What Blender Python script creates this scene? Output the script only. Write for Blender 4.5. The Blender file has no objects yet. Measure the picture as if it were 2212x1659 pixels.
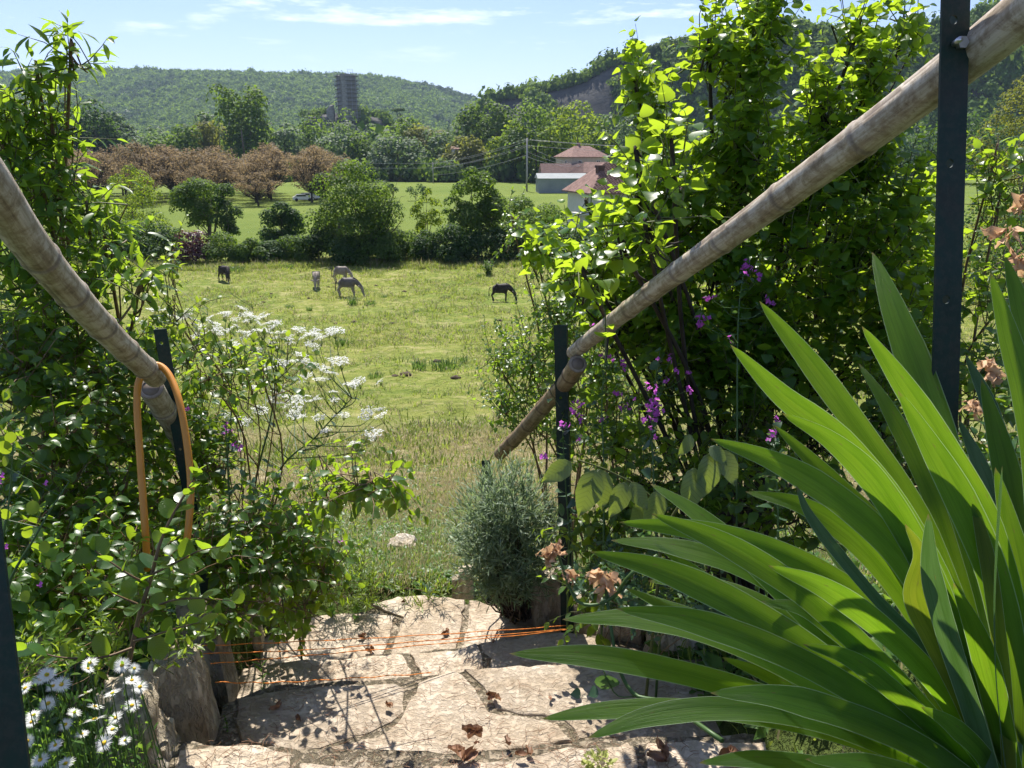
import bpy, bmesh, math, random
import numpy as np
from mathutils import Vector, Matrix, noise as mnoise

# ------------------------------------------------------------------ camera, sky, sun, exposure
scene = bpy.context.scene
C = scene.collection
PITCH = math.radians(17.0)
FPX = 1640.0                      # focal length in units of a 2212 px wide picture
CZ = 1.6
cam_d = bpy.data.cameras.new('camera'); cam = bpy.data.objects.new('camera', cam_d); C.objects.link(cam)
cam.location = (0, 0, CZ); cam.rotation_euler = (math.radians(90) - PITCH, 0, 0)
cam_d.sensor_width = 36; cam_d.lens = 36 * FPX / 2212; cam_d.clip_start = 0.05; cam_d.clip_end = 12000
scene.camera = cam

SUN_EL, SUN_AZ = math.radians(56), math.radians(-11)      # azimuth from +Y, positive towards +X
SD = Vector((math.sin(SUN_AZ) * math.cos(SUN_EL), math.cos(SUN_AZ) * math.cos(SUN_EL), math.sin(SUN_EL)))
sun_d = bpy.data.lights.new('sun', 'SUN'); sun = bpy.data.objects.new('sun', sun_d); C.objects.link(sun)
sun_d.energy = 5.0; sun_d.angle = math.radians(0.5); sun_d.color = (1.0, 0.95, 0.86)
sun.rotation_euler = (-SD).to_track_quat('-Z', 'Y').to_euler(); sun.location = (0, 0, 30)

world = bpy.data.worlds.new('World'); scene.world = world; world.use_nodes = True
wn, wl = world.node_tree.nodes, world.node_tree.links; wn.clear()
def N(nodes, t, **kw):
    n = nodes.new(t)
    for k, v in kw.items():
        if k.startswith('i_'):
            n.inputs[k[2:].replace('_', ' ')].default_value = v
        else:
            setattr(n, k, v)
    return n
sky = N(wn, 'ShaderNodeTexSky', sky_type='NISHITA', sun_disc=False)
sky.sun_elevation = SUN_EL; sky.sun_rotation = SUN_AZ; sky.altitude = 150; sky.air_density = 1.0; sky.dust_density = 0.5; sky.ozone_density = 1.6
tc = N(wn, 'ShaderNodeTexCoord')
# thin clouds: high, a little ahead and to the right of the view
mp = N(wn, 'ShaderNodeMapping'); mp.inputs['Scale'].default_value = (4.2, 4.2, 26.0)
n1 = N(wn, 'ShaderNodeTexNoise'); n1.inputs['Scale'].default_value = 1.9; n1.inputs['Detail'].default_value = 8; n1.inputs['Roughness'].default_value = 0.62
cr = N(wn, 'ShaderNodeValToRGB'); cr.color_ramp.elements[0].position = 0.54; cr.color_ramp.elements[1].position = 0.72
sx = N(wn, 'ShaderNodeSeparateXYZ'); mr = N(wn, 'ShaderNodeMapRange'); mr.inputs[1].default_value = 0.09; mr.inputs[2].default_value = 0.17
mu = N(wn, 'ShaderNodeMath', operation='MULTIPLY'); mu2 = N(wn, 'ShaderNodeMath', operation='MULTIPLY'); mu2.inputs[1].default_value = 0.85
mxr = N(wn, 'ShaderNodeMixRGB'); mxr.inputs[2].default_value = (9.5, 9.8, 10.2, 1)
bg = N(wn, 'ShaderNodeBackground'); bg.inputs[1].default_value = 0.092
wo = N(wn, 'ShaderNodeOutputWorld')
wl.new(tc.outputs['Generated'], mp.inputs[0]); wl.new(mp.outputs[0], n1.inputs['Vector']); wl.new(n1.outputs[0], cr.inputs[0])
wl.new(tc.outputs['Generated'], sx.inputs[0]); wl.new(sx.outputs[2], mr.inputs[0]); wl.new(cr.outputs[0], mu.inputs[0]); wl.new(mr.outputs[0], mu.inputs[1])
wl.new(mu.outputs[0], mu2.inputs[0]); tint = N(wn, 'ShaderNodeMixRGB', blend_type='MULTIPLY'); tint.inputs[0].default_value = 1; tint.inputs[2].default_value = (.80, .80, 1.04, 1); wl.new(sky.outputs[0], tint.inputs[1])
wl.new(mu2.outputs[0], mxr.inputs[0]); wl.new(tint.outputs[0], mxr.inputs[1])
wl.new(mxr.outputs[0], bg.inputs[0]); wl.new(bg.outputs[0], wo.inputs[0])

scene.view_settings.view_transform = 'Standard'; scene.view_settings.look = 'None'
scene.view_settings.exposure = 0.88; scene.view_settings.gamma = 1
scene.view_settings.use_curve_mapping = False
cy = scene.cycles
scene.render.engine = 'CYCLES'
cy.use_denoising = True; cy.max_bounces = 7; cy.diffuse_bounces = 3; cy.glossy_bounces = 2; cy.transmission_bounces = 5
cy.transparent_max_bounces = 6; cy.volume_bounces = 0; cy.use_adaptive_sampling = True; cy.adaptive_threshold = 0.02
cy.sample_clamp_indirect = 6

# ------------------------------------------------------------------ helpers: numbers
rng = np.random.default_rng(7)
cP, sP = math.cos(PITCH), math.sin(PITCH)
def P(px, py, d):
    """point seen at (px,py) of the 2212 wide picture, d metres along the view axis"""
    xc = (px - 1106) / FPX * d; yc = (829.5 - py) / FPX * d
    return Vector((xc, d * cP + yc * sP, CZ - d * sP + yc * cP))
def PZ(px, py, z):
    r = P(px, py, 1.0) - Vector((0, 0, CZ))
    return Vector((0, 0, CZ)) + r * ((z - CZ) / r.z)
def PY(px, py, y):
    r = P(px, py, 1.0) - Vector((0, 0, CZ))
    return Vector((0, 0, CZ)) + r * (y / r.y)
def _hash(ix, iy, s):
    h = (ix.astype(np.int64) * 374761393 + iy.astype(np.int64) * 668265263 + s * 1442695041) & 0x7fffffff
    h = ((h ^ (h >> 13)) * 1274126177) & 0x7fffffff
    return ((h ^ (h >> 16)) & 0xffff) / 65535.0
def vn(x, y, s=0):
    x = np.asarray(x, float); y = np.asarray(y, float)
    ix, iy = np.floor(x), np.floor(y); fx, fy = x - ix, y - iy
    fx = fx * fx * (3 - 2 * fx); fy = fy * fy * (3 - 2 * fy)
    a = _hash(ix, iy, s); b = _hash(ix + 1, iy, s); c = _hash(ix, iy + 1, s); d = _hash(ix + 1, iy + 1, s)
    return (a * (1 - fx) + b * fx) * (1 - fy) + (c * (1 - fx) + d * fx) * fy
def fbm(x, y, s=0, o=4):
    r = 0; a = .5
    for k in range(o):
        r = r + a * vn(x * 2 ** k, y * 2 ** k, s + k); a *= .5
    return r
def sst(a, b, x):
    t = np.clip((np.asarray(x, float) - a) / (b - a), 0, 1); return t * t * (3 - 2 * t)
PK_Y = [-40, -6, 0, 1.2, 3.5, 6, 10, 20, 35, 51, 72, 150, 300, 5000]
PK_Z = [3.0, .6, .05, 0.0, -.62, -1.45, -2.6, -4.9, -6.8, -7.8, -8.15, -8.25, -8.35, -8.35]
def prof(y):
    y = np.asarray(y, float); r = 0
    for k in (-.09, -.045, 0, .045, .09):
        r = r + np.interp(y + k * np.abs(y), PK_Y, PK_Z)
    return r / 5
def xl(y): return np.interp(y, [0, 1.9, 3.4], [-0.95, -1.02, -1.12])      # left and right edges of the steps
def xr(y): return np.interp(y, [0, 1.9, 3.4], [0.62, 0.62, 0.34])
def H(x, y):
    x = np.asarray(x, float); y = np.asarray(y, float)
    z = prof(y)
    near = 1 - sst(3.35, 3.9, y)
    inside = sst(-0.10, 0.02, x - xl(y)) * sst(-0.10, 0.02, xr(y) - x)
    z = z + near * (0.12 * (1 - inside) - 0.30 * inside)
    z = z + sst(0.02, .35, x - xr(y)) * (1 - sst(1.0, 2.5, y)) * 0.70
    z = z + 0.05 * (fbm(x * .9 + 5, y * .9, 3) - .5) * near
    amp = sst(5, 14, y) * (1 - sst(80, 110, y))
    z = z + amp * (0.42 * (fbm(x * .75, y * .5, 11, 4) - .47) + .6 * (fbm(x * .06, y * .06, 21, 2) - .4))
    return z
def h1(x, y): return float(H(np.array([x]), np.array([y]))[0])
def G(px, py):
    """where the ray through (px,py) meets the ground"""
    o = Vector((0, 0, CZ)); r = P(px, py, 1.0) - o; t = 1.0
    for _ in range(4000):
        p = o + r * t; g = p.z - h1(p.x, p.y)
        if g < 0.002 * t: break
        t += max(0.003 * t, g * .5)
    return o + r * t
def nrm(v):
    return v / np.maximum(np.linalg.norm(v, axis=-1, keepdims=True), 1e-9)

# ------------------------------------------------------------------ helpers: meshes
class Geo:
    def __init__(s): s.v = []; s.t = []; s.m = []; s.r = []; s.u = []; s.n = 0
    def add(s, v, t, mat=0, rnd=None, uv=None):
        v = np.asarray(v, float).reshape(-1, 3); t = np.asarray(t, np.int64).reshape(-1, 3)
        s.v.append(v); s.t.append(t + s.n); s.n += len(v)
        s.m.append(np.full(len(t), mat, np.int32))
        s.r.append(np.full(len(v), rng.random()) if rnd is None else (np.full(len(v), rnd) if np.isscalar(rnd) else rnd))
        s.u.append(np.zeros((len(v), 2)) if uv is None else uv)
        return s
    def mesh(s, name, mats, smooth=True):
        me = bpy.data.meshes.new(name)
        v = np.concatenate(s.v); t = np.concatenate(s.t)
        me.vertices.add(len(v)); me.vertices.foreach_set('co', v.ravel())
        me.loops.add(len(t) * 3); me.loops.foreach_set('vertex_index', t.ravel().astype(np.int32))
        me.polygons.add(len(t)); me.polygons.foreach_set('loop_start', np.arange(0, len(t) * 3, 3, dtype=np.int32))
        me.polygons.foreach_set('loop_total', np.full(len(t), 3, np.int32))
        me.polygons.foreach_set('material_index', np.concatenate(s.m))
        me.polygons.foreach_set('use_smooth', np.full(len(t), smooth))
        a = me.attributes.new('rnd', 'FLOAT', 'POINT'); a.data.foreach_set('value', np.concatenate(s.r).astype(np.float32))
        uv = me.uv_layers.new(name='uv'); u = np.concatenate(s.u)[t.ravel()]
        uv.data.foreach_set('uv', u.ravel().astype(np.float32))
        for m in (mats if isinstance(mats, (list, tuple)) else [mats]): me.materials.append(m)
        me.update(calc_edges=True)
        return me
    def obj(s, name, mats, parent=None, smooth=True, loc=None):
        if loc is not None:
            s.v = [v - np.array(loc) for v in s.v]
        o = bpy.data.objects.new(name, s.mesh(name, mats, smooth)); C.objects.link(o)
        if parent is not None: o.parent = parent
        if loc is not None: o.location = loc
        return o
def mobj(name, me, parent=None, loc=(0, 0, 0), rot=(0, 0, 0), scl=(1, 1, 1)):
    o = bpy.data.objects.new(name, me); C.objects.link(o); o.location = loc; o.rotation_euler = rot
    o.scale = scl if not np.isscalar(scl) else (scl,) * 3
    if parent is not None: o.parent = parent
    return o
def tag(o, label=None, cat=None, group=None, kind=None):
    if label: o['label'] = label
    if cat: o['category'] = cat
    if group: o['group'] = group
    if kind: o['kind'] = kind
    return o
def empty(name, loc, label, cat, group=None, rz=0):
    o = bpy.data.objects.new(name, None); C.objects.link(o); o.location = loc; o.rotation_euler = (0, 0, rz); o.empty_display_size = .1
    return tag(o, label, cat, group)
def copy_tree(o, parent=None):
    c = o.copy(); C.objects.link(c); c.parent = parent
    for ch in list(o.children): copy_tree(ch, c)
    return c

def tube(pts, rad, ns=6, cap=True, uvl=False):
    pts = np.asarray([tuple(p) for p in pts], float); n = len(pts)
    rad = np.full(n, rad) if np.isscalar(rad) else np.asarray(rad, float)
    tan = nrm(np.gradient(pts, axis=0)) if n > 1 else np.array([[0, 0, 1.]])
    ref = np.array([0, 0, 1.]) if abs(tan[0][2]) < .9 else np.array([1., 0, 0])
    u = nrm(np.cross(tan, ref)); w = np.cross(tan, u)
    a = np.linspace(0, 2 * np.pi, ns, endpoint=False)
    v = pts[:, None] + rad[:, None, None] * (np.cos(a)[None, :, None] * u[:, None] + np.sin(a)[None, :, None] * w[:, None])
    v = v.reshape(-1, 3)
    i, j = np.meshgrid(np.arange(n - 1), np.arange(ns), indexing='ij'); i = i.ravel(); j = j.ravel(); j2 = (j + 1) % ns
    t = np.concatenate([np.stack([i * ns + j, i * ns + j2, (i + 1) * ns + j2], 1), np.stack([i * ns + j, (i + 1) * ns + j2, (i + 1) * ns + j], 1)])
    L = np.concatenate([[0], np.cumsum(np.linalg.norm(np.diff(pts, axis=0), axis=1))])
    uv = np.stack([np.tile(a / (2 * np.pi), n), np.repeat(L, ns)], 1)
    if cap:
        v = np.concatenate([v, pts[:1], pts[-1:]]); k = n * ns; jj = np.arange(ns); j2 = (jj + 1) % ns
        t = np.concatenate([t, np.stack([np.full(ns, k), j2, jj], 1), np.stack([np.full(ns, k + 1), (n - 1) * ns + jj, (n - 1) * ns + j2], 1)])
        uv = np.concatenate([uv, [[0, 0], [0, L[-1]]]])
    return v, t, uv
def addtube(g, pts, rad, ns=6, mat=0, rnd=None, cap=True):
    v, t, uv = tube(pts, rad, ns, cap); g.add(v, t, mat, rnd, uv); return g
def catmull(pts, n):
    p = np.asarray([tuple(q) for q in pts], float)
    p = np.concatenate([[2 * p[0] - p[1]], p, [2 * p[-1] - p[-2]]])
    out = []; ns = len(p) - 3
    for k in range(n):
        t = k / (n - 1) * ns; i = min(int(t), ns - 1); f = t - i
        a, b, c, d = p[i:i + 4]
        out.append(.5 * ((2 * b) + (c - a) * f + (2 * a - 5 * b + 4 * c - d) * f * f + (3 * b - a - 3 * c + d) * f ** 3))
    return np.array(out)
def box(g, c, s, mat=0, rz=0, rnd=None):
    c = np.array(tuple(c), float); s = np.array(s, float) / 2
    v = np.array([[x, y, z] for x in (-1, 1) for y in (-1, 1) for z in (-1, 1)], float) * s
    if rz:
        co, si = math.cos(rz), math.sin(rz); v = np.stack([v[:, 0] * co - v[:, 1] * si, v[:, 0] * si + v[:, 1] * co, v[:, 2]], 1)
    q = [(0, 1, 3, 2), (4, 6, 7, 5), (0, 4, 5, 1), (2, 3, 7, 6), (0, 2, 6, 4), (1, 5, 7, 3)]
    t = [x for a, b, c_, d in q for x in ((a, b, c_), (a, c_, d))]
    g.add(v + c, t, mat, rnd); return g
def poly_prism(g, pts, z0, z1, mat=0, rnd=None):
    """closed prism from a ccw polygon"""
    n = len(pts); bot = [(x, y, z0) for x, y in pts]; top = [(x, y, z1) for x, y in pts]
    c0 = np.mean(bot, axis=0); c1 = np.mean(top, axis=0)
    v = bot + top + [tuple(c0), tuple(c1)]; t = []
    for i in range(n):
        j = (i + 1) % n
        t += [(i, j, n + j), (i, n + j, n + i), (2 * n, j, i), (2 * n + 1, n + i, n + j)]
    g.add(v, t, mat, rnd)

# leaf prototypes: along +Y, length 1, normal +Z
def leaf_proto(ts, ws, fold=.22, curl=.22, wave=0.0, petiole=0.0):
    V = []; U = []; T = []
    for t, w in zip(ts, ws):
        z = -curl * t * t; zz = z + fold * w + wave * math.sin(t * 9)
        V += [(-w, t, zz), (0, t, z), (w, t, z + fold * w - wave * math.sin(t * 9 + 1))]; U += [(0.5 - w, t), (.5, t), (.5 + w, t)]
    for i in range(len(ts) - 1):
        a = i * 3
        for k in (0, 1): T += [(a + k, a + k + 1, a + k + 4), (a + k, a + k + 4, a + k + 3)]
    if petiole:
        V = [(x, y * (1 - petiole) + petiole, z) for x, y, z in V]; b = len(V)
        V += [(-.008, 0, 0.02), (.008, 0, 0.02), (0, petiole + .02, 0)]; U += [(.5, 0)] * 3; T += [(b, b + 1, b + 2)]
    return np.array(V, float), np.array(T), np.array(U, float)
LF = {
    'cordate': leaf_proto([0, .04, .15, .35, .6, .82, 1], [.06, .25, .39, .42, .30, .13, 0], .20, .22, 0.02, .25),
    'ovate': leaf_proto([0, .1, .3, .55, .8, 1], [.02, .16, .27, .27, .14, 0], .25, .28, 0.015, .1),
    'round': leaf_proto([0, .08, .3, .55, .8, .94, 1], [.04, .22, .34, .38, .28, .12, 0], .18, .15, 0.01, .06),
    'lance': leaf_proto([0, .12, .35, .6, .82, 1], [.02, .09, .155, .15, .08, 0], .3, .3, 0.01, .06),
    'needle': leaf_proto([0, .5, 1], [.04, .065, 0], .2, .1),
    'small': leaf_proto([0, .4, 1], [.05, .32, 0], .25, .2),
    'diamond': (np.array([(0, 0, 0), (-.5, .45, .08), (.5, .45, .08), (0, 1, -.1)], float), np.array([(0, 2, 1), (1, 2, 3)]), np.array([(.5, 0), (0, .5), (1, .5), (.5, 1)], float)),
}
def scatter(g, proto, pos, Y, Z, scl, mat=0, rnd=None):
    """copies of proto placed with leaf axis Y and normal Z"""
    V, T, U = proto; n = len(pos)
    Y = nrm(np.asarray(Y, float)); X = nrm(np.cross(Y, Z)); Z = np.cross(X, Y)
    scl = np.asarray(scl, float).reshape(-1, 1, 1) if not np.isscalar(scl) else scl
    v = (V[None, :, 0:1] * X[:, None] + V[None, :, 1:2] * Y[:, None] + V[None, :, 2:3] * Z[:, None]) * scl + np.asarray(pos)[:, None]
    t = T[None] + (np.arange(n) * len(V))[:, None, None]
    r = rng.random(n) if rnd is None else rnd
    g.add(v.reshape(-1, 3), t.reshape(-1, 3), mat, np.repeat(r, len(V)), np.tile(U, (n, 1)))
def rvec(n): return nrm(rng.normal(size=(n, 3)))

# ------------------------------------------------------------------ helpers: materials
MATS = {}
def newmat(name):
    m = bpy.data.materials.new(name); m.use_nodes = True; nt = m.node_tree; nt.nodes.clear()
    out = nt.nodes.new('ShaderNodeOutputMaterial'); MATS[name] = m
    return m, nt.nodes, nt.links, out
def ramp(nodes, stops):
    r = nodes.new('ShaderNodeValToRGB'); e = r.color_ramp.elements
    while len(e) < len(stops): e.new(.5)
    for x, (p, c) in zip(e, stops): x.position = p; x.color = (*c, 1)
    return r
def leaf_mat(name, dark, light, trans, tf=.45, rough=.42, spec=.5, veins=False, streak=False):
    m, n, l, out = newmat(name)
    at = n.new('ShaderNodeAttribute'); at.attribute_name = 'rnd'; oi = n.new('ShaderNodeObjectInfo')
    ad = n.new('ShaderNodeMath'); ad.operation = 'ADD'; fr = n.new('ShaderNodeMath'); fr.operation = 'FRACT'
    l.new(at.outputs['Fac'], ad.inputs[0]); l.new(oi.outputs['Random'], ad.inputs[1]); l.new(ad.outputs[0], fr.inputs[0])
    mx = n.new('ShaderNodeMixRGB'); mx.inputs[1].default_value = (*dark, 1); mx.inputs[2].default_value = (*light, 1); l.new(fr.outputs[0], mx.inputs[0])
    mt = n.new('ShaderNodeMixRGB'); mt.inputs[1].default_value = (*[c * .72 for c in trans], 1); mt.inputs[2].default_value = (*trans, 1); l.new(fr.outputs[0], mt.inputs[0])
    pr = n.new('ShaderNodeBsdfPrincipled'); pr.inputs['Roughness'].default_value = rough; pr.inputs['Specular IOR Level'].default_value = spec
    tr = n.new('ShaderNodeBsdfTranslucent'); mix = n.new('ShaderNodeMixShader'); mix.inputs[0].default_value = tf
    c1, c2 = mx.outputs[0], mt.outputs[0]
    if veins or streak:
        uv = n.new('ShaderNodeUVMap'); sep = n.new('ShaderNodeSeparateXYZ'); l.new(uv.outputs[0], sep.inputs[0])
        if veins:
            a = n.new('ShaderNodeMath'); a.operation = 'SUBTRACT'; a.inputs[1].default_value = .5; l.new(sep.outputs[0], a.inputs[0])
            b = n.new('ShaderNodeMath'); b.operation = 'ABSOLUTE'; l.new(a.outputs[0], b.inputs[0])
            c = n.new('ShaderNodeMath'); c.operation = 'MULTIPLY_ADD'; c.inputs[1].default_value = -.8; l.new(b.outputs[0], c.inputs[0]); l.new(sep.outputs[1], c.inputs[2])
            d = n.new('ShaderNodeMath'); d.operation = 'MULTIPLY'; d.inputs[1].default_value = 60; l.new(c.outputs[0], d.inputs[0])
            s = n.new('ShaderNodeMath'); s.operation = 'SINE'; l.new(d.outputs[0], s.inputs[0])
            rr = ramp(n, [(.0, (.0,) * 3), (.85, (.0,) * 3), (1, (1,) * 3)]); l.new(s.outputs[0], rr.inputs[0]); fac = rr.outputs[0]
            st = .55
        else:
            w = n.new('ShaderNodeTexNoise'); mpp = n.new('ShaderNodeMapping'); mpp.inputs['Scale'].default_value = (60, 1.0, 1); l.new(uv.outputs[0], mpp.inputs[0]); l.new(mpp.outputs[0], w.inputs['Vector'])
            w.inputs['Scale'].default_value = 1; w.inputs['Detail'].default_value = 3
            rr = ramp(n, [(.4, (0,) * 3), (.62, (1,) * 3)]); l.new(w.outputs[0], rr.inputs[0]); fac = rr.outputs[0]; st = .45
            er = ramp(n, [(0, (1,) * 3), (.035, (.0,) * 3), (.965, (.0,) * 3), (1, (1,) * 3)]); l.new(sep.outputs[0], er.inputs[0])  # thin pale leaf margins, with the bright edge highlight painted into the colour
            blot = n.new('ShaderNodeTexNoise'); blot.inputs['Scale'].default_value = 2.2; blot.inputs['Detail'].default_value = 4; l.new(uv.outputs[0], blot.inputs['Vector'])
            br = ramp(n, [(.38, (.72, .80, .60)), (.55, (1, 1, 1)), (.72, (1.0, .93, .8))]); l.new(blot.outputs[0], br.inputs[0])
            for k_, src in ((0, c1), (1, c2)):
                e1 = n.new('ShaderNodeMixRGB'); e1.blend_type = 'MULTIPLY'; e1.inputs[0].default_value = 1; l.new(src, e1.inputs[1]); l.new(br.outputs[0], e1.inputs[2])
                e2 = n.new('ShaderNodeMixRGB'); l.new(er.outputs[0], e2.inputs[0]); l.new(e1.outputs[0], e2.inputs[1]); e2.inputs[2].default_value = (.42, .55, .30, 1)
                tipr = ramp(n, [(0, (.9,) * 3), (.014, (.5,) * 3), (.03, (0,) * 3)]); l.new(sep.outputs[1], tipr.inputs[0]); e3 = n.new('ShaderNodeMixRGB'); l.new(tipr.outputs[0], e3.inputs[0]); l.new(e2.outputs[0], e3.inputs[1]); e3.inputs[2].default_value = (.30, .19, .07, 1); e2 = e3
                spn = n.new('ShaderNodeTexNoise'); spn.inputs['Scale'].default_value = 13; spn.inputs['Detail'].default_value = 2; l.new(uv.outputs[0], spn.inputs['Vector']); spr = ramp(n, [(.70, (0,) * 3), (.74, (.8,) * 3)]); l.new(spn.outputs[0], spr.inputs[0]); e4 = n.new('ShaderNodeMixRGB'); l.new(spr.outputs[0], e4.inputs[0]); l.new(e2.outputs[0], e4.inputs[1]); e4.inputs[2].default_value = (.22, .20, .05, 1); e2 = e4
                if k_ == 0: c1 = e2.outputs[0]
                else: c2 = e2.outputs[0]
        for k, src in ((0, c1), (1, c2)):
            q = n.new('ShaderNodeMixRGB'); q.blend_type = 'MULTIPLY'; f = n.new('ShaderNodeMath'); f.operation = 'MULTIPLY'; f.inputs[1].default_value = st
            l.new(fac, f.inputs[0]); l.new(f.outputs[0], q.inputs[0]); l.new(src, q.inputs[1]); q.inputs[2].default_value = (.45, .5, .4, 1)
            if k == 0: c1 = q.outputs[0]
            else: c2 = q.outputs[0]
        bp = n.new('ShaderNodeBump'); bp.inputs['Strength'].default_value = .5; bp.inputs['Distance'].default_value = .002 if veins else .0008
        l.new(fac, bp.inputs['Height']); l.new(bp.outputs[0], pr.inputs['Normal'])
    l.new(c1, pr.inputs['Base Color']); l.new(c2, tr.inputs[0])
    l.new(pr.outputs[0], mix.inputs[1]); l.new(tr.outputs[0], mix.inputs[2]); l.new(mix.outputs[0], out.inputs[0])
    return m
def rock_mat(name, cols, scale=6, bump=.6, dist=.02, rough=.9, coord='Object', stretch=(1, 1, 1), fine=None, objvar=.15, spec=.2):
    m, n, l, out = newmat(name)
    tc = n.new('ShaderNodeTexCoord'); mp = n.new('ShaderNodeMapping'); mp.inputs['Scale'].default_value = stretch
    oi = n.new('ShaderNodeObjectInfo'); cv = n.new('ShaderNodeCombineXYZ')
    ml = n.new('ShaderNodeMath'); ml.operation = 'MULTIPLY'; ml.inputs[1].default_value = 37; l.new(oi.outputs['Random'], ml.inputs[0]); l.new(ml.outputs[0], cv.inputs[0]); l.new(cv.outputs[0], mp.inputs['Location'])
    l.new(tc.outputs[coord], mp.inputs[0])
    no = n.new('ShaderNodeTexNoise'); no.inputs['Scale'].default_value = scale; no.inputs['Detail'].default_value = 9; no.inputs['Roughness'].default_value = .65; l.new(mp.outputs[0], no.inputs['Vector'])
    k = len(cols); r = ramp(n, [(.3 + .4 * i / (k - 1), c) for i, c in enumerate(cols)]); l.new(no.outputs[0], r.inputs[0])
    col = r.outputs[0]; hgt = no.outputs[0]
    if fine:
        fs, fc, ff = fine
        n2 = n.new('ShaderNodeTexNoise'); n2.inputs['Scale'].default_value = fs; n2.inputs['Detail'].default_value = 5; n2.inputs['Roughness'].default_value = .7; l.new(mp.outputs[0], n2.inputs['Vector'])
        r2 = ramp(n, [(.46, (0,) * 3), (.60, (1,) * 3)]); l.new(n2.outputs[0], r2.inputs[0])
        f = n.new('ShaderNodeMath'); f.operation = 'MULTIPLY'; f.inputs[1].default_value = ff; l.new(r2.outputs[0], f.inputs[0])
        q = n.new('ShaderNodeMixRGB'); l.new(f.outputs[0], q.inputs[0]); l.new(col, q.inputs[1]); q.inputs[2].default_value = (*fc, 1); col = q.outputs[0]
        s = n.new('ShaderNodeMath'); s.operation = 'MULTIPLY_ADD'; s.inputs[1].default_value = -.45; l.new(r2.outputs[0], s.inputs[0]); l.new(no.outputs[0], s.inputs[2]); hgt = s.outputs[0]
    hs = n.new('ShaderNodeHueSaturation'); vv = n.new('ShaderNodeMapRange'); vv.inputs[3].default_value = 1 - objvar; vv.inputs[4].default_value = 1 + objvar
    l.new(oi.outputs['Random'], vv.inputs[0]); l.new(vv.outputs[0], hs.inputs['Value']); l.new(col, hs.inputs['Color'])
    pr = n.new('ShaderNodeBsdfPrincipled'); pr.inputs['Roughness'].default_value = rough; pr.inputs['Specular IOR Level'].default_value = spec
    bp = n.new('ShaderNodeBump'); bp.inputs['Strength'].default_value = bump; bp.inputs['Distance'].default_value = dist
    l.new(hgt, bp.inputs['Height']); l.new(bp.outputs[0], pr.inputs['Normal']); l.new(hs.outputs[0], pr.inputs['Base Color']); l.new(pr.outputs[0], out.inputs[0])
    return m
def flat_mat(name, col, rough=.6, metal=0, spec=.4, var=.1):
    return rock_mat(name, [tuple(c * (1 - var) for c in col), tuple(min(1, c * (1 + var)) for c in col)], 9, .15, .003, rough, objvar=.04, spec=spec) if not metal else metal_mat(name, col, rough)
def metal_mat(name, col, rough=.4):
    m, n, l, out = newmat(name); pr = n.new('ShaderNodeBsdfPrincipled'); pr.inputs['Base Color'].default_value = (*col, 1); pr.inputs['Metallic'].default_value = .9; pr.inputs['Roughness'].default_value = rough
    l.new(pr.outputs[0], out.inputs[0]); return m

# ------------------------------------------------------------------ materials
M = {}
M['pear'] = leaf_mat('pear_leaf', (.03, .10, .014), (.06, .145, .018), (.52, .72, .035), .55, .35, .5)
M['elder'] = leaf_mat('elder_leaf', (.025, .08, .014), (.05, .13, .02), (.42, .62, .035), .52, .4, .5)
M['dogwood'] = leaf_mat('dogwood_leaf', (.024, .072, .016), (.048, .12, .02), (.44, .64, .03), .49, .36, .6)
M['young'] = leaf_mat('young_leaf', (.05, .12, .015), (.10, .17, .02), (.45, .60, .04), .5, .4, .4)
M['quince'] = leaf_mat('quince_leaf', (.02, .065, .018), (.04, .11, .025), (.42, .62, .03), .5, .28, .6, veins=True)
M['walnut'] = leaf_mat('walnut_leaf', (.11, .16, .07), (.15, .21, .10), (.40, .52, .06), .4, .36, .6, veins=True)
M['honesty'] = leaf_mat('honesty_leaf', (.03, .075, .035), (.05, .10, .05), (.16, .30, .06), .35, .4, .5)
M['hawthorn'] = leaf_mat('small_leaf', (.025, .075, .014), (.05, .12, .02), (.40, .60, .04), .5, .35, .5)
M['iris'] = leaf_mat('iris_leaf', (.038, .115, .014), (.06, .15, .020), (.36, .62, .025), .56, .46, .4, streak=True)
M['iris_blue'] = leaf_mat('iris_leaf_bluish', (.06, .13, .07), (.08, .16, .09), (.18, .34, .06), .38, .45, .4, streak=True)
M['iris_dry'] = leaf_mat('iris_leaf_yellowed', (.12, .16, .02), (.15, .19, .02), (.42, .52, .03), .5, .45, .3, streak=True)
M['lavender'] = leaf_mat('lavender_leaf', (.14, .21, .12), (.27, .34, .24), (.34, .46, .18), .4, .5, .3)
M['grass'] = leaf_mat('grass_blade', (.10, .17, .03), (.18, .23, .05), (.42, .52, .07), .45, .5, .25)
M['grass_dry'] = leaf_mat('grass_blade_dry', (.34, .27, .14), (.50, .42, .24), (.55, .48, .25), .4, .6, .2)
M['clover'] = leaf_mat('ground_cover_leaf', (.05, .13, .025), (.10, .19, .04), (.32, .52, .05), .45, .42, .4)
M['meadow'] = leaf_mat('meadow_blade', (.12, .18, .03), (.22, .26, .055), (.44, .54, .08), .45, .55, .2)
M['tuft'] = leaf_mat('weed_leaf', (.045, .10, .03), (.075, .135, .035), (.20, .34, .05), .38, .5, .2)
M['far_a'] = leaf_mat('tree_leaf_green', (.035, .08, .016), (.075, .13, .026), (.26, .40, .035), .42, .6, .15)
M['far_b'] = leaf_mat('tree_leaf_dark', (.02, .05, .016), (.04, .085, .022), (.15, .27, .03), .38, .6, .15)
M['far_c'] = leaf_mat('tree_leaf_silver', (.07, .11, .06), (.14, .19, .11), (.24, .36, .10), .38, .6, .2)
M['far_d'] = leaf_mat('tree_leaf_bright', (.075, .14, .012), (.13, .20, .018), (.42, .54, .03), .45, .6, .15)
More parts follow.
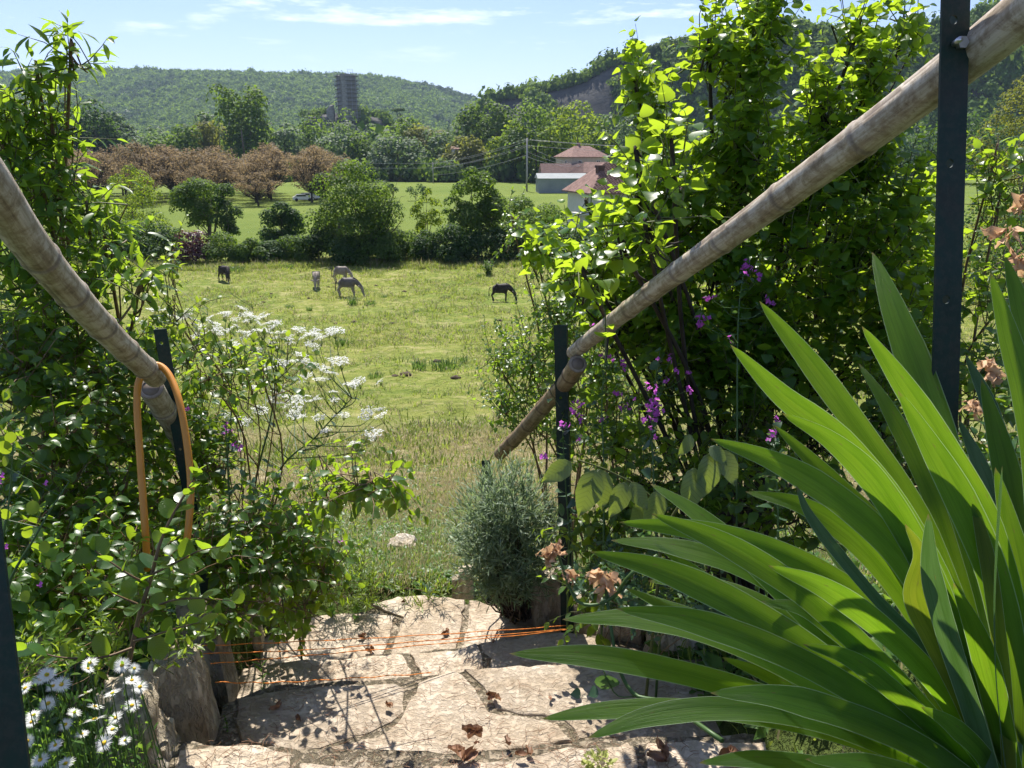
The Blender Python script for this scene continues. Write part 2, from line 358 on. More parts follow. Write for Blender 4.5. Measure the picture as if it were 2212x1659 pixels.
M['far_e'] = leaf_mat('tree_leaf_olive', (.08, .10, .02), (.14, .15, .03), (.36, .38, .05), .42, .6, .15)
M['bronze'] = leaf_mat('bronze_young_leaf', (.14, .10, .055), (.25, .185, .10), (.40, .29, .14), .42, .6, .1)
M['purple'] = leaf_mat('purple_leaf', (.05, .02, .025), (.10, .045, .05), (.20, .06, .06), .35, .45, .4)
M['wood_far'] = leaf_mat('forest_leaf', (.055, .12, .025), (.115, .19, .04), (.30, .44, .05), .38, .7, .1)
M['wood_far2'] = leaf_mat('forest_leaf_dark', (.03, .065, .025), (.06, .10, .035), (.12, .20, .04), .35, .7, .1)
M['bark'] = rock_mat('bark', [(.05, .04, .03), (.13, .10, .075), (.2, .17, .13)], 9, .7, .01, stretch=(1, 1, .3))
M['bark_dark'] = rock_mat('dark_bark', [(.03, .025, .02), (.07, .055, .045)], 9, .5, .01)
M['twig'] = rock_mat('green_twig', [(.07, .09, .03), (.14, .15, .05)], 20, .2, .002, .6)
M['twig_red'] = rock_mat('brown_twig', [(.12, .07, .04), (.22, .15, .08)], 25, .2, .002, .5)
M['stem'] = leaf_mat('green_stem', (.06, .12, .03), (.10, .17, .05), (.20, .32, .06), .2, .45, .4)
M['white'] = leaf_mat('white_petal', (.80, .81, .76), (.88, .88, .86), (.95, .96, .88), .42, .6, .2)
M['yellow'] = leaf_mat('yellow_disc', (.65, .40, .02), (.75, .5, .04), (.7, .45, .03), .15, .6, .2)
M['violet'] = leaf_mat('violet_petal', (.42, .07, .42), (.58, .14, .58), (.85, .20, .85), .5, .5, .3)
M['cream'] = leaf_mat('cream_bud', (.35, .40, .12), (.5, .52, .2), (.5, .55, .15), .35, .6, .2)
M['silicle'] = leaf_mat('green_seed_disc', (.16, .24, .02), (.22, .30, .03), (.45, .60, .03), .55, .35, .4)
M['dead_bloom'] = leaf_mat('withered_petal', (.60, .36, .20), (.74, .52, .33), (.80, .52, .28), .35, .6, .2)
M['dead_leaf'] = leaf_mat('fallen_leaf', (.16, .08, .04), (.36, .20, .12), (.4, .2, .1), .15, .55, .3)
M['slab'] = rock_mat('limestone_slab', [(.29, .22, .155), (.42, .335, .245), (.51, .425, .33), (.58, .505, .41)], 5, .7, .012, .88, stretch=(1, 1.2, 1), fine=(45, (.30, .24, .17), .42), objvar=.10)
M['edge'] = rock_mat('edging_stone', [(.30, .24, .16), (.50, .43, .32), (.62, .56, .46)], 9, .9, .02, .9, stretch=(1, 1, .35), fine=(40, (.24, .19, .13), .4), objvar=.12)
M['rusty'] = rock_mat('rust_stained_stone', [(.22, .12, .05), (.36, .23, .12), (.50, .42, .32)], 8, .8, .02, .9)
M['mortar'] = rock_mat('old_mortar', [(.17, .135, .09), (.30, .245, .175), (.38, .32, .24)], 14, 1, .02, .95, fine=(50, (.10, .09, .045), .5))
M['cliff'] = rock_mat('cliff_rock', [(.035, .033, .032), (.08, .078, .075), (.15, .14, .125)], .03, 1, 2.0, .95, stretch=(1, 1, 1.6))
M['soil'] = rock_mat('garden_soil', [(.045, .032, .02), (.10, .075, .05)], 9, .8, .02, .95)
M['post'] = rock_mat('green_enamel', [(.006, .018, .013), (.008, .030, .022), (.022, .024, .018)], 11, .25, .001, .55, objvar=.1, spec=.3, fine=(90, (.05, .045, .035), .35))
M['bolt'] = metal_mat('zinc', (.6, .6, .6), .35)
M['hose'] = rock_mat('orange_hose', [(.48, .19, .02), (.62, .26, .03)], 5, .15, .002, .42, spec=.5)
M['twine'] = rock_mat('orange_twine', [(.60, .16, .03), (.80, .30, .06)], 60, .8, .001, .7)
M['render'] = rock_mat('lime_render', [(.36, .31, .24), (.48, .42, .33)], .8, .3, .02, .9)
M['render2'] = rock_mat('pale_render', [(.48, .46, .42), (.58, .56, .52)], .8, .2, .02, .9)
M['roof'] = rock_mat('clay_tiles', [(.12, .07, .055), (.21, .125, .10), (.28, .18, .15)], 1.3, .5, .05, .85, fine=(5, (.12, .07, .06), .5))
M['roof_dark'] = rock_mat('dark_clay_tiles', [(.08, .045, .04), (.14, .08, .07)], 1.3, .5, .05, .85)
M['sheet'] = rock_mat('grey_cladding', [(.20, .22, .22), (.28, .30, .29)], .5, .2, .02, .7)
M['tower'] = rock_mat('tower_stone', [(.19, .175, .15), (.29, .265, .23), (.35, .32, .28)], .5, .6, .1, .95, stretch=(1, 1, 2))
M['steel'] = rock_mat('scaffold_tube', [(.30, .30, .31), (.4, .4, .41)], 3, .1, .01, .5)
M['planks'] = rock_mat('scaffold_boards', [(.09, .075, .06), (.15, .12, .09)], 2, .2, .02, .8)
M['frame'] = flat_mat('window_frame', (.55, .55, .52)); M['pane'] = flat_mat('dark_glass', (.02, .025, .03), .12, spec=.8)
M['wire'] = flat_mat('wire', (.30, .30, .30), .4); M['pole'] = rock_mat('concrete_pole', [(.25, .24, .22), (.34, .33, .3)], 4, .2, .01)
M['carw'] = flat_mat('white_car_paint', (.75, .75, .75), .25, spec=.6); M['rubber'] = flat_mat('tyre_rubber', (.02, .02, .02), .8)
M['tarp'] = flat_mat('blue_cover', (.15, .42, .72), .5); M['gravel'] = rock_mat('gravel_path', [(.35, .33, .28), (.5, .47, .42)], 3, .2, .02)

# bamboo: pale weathered cane, streaks along it, dark cracks and mould specks
def bamboo_mat(nm='weathered_bamboo', tint=(1, 1, 1)):
    m, n, l, out = newmat(nm)
    uv = n.new('ShaderNodeUVMap'); mp = n.new('ShaderNodeMapping'); mp.inputs['Scale'].default_value = (14, 4, 1); l.new(uv.outputs[0], mp.inputs[0])
    a = n.new('ShaderNodeTexNoise'); a.inputs['Scale'].default_value = 1.2; a.inputs['Detail'].default_value = 8; a.inputs['Roughness'].default_value = .68; l.new(mp.outputs[0], a.inputs['Vector'])
    tcn = n.new('ShaderNodeTexCoord')
    b = n.new('ShaderNodeTexNoise'); b.inputs['Scale'].default_value = 26; b.inputs['Detail'].default_value = 7; b.inputs['Roughness'].default_value = .7; b.inputs['Distortion'].default_value = .6; l.new(tcn.outputs['Object'], b.inputs['Vector'])
    r = ramp(n, [(.32, (.26, .20, .14)), (.45, (.43, .36, .27)), (.56, (.55, .48, .38)), (.7, (.62, .57, .48))]); l.new(a.outputs[0], r.inputs[0])
    r2 = ramp(n, [(.44, (1,) * 3), (.54, (.66, .60, .52)), (.66, (.36, .30, .24))]); l.new(b.outputs[0], r2.inputs[0])
    c = n.new('ShaderNodeTexNoise'); c.inputs['Scale'].default_value = 170; c.inputs['Detail'].default_value = 3; l.new(tcn.outputs['Object'], c.inputs['Vector'])
    r3 = ramp(n, [(.30, (.45, .42, .36)), (.40, (1,) * 3)]); l.new(c.outputs[0], r3.inputs[0])
    q = n.new('ShaderNodeMixRGB'); q.blend_type = 'MULTIPLY'; q.inputs[0].default_value = .8; l.new(r.outputs[0], q.inputs[1]); l.new(r2.outputs[0], q.inputs[2])
    q2 = n.new('ShaderNodeMixRGB'); q2.blend_type = 'MULTIPLY'; q2.inputs[0].default_value = .5; l.new(q.outputs[0], q2.inputs[1]); l.new(r3.outputs[0], q2.inputs[2])
    at = n.new('ShaderNodeAttribute'); at.attribute_name = 'rnd'
    q3 = n.new('ShaderNodeMixRGB'); q3.inputs[1].default_value = (.16, .12, .085, 1); l.new(at.outputs['Fac'], q3.inputs[0]); l.new(q2.outputs[0], q3.inputs[2])
    pr = n.new('ShaderNodeBsdfPrincipled'); pr.inputs['Roughness'].default_value = .55; pr.inputs['Specular IOR Level'].default_value = .35
    bp = n.new('ShaderNodeBump'); bp.inputs['Strength'].default_value = .5; bp.inputs['Distance'].default_value = .002; l.new(a.outputs[0], bp.inputs['Height'])
    q4 = n.new('ShaderNodeMixRGB'); q4.blend_type = 'MULTIPLY'; q4.inputs[0].default_value = 1; q4.inputs[2].default_value = (*tint, 1); l.new(q3.outputs[0], q4.inputs[1])
    l.new(bp.outputs[0], pr.inputs['Normal']); l.new(q4.outputs[0], pr.inputs['Base Color']); l.new(pr.outputs[0], out.inputs[0]); return m
M['bamboo'] = bamboo_mat(); M['bamboo_dark'] = bamboo_mat('dark_weathered_bamboo', (.62, .52, .42))

# ------------------------------------------------------------------ ground: one sheet from behind the camera to the horizon
def ground_mat():
    m, n, l, out = newmat('ground_cover')
    geo = n.new('ShaderNodeNewGeometry'); sep = n.new('ShaderNodeSeparateXYZ'); l.new(geo.outputs['Position'], sep.inputs[0])
    def noise(s, d=6, r=.6):
        t = n.new('ShaderNodeTexNoise'); t.inputs['Scale'].default_value = s; t.inputs['Detail'].default_value = d; t.inputs['Roughness'].default_value = r; l.new(geo.outputs['Position'], t.inputs['Vector']); return t.outputs[0]
    def mrange(src, a, b):
        t = n.new('ShaderNodeMapRange'); t.inputs[1].default_value = a; t.inputs[2].default_value = b; l.new(src, t.inputs[0]); return t.outputs[0]
    def mix(f, a, b, bl='MIX'):
        t = n.new('ShaderNodeMixRGB'); t.blend_type = bl
        for k, x in ((0, f), (1, a), (2, b)):
            if isinstance(x, (tuple, list)): t.inputs[k].default_value = (*x, 1)
            elif isinstance(x, (int, float)): t.inputs[k].default_value = x
            else: l.new(x, t.inputs[k])
        return t.outputs[0]
    big, mid, fin = noise(.11, 4), noise(1.1, 7, .7), noise(6, 6, .7)
    rg = ramp(n, [(.34, (.09, .145, .022)), (.5, (.18, .23, .042)), (.66, (.32, .31, .09))]); l.new(mid, rg.inputs[0])
    rb = ramp(n, [(.35, (.14, .20, .032)), (.6, (.26, .255, .07))]); l.new(big, rb.inputs[0])
    field = mix(.45, rg.outputs[0], rb.outputs[0])
    rf = ramp(n, [(.33, (.05, .055, .02)), (.42, (1, 1, 1))]); l.new(fin, rf.inputs[0])
    field = mix(.6, field, rf.outputs[0], 'MULTIPLY')
    rk = ramp(n, [(.40, (.38, .46, .30)), (.50, (1, 1, 1))]); l.new(noise(1.9, 8, .8), rk.inputs[0]); field = mix(.7, field, rk.outputs[0], 'MULTIPLY')
    rh = ramp(n, [(.5, (0,) * 3), (.62, (1,) * 3)]); l.new(noise(.8, 8, .75), rh.inputs[0]); field = mix(rh.outputs[0], field, mix(.6, field, (.42, .37, .17)))
    rn = ramp(n, [(.33, (.15, .135, .055)), (.5, (.32, .27, .14)), (.68, (.50, .42, .26))]); l.new(fin, rn.inputs[0])
    rc = ramp(n, [(.35, (.04, .06, .015)), (.65, (.09, .12, .03))]); l.new(fin, rc.inputs[0])
    near = mix(mrange(sep.outputs[1], 4.6, 6.0), rc.outputs[0], rn.outputs[0])
    near = mix(mrange(sep.outputs[1], 10.5, 15), near, field)
    rm = ramp(n, [(.3, (.125, .175, .032)), (.7, (.175, .215, .045))]); l.new(noise(.05, 5), rm.inputs[0])
    rows = noise(1.5, 3); rr = ramp(n, [(.3, (.75, .8, .7)), (.7, (1, 1, 1))]); l.new(rows, rr.inputs[0])
    mead = mix(.6, rm.outputs[0], rr.outputs[0], 'MULTIPLY')
    col = mix(mrange(sep.outputs[1], 72, 78), near, mead)
    pr = n.new('ShaderNodeBsdfPrincipled'); pr.inputs['Roughness'].default_value = 1; pr.inputs['Specular IOR Level'].default_value = .1
    bp = n.new('ShaderNodeBump'); bp.inputs['Strength'].default_value = 1; bp.inputs['Distance'].default_value = .16; l.new(fin, bp.inputs['Height'])
    l.new(bp.outputs[0], pr.inputs['Normal']); l.new(col, pr.inputs['Base Color']); l.new(pr.outputs[0], out.inputs[0]); return m
def grid_sheet(xs_of, ys, zf, nu):
    u = np.linspace(-1, 1, nu); X = np.stack([xs_of(y) * np.sign(u) * np.abs(u) ** 1.25 for y in ys]); Y = np.repeat(np.array(ys)[:, None], nu, 1)
    Z = zf(X, Y); v = np.stack([X, Y, Z], -1).reshape(-1, 3); ny = len(ys)
    i, j = np.meshgrid(np.arange(ny - 1), np.arange(nu - 1), indexing='ij'); a = (i * nu + j).ravel()
    t = np.concatenate([np.stack([a, a + 1, a + nu + 1], 1), np.stack([a, a + nu + 1, a + nu], 1)]); return v, t
ys = list(np.linspace(-8, 0, 12)[:-1]) + list(np.arange(0, 6, .06))
y = 6.0
while y < 5000: ys.append(y); y += max(.06, y * (.0085 if y < 110 else .06))
v, t = grid_sheet(lambda y: 5 + 1.15 * abs(y), ys, H, 421)
g = Geo(); g.add(v, t); ground = tag(g.obj('ground', ground_mat()), kind='structure')

# meadow path and furrow beyond the hedge
g = Geo()
pth = [G(1160, 408), G(1190, 409), G(1230, 407.5), G(1290, 407)]
L = np.array([tuple(p) for p in pth]); v = []
for p in L: v += [(p[0], p[1] - 2.2, h1(p[0], p[1]) + .05), (p[0], p[1] + 2.2, h1(p[0], p[1]) + .05)]
t = []
for i in range(len(L) - 1): t += [(2 * i, 2 * i + 2, 2 * i + 3), (2 * i, 2 * i + 3, 2 * i + 1)]
g.add(v, t); tag(g.obj('gravel_path', M['gravel']), kind='structure')

# ------------------------------------------------------------------ stuff scattered with geometry nodes
PROTO = bpy.data.collections.new('prototypes')
def proto_col(name, meshes):
    c = bpy.data.collections.new(name)
    for i, me in enumerate(meshes):
        o = bpy.data.objects.new('%s_%02d' % (name, i), me); c.objects.link(o)
    return c
def instancer(name, pos, rot, scl, idx, col, kind='stuff', parent=None):
    me = bpy.data.meshes.new(name); n = len(pos); me.vertices.add(n); me.vertices.foreach_set('co', np.asarray(pos, float).ravel())
    a = me.attributes.new('rot', 'FLOAT_VECTOR', 'POINT'); a.data.foreach_set('vector', np.asarray(rot, np.float32).ravel())
    a = me.attributes.new('scl', 'FLOAT_VECTOR', 'POINT'); a.data.foreach_set('vector', np.asarray(scl, np.float32).ravel())
    a = me.attributes.new('idx', 'INT', 'POINT'); a.data.foreach_set('value', np.asarray(idx, np.int32))
    o = bpy.data.objects.new(name, me); C.objects.link(o); o.parent = parent
    ng = bpy.data.node_groups.new(name, 'GeometryNodeTree')
    ng.interface.new_socket('Geometry', in_out='INPUT', socket_type='NodeSocketGeometry'); ng.interface.new_socket('Geometry', in_out='OUTPUT', socket_type='NodeSocketGeometry')
    nn, ll = ng.nodes, ng.links; gi = nn.new('NodeGroupInput'); go = nn.new('NodeGroupOutput'); ip = nn.new('GeometryNodeInstanceOnPoints'); ci = nn.new('GeometryNodeCollectionInfo')
    ci.inputs['Collection'].default_value = col; ci.inputs['Separate Children'].default_value = True; ci.inputs['Reset Children'].default_value = True
    def na(nm, ty):
        x = nn.new('GeometryNodeInputNamedAttribute'); x.data_type = ty; x.inputs['Name'].default_value = nm
        return [s for s in x.outputs if s.enabled and s.name == 'Attribute'][0]
    e2r = nn.new('FunctionNodeEulerToRotation')
    ll.new(gi.outputs[0], ip.inputs['Points']); ll.new(ci.outputs[0], ip.inputs['Instance']); ip.inputs['Pick Instance'].default_value = True
    ll.new(na('idx', 'INT'), ip.inputs['Instance Index']); ll.new(na('rot', 'FLOAT_VECTOR'), e2r.inputs[0]); ll.new(e2r.outputs[0], ip.inputs['Rotation']); ll.new(na('scl', 'FLOAT_VECTOR'), ip.inputs['Scale'])
    ll.new(ip.outputs[0], go.inputs[0])
    md = o.modifiers.new('scatter', 'NODES'); md.node_group = ng
    return tag(o, kind=kind)
def blade(g, base, h, lean, az, w, mat, rnd, curve=.5):
    d = np.array([math.cos(az), math.sin(az), 0]); s = np.array([-math.sin(az), math.cos(az), 0])
    p = [np.array(base), np.array(base) + d * lean * h * .35 + np.array([0, 0, h * .55]), np.array(base) + d * lean * h + np.array([0, 0, h * (1 - .35 * lean * curve)])]
    g.add([p[0] - s * w, p[0] + s * w, p[1] - s * w * .8, p[1] + s * w * .8, p[2]], [(0, 1, 3), (0, 3, 2), (2, 3, 4)], mat, rnd)
def tuft(n, h, spread, w, mats, dryp=.0):
    g = Geo()
    for _ in range(n):
        a = rng.random() * 6.28; r = spread * rng.random() ** .7
        blade(g, (r * math.cos(a), r * math.sin(a), -.02 * h), h * rng.uniform(.5, 1), rng.uniform(.15, 1.0), a + rng.normal() * .8, w * rng.uniform(.6, 1.2), 1 if rng.random() < dryp else 0, rng.random())
    return g.mesh('tuft', mats, False)
def rosette(n, r, w, mats, kind='small', lift=.4):
    g = Geo(); a = np.linspace(0, 6.28, n, endpoint=False) + rng.normal(size=n) * .3
    Y = np.stack([np.cos(a), np.sin(a), lift * rng.random(n) + .1], 1); pos = np.stack([np.cos(a), np.sin(a), np.abs(rng.normal(size=n)) * .5 + .2], 1) * r * rng.random((n, 1)) * .6
    scatter(g, LF[kind], pos, Y, np.array([0, 0, 1.]) + .5 * rng.normal(size=(n, 3)), r * rng.uniform(.5, 1, n)); return g.mesh('rosette', mats, True)
gm = [M['grass'], M['grass_dry']]
near_protos = [tuft(9, .055, .03, .0022, gm, .3) for _ in range(3)] + [tuft(8, .085, .03, .0025, gm, .5) for _ in range(2)] + [rosette(9, .035, 1, [M['clover']]) for _ in range(3)] + [tuft(9, .06, .05, .0020, [M['grass_dry'], M['grass_dry']], 0) for _ in range(2)]
pc = proto_col('near_ground', near_protos)
n = 84000
yy = 3.3 + 9.5 * rng.random(n) ** 1.15; xx = (rng.random(n) * 2 - 1); xx = np.sign(xx) * np.abs(xx) ** 1.35 * (2.6 + .8 * yy) - .3
dens_ = 1 - .7 * sst(5.0, 9.5, yy)
keep = (rng.random(n) < dens_) & ~((yy < 3.75) & (xx > xl(yy) + .0) & (xx < xr(yy) - .0)); xx, yy = xx[keep], yy[keep]; n = len(xx)
dry = fbm(xx * .8, yy * .8, 5, 3) * .8 + sst(4.6, 7.0, yy) * .75 + .02
pick = rng.random(n); idx = np.where(pick < .25, rng.integers(0, 3, n), np.where(rng.random(n) < dry * .75, rng.integers(8, 10, n), np.where(rng.random(n) < dry * .5, rng.integers(3, 5, n), rng.integers(5, 8, n))))
s = rng.uniform(.6, 1.3, n) * (1 + .07 * (yy - 3.5))
o = instancer('near_grass', np.stack([xx, yy, H(xx, yy)], 1), np.stack([rng.normal(size=n) * .15, rng.normal(size=n) * .15, rng.random(n) * 6.28], 1), np.stack([s, s, s * rng.uniform(.6, 1.2, n)], 1), idx, pc)
tag(o, 'short clover, grass and dry straw on the slope below the steps', 'ground cover', kind='stuff')
# the field
fp = [tuft(12, .10, .12, .006, [M['meadow'], M['grass_dry']], .22) for _ in range(3)] + [tuft(14, .16, .16, .009, [M['meadow'], M['grass_dry']], .12) for _ in range(2)] + [tuft(14, .10, .15, .009, [M['grass'], M['grass_dry']], .5) for _ in range(2)]
pc2 = proto_col('field_ground', fp)
n = 60000
yy = 9 + 62 * rng.random(n) ** 1.25; xx = (rng.random(n) * 2 - 1) * (3 + .64 * yy)
m_ = fbm(xx * .35, yy * .30, 31, 4); keep = rng.random(n) < sst(.32, .6, m_) * .9 + .1; xx, yy, m_ = xx[keep], yy[keep], m_[keep]; n = len(xx)
idx = np.where(rng.random(n) < .55, rng.integers(0, 3, n), np.where(rng.random(n) < .5, rng.integers(3, 5, n), rng.integers(5, 7, n)))
s = rng.uniform(.5, 1.4, n) ** 1.6 * (.8 + .020 * yy)
o = instancer('field_grass', np.stack([xx, yy, H(xx, yy)], 1), np.stack([rng.normal(size=n) * .1, rng.normal(size=n) * .1, rng.random(n) * 6.28], 1), np.stack([s, s, s * rng.uniform(.5, 1.1, n)], 1), idx, pc2)
tag(o, 'grazed yellow-green grass covering the donkeys\' field', 'grass', kind='stuff')
# uncut fringe in front of the hedge
tp = proto_col('fringe', [tuft(16, .55, .25, .016, [M['grass'], M['grass_dry']], .1) for _ in range(3)] + [tuft(14, .7, .2, .014, [M['meadow'], M['grass_dry']], .4)])
n = 5200; xx = rng.uniform(-48, 46, n); yy = 66.5 + 4.5 * rng.random(n) + 1.2 * np.sin(xx * .3); s = rng.uniform(.5, 1.35, n)
o = instancer('tall_grass', np.stack([xx, yy, H(xx, yy)], 1), np.stack([rng.normal(size=n) * .1, rng.normal(size=n) * .1, rng.random(n) * 6.28], 1), np.stack([s, s, s], 1), np.where(rng.random(n) < .8, rng.integers(0, 3, n), 3), tp)
tag(o, 'uncut taller grass along the foot of the hedge', 'grass', kind='stuff')

# ------------------------------------------------------------------ far hills, cliff and knoll (terrain) with their woods
def ico(sub):
    bm = bmesh.new(); bmesh.ops.create_icosphere(bm, subdivisions=sub, radius=1); bm.verts.ensure_lookup_table()
    v = np.array([tuple(x.co) for x in bm.verts]); t = np.array([[q.index for q in f.verts] for f in bm.faces]); bm.free(); return v, t
ICO1, ICO2, ICO3 = ico(1), ico(2), ico(3)
def crown_lump(mat, n=90, leaf=.34, core=True):
    """a small tree crown: noisy clumps of leaf-sized faces, unit radius"""
    g = Geo(); v, t = ICO1
    if core: g.add(v * np.array([.72, .72, .55]) + np.array([0, 0, .1]), t, 0)
    d = rvec(n); d[:, 2] = np.abs(d[:, 2]) * 1.1 - .25; k = 1 + .28 * np.sin(d[:, 0] * 5 + rng.random() * 6) * np.cos(d[:, 1] * 4 + rng.random() * 6)
    pos = nrm(d) * k[:, None] * np.array([.95, .95, .8]) * rng.uniform(.75, 1.08, (n, 1)); Z = nrm(d) + .5 * rvec(n)
    scatter(g, LF['diamond'], pos, np.cross(Z, rvec(n)), Z, leaf * rng.uniform(.6, 1.3, n), 0); return g.mesh('lump', mat, True)
def polar_hill(name, pxs, dist_of, zf, mat, bumps):
    """terrain laid out by bearing and distance; pxs = bearings as picture columns"""
    V = []; nu = len(pxs); S = np.linspace(0, 1, 60)
    for s in S:
        for px in pxs:
            d = dist_of(px, s); x = (px - 1106) / FPX * d * .956; V.append((x, d, 0))
    V = np.array(V); z = np.array([zf(px, s) for s in S for px in pxs]); V[:, 2] = z + bumps(V[:, 0], V[:, 1], np.repeat(S, nu))
    i, j = np.meshgrid(np.arange(59), np.arange(nu - 1), indexing='ij'); a = (i * nu + j).ravel()
    t = np.concatenate([np.stack([a, a + 1, a + nu + 1], 1), np.stack([a, a + nu + 1, a + nu], 1)])
    g = Geo(); g.add(V, t); o = tag(g.obj(name, mat), kind='structure'); return o, V.reshape(60, nu, 3)
RF = [(-900, 190), (-500, 165), (-200, 150), (0, 158), (170, 154), (300, 151), (430, 155), (560, 158), (700, 161), (760, 162), (830, 168), (900, 180), (960, 194), (1010, 208), (1050, 222), (1100, 245), (1200, 290), (1500, 320), (2400, 322)]
def ridge(px, tab): return np.interp(px, [a for a, _ in tab], [b for _, b in tab])
def zat(py, Y):
    t = (829.5 - py) / FPX; return CZ + Y * (-sP + t * cP) / (cP + t * sP)
def zr_px(py, d): return zat(py, d)
def fh_d(px, s): return 1000 + 1300 * s
def fh_z(px, s):
    zr = zr_px(ridge(px, RF), 2000) - 3
    k = min(s / .77, 1.0); f = k ** 1.15 * (1 - .0 * k)
    f = f if s <= .77 else 1 - (s - .77) * 1.2
    return -9 + (zr + 9) * f
pxs = np.linspace(-1100, 2000, 150)
fhm = rock_mat('hill_ground', [(.035, .06, .02), (.06, .09, .03)], .05, 0, 1)
o, FV = polar_hill('far_hill', pxs, fh_d, fh_z, fhm, lambda x, y, s: (18 * (fbm(x * .006, y * .004, 41, 4) - .5) + 6 * (fbm(x * .02, y * .02, 44, 2) - .5)) * np.sin(np.clip(s / .77, 0, 1) * np.pi) ** .6)
def sample_polar(FVg, n, dens=None):
    ny, nx = FVg.shape[:2]; i = rng.random(n) * (ny - 1.001); j = rng.random(n) * (nx - 1.001); a, b = i.astype(int), j.astype(int); fi, fj = (i - a)[:, None], (j - b)[:, None]
    return FVg[a, b] * (1 - fi) * (1 - fj) + FVg[a + 1, b] * fi * (1 - fj) + FVg[a, b + 1] * (1 - fi) * fj + FVg[a + 1, b + 1] * fi * fj, i / (ny - 1), j / (nx - 1)
wc = proto_col('wood', [crown_lump(M['wood_far'], 80) for _ in range(4)] + [crown_lump(M['wood_far2'], 80) for _ in range(2)] + [crown_lump(M['far_c'], 60)])
def forest(name, pts, smin, smax, darkp, label, silver=.03):
    n = len(pts); s = rng.uniform(smin, smax, n) * (1 + .5 * (rng.random(n) > .9)); k = fbm(pts[:, 0] * .009, pts[:, 1] * .006, 77, 3) + rng.normal(size=n) * .06
    idx = np.where(k > .42 + .25 * (1 - darkp), rng.integers(4, 6, n), rng.integers(0, 4, n)); idx = np.where(rng.random(n) < silver, 6, idx)
    p = pts.copy(); p[:, 2] += s * .55
    o = instancer(name, p, np.stack([rng.normal(size=n) * .12, rng.normal(size=n) * .12, rng.random(n) * 6.28], 1), np.stack([s, s, s * rng.uniform(.8, 1.35, n)], 1), idx, wc)
    tag(o, label, 'woodland', kind='stuff')
pts, si, sj = sample_polar(FV, 46000); px_ = pxs[0] + sj * (pxs[-1] - pxs[0]); pts = pts[(si < .83) & (px_ > -260) & (px_ < 1500)]
forest('woodland', pts, 4.2, 8.2, .5, 'hazy wooded slopes of the long rounded hill at the horizon')
# right hill: steep, in its own shade, with a rock face at its left end
RR = [(980, 335), (1030, 262), (1062, 222), (1100, 208), (1180, 196), (1250, 178), (1310, 142), (1400, 118), (1480, 97), (1560, 85), (1680, 60), (1740, 78), (1820, 84), (1900, 88), (1990, 76), (2040, 58), (2110, 30), (2250, -20), (2500, -120), (3000, -200)]
def rh_d(px, s):
    base = 500 - .10 * max(px - 1100, 0); return base + 150 * s
def rh_z(px, s):
    d = rh_d(px, .62); zr = zr_px(ridge(px, RR), d) - 1
    k = min(s / .62, 1); f = .30 * k ** .8 + .70 * float(sst(.35, .98, k)) if px > 900 else k
    if s > .62: f = 1 - .25 * (s - .62)
    return -9 + max(zr + 9, 0) * f
pxs2 = np.linspace(975, 3000, 150)
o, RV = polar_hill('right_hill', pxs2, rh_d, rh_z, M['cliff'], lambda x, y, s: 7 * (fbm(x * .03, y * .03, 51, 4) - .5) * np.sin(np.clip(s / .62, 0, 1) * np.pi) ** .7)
pts, si, sj = sample_polar(RV, 15000); px_ = pxs2[0] + sj * (pxs2[-1] - pxs2[0])
cl = (si > .36) & (si < .585) & (px_ < 1420) & (px_ > 1040) & (fbm(pts[:, 0] * .05, pts[:, 1] * .05, 63, 2) > .28); keep = ~cl & (si < .75) & (px_ < 2600); forest('hillside_wood', pts[keep], 2.8, 5.6, .9, 'shaded trees covering the steep hill above the rock face at right', .0)
# wooded lowland between the tree line and the far hill
n = 9000; yy = rng.uniform(330, 1050, n); xx = (rng.random(n) * 2 - 1) * (.62 * yy) - .05 * yy; z = H(xx, yy); pts = np.stack([xx, yy, z + 1.5], 1)
forest('valley_wood', pts, 4.5, 8.0, .5, 'mixed trees filling the valley behind the tree line', .08)
# knoll with a rock wall
KD = 560.
g = Geo(); nk = 70; a = np.linspace(0, 2 * np.pi, nk, endpoint=False); rad = np.linspace(0, 1, 26); V = []
kc = PY(745, 300, KD)
ktop = zr_px(243, KD)
for r in rad:
    for q in a:
        rx, ry = 62 * (1 + .15 * math.sin(3 * q + 1)), 38
        f = 1 - float(sst(.42, .80, r)) * .82 - .18 * r
        f *= 1 - .18 * float(sst(.1, .6, r)) * (math.cos(q) > -.2) * .5
        V.append((kc.x + rx * r * math.cos(q), KD + ry * r * math.sin(q), -9 + (ktop + 9) * f))
V = np.array(V); V += np.stack([4 * (fbm(V[:, 0] * .1, V[:, 2] * .12, 5) - .5), 5 * (fbm(V[:, 0] * .1, V[:, 2] * .1, 6) - .5), 4 * (fbm(V[:, 0] * .09, V[:, 1] * .09, 8) - .5)], 1) * np.repeat(sst(.3, .5, rad), nk)[:, None]
t = []
for i in range(25):
    for j in range(nk):
        b = i * nk + j; c = i * nk + (j + 1) % nk; t += [(b, b + nk, c + nk), (b, c + nk, c)]
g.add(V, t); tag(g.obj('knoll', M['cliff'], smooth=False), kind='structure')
rr_ = rng.random(420) ** .5; aa = rng.random(420) * 6.28; kx = kc.x + 62 * rr_ * np.cos(aa); ky = KD + 38 * rr_ * np.sin(aa); kf = 1 - sst(.42, .80, rr_) * .82 - .18 * rr_
kz = -9 + (ktop + 9) * kf; keep = (np.abs(kx - kc.x + 0) > 13) | (ky > KD + 18); keep &= (rr_ < .45) | (rr_ > .75) | (kx > kc.x + 12)
forest('knoll_shrubs', np.stack([kx, ky, kz], 1)[keep], 1.8, 3.8, .6, 'shrubs growing on the rock knoll round the tower', .05)

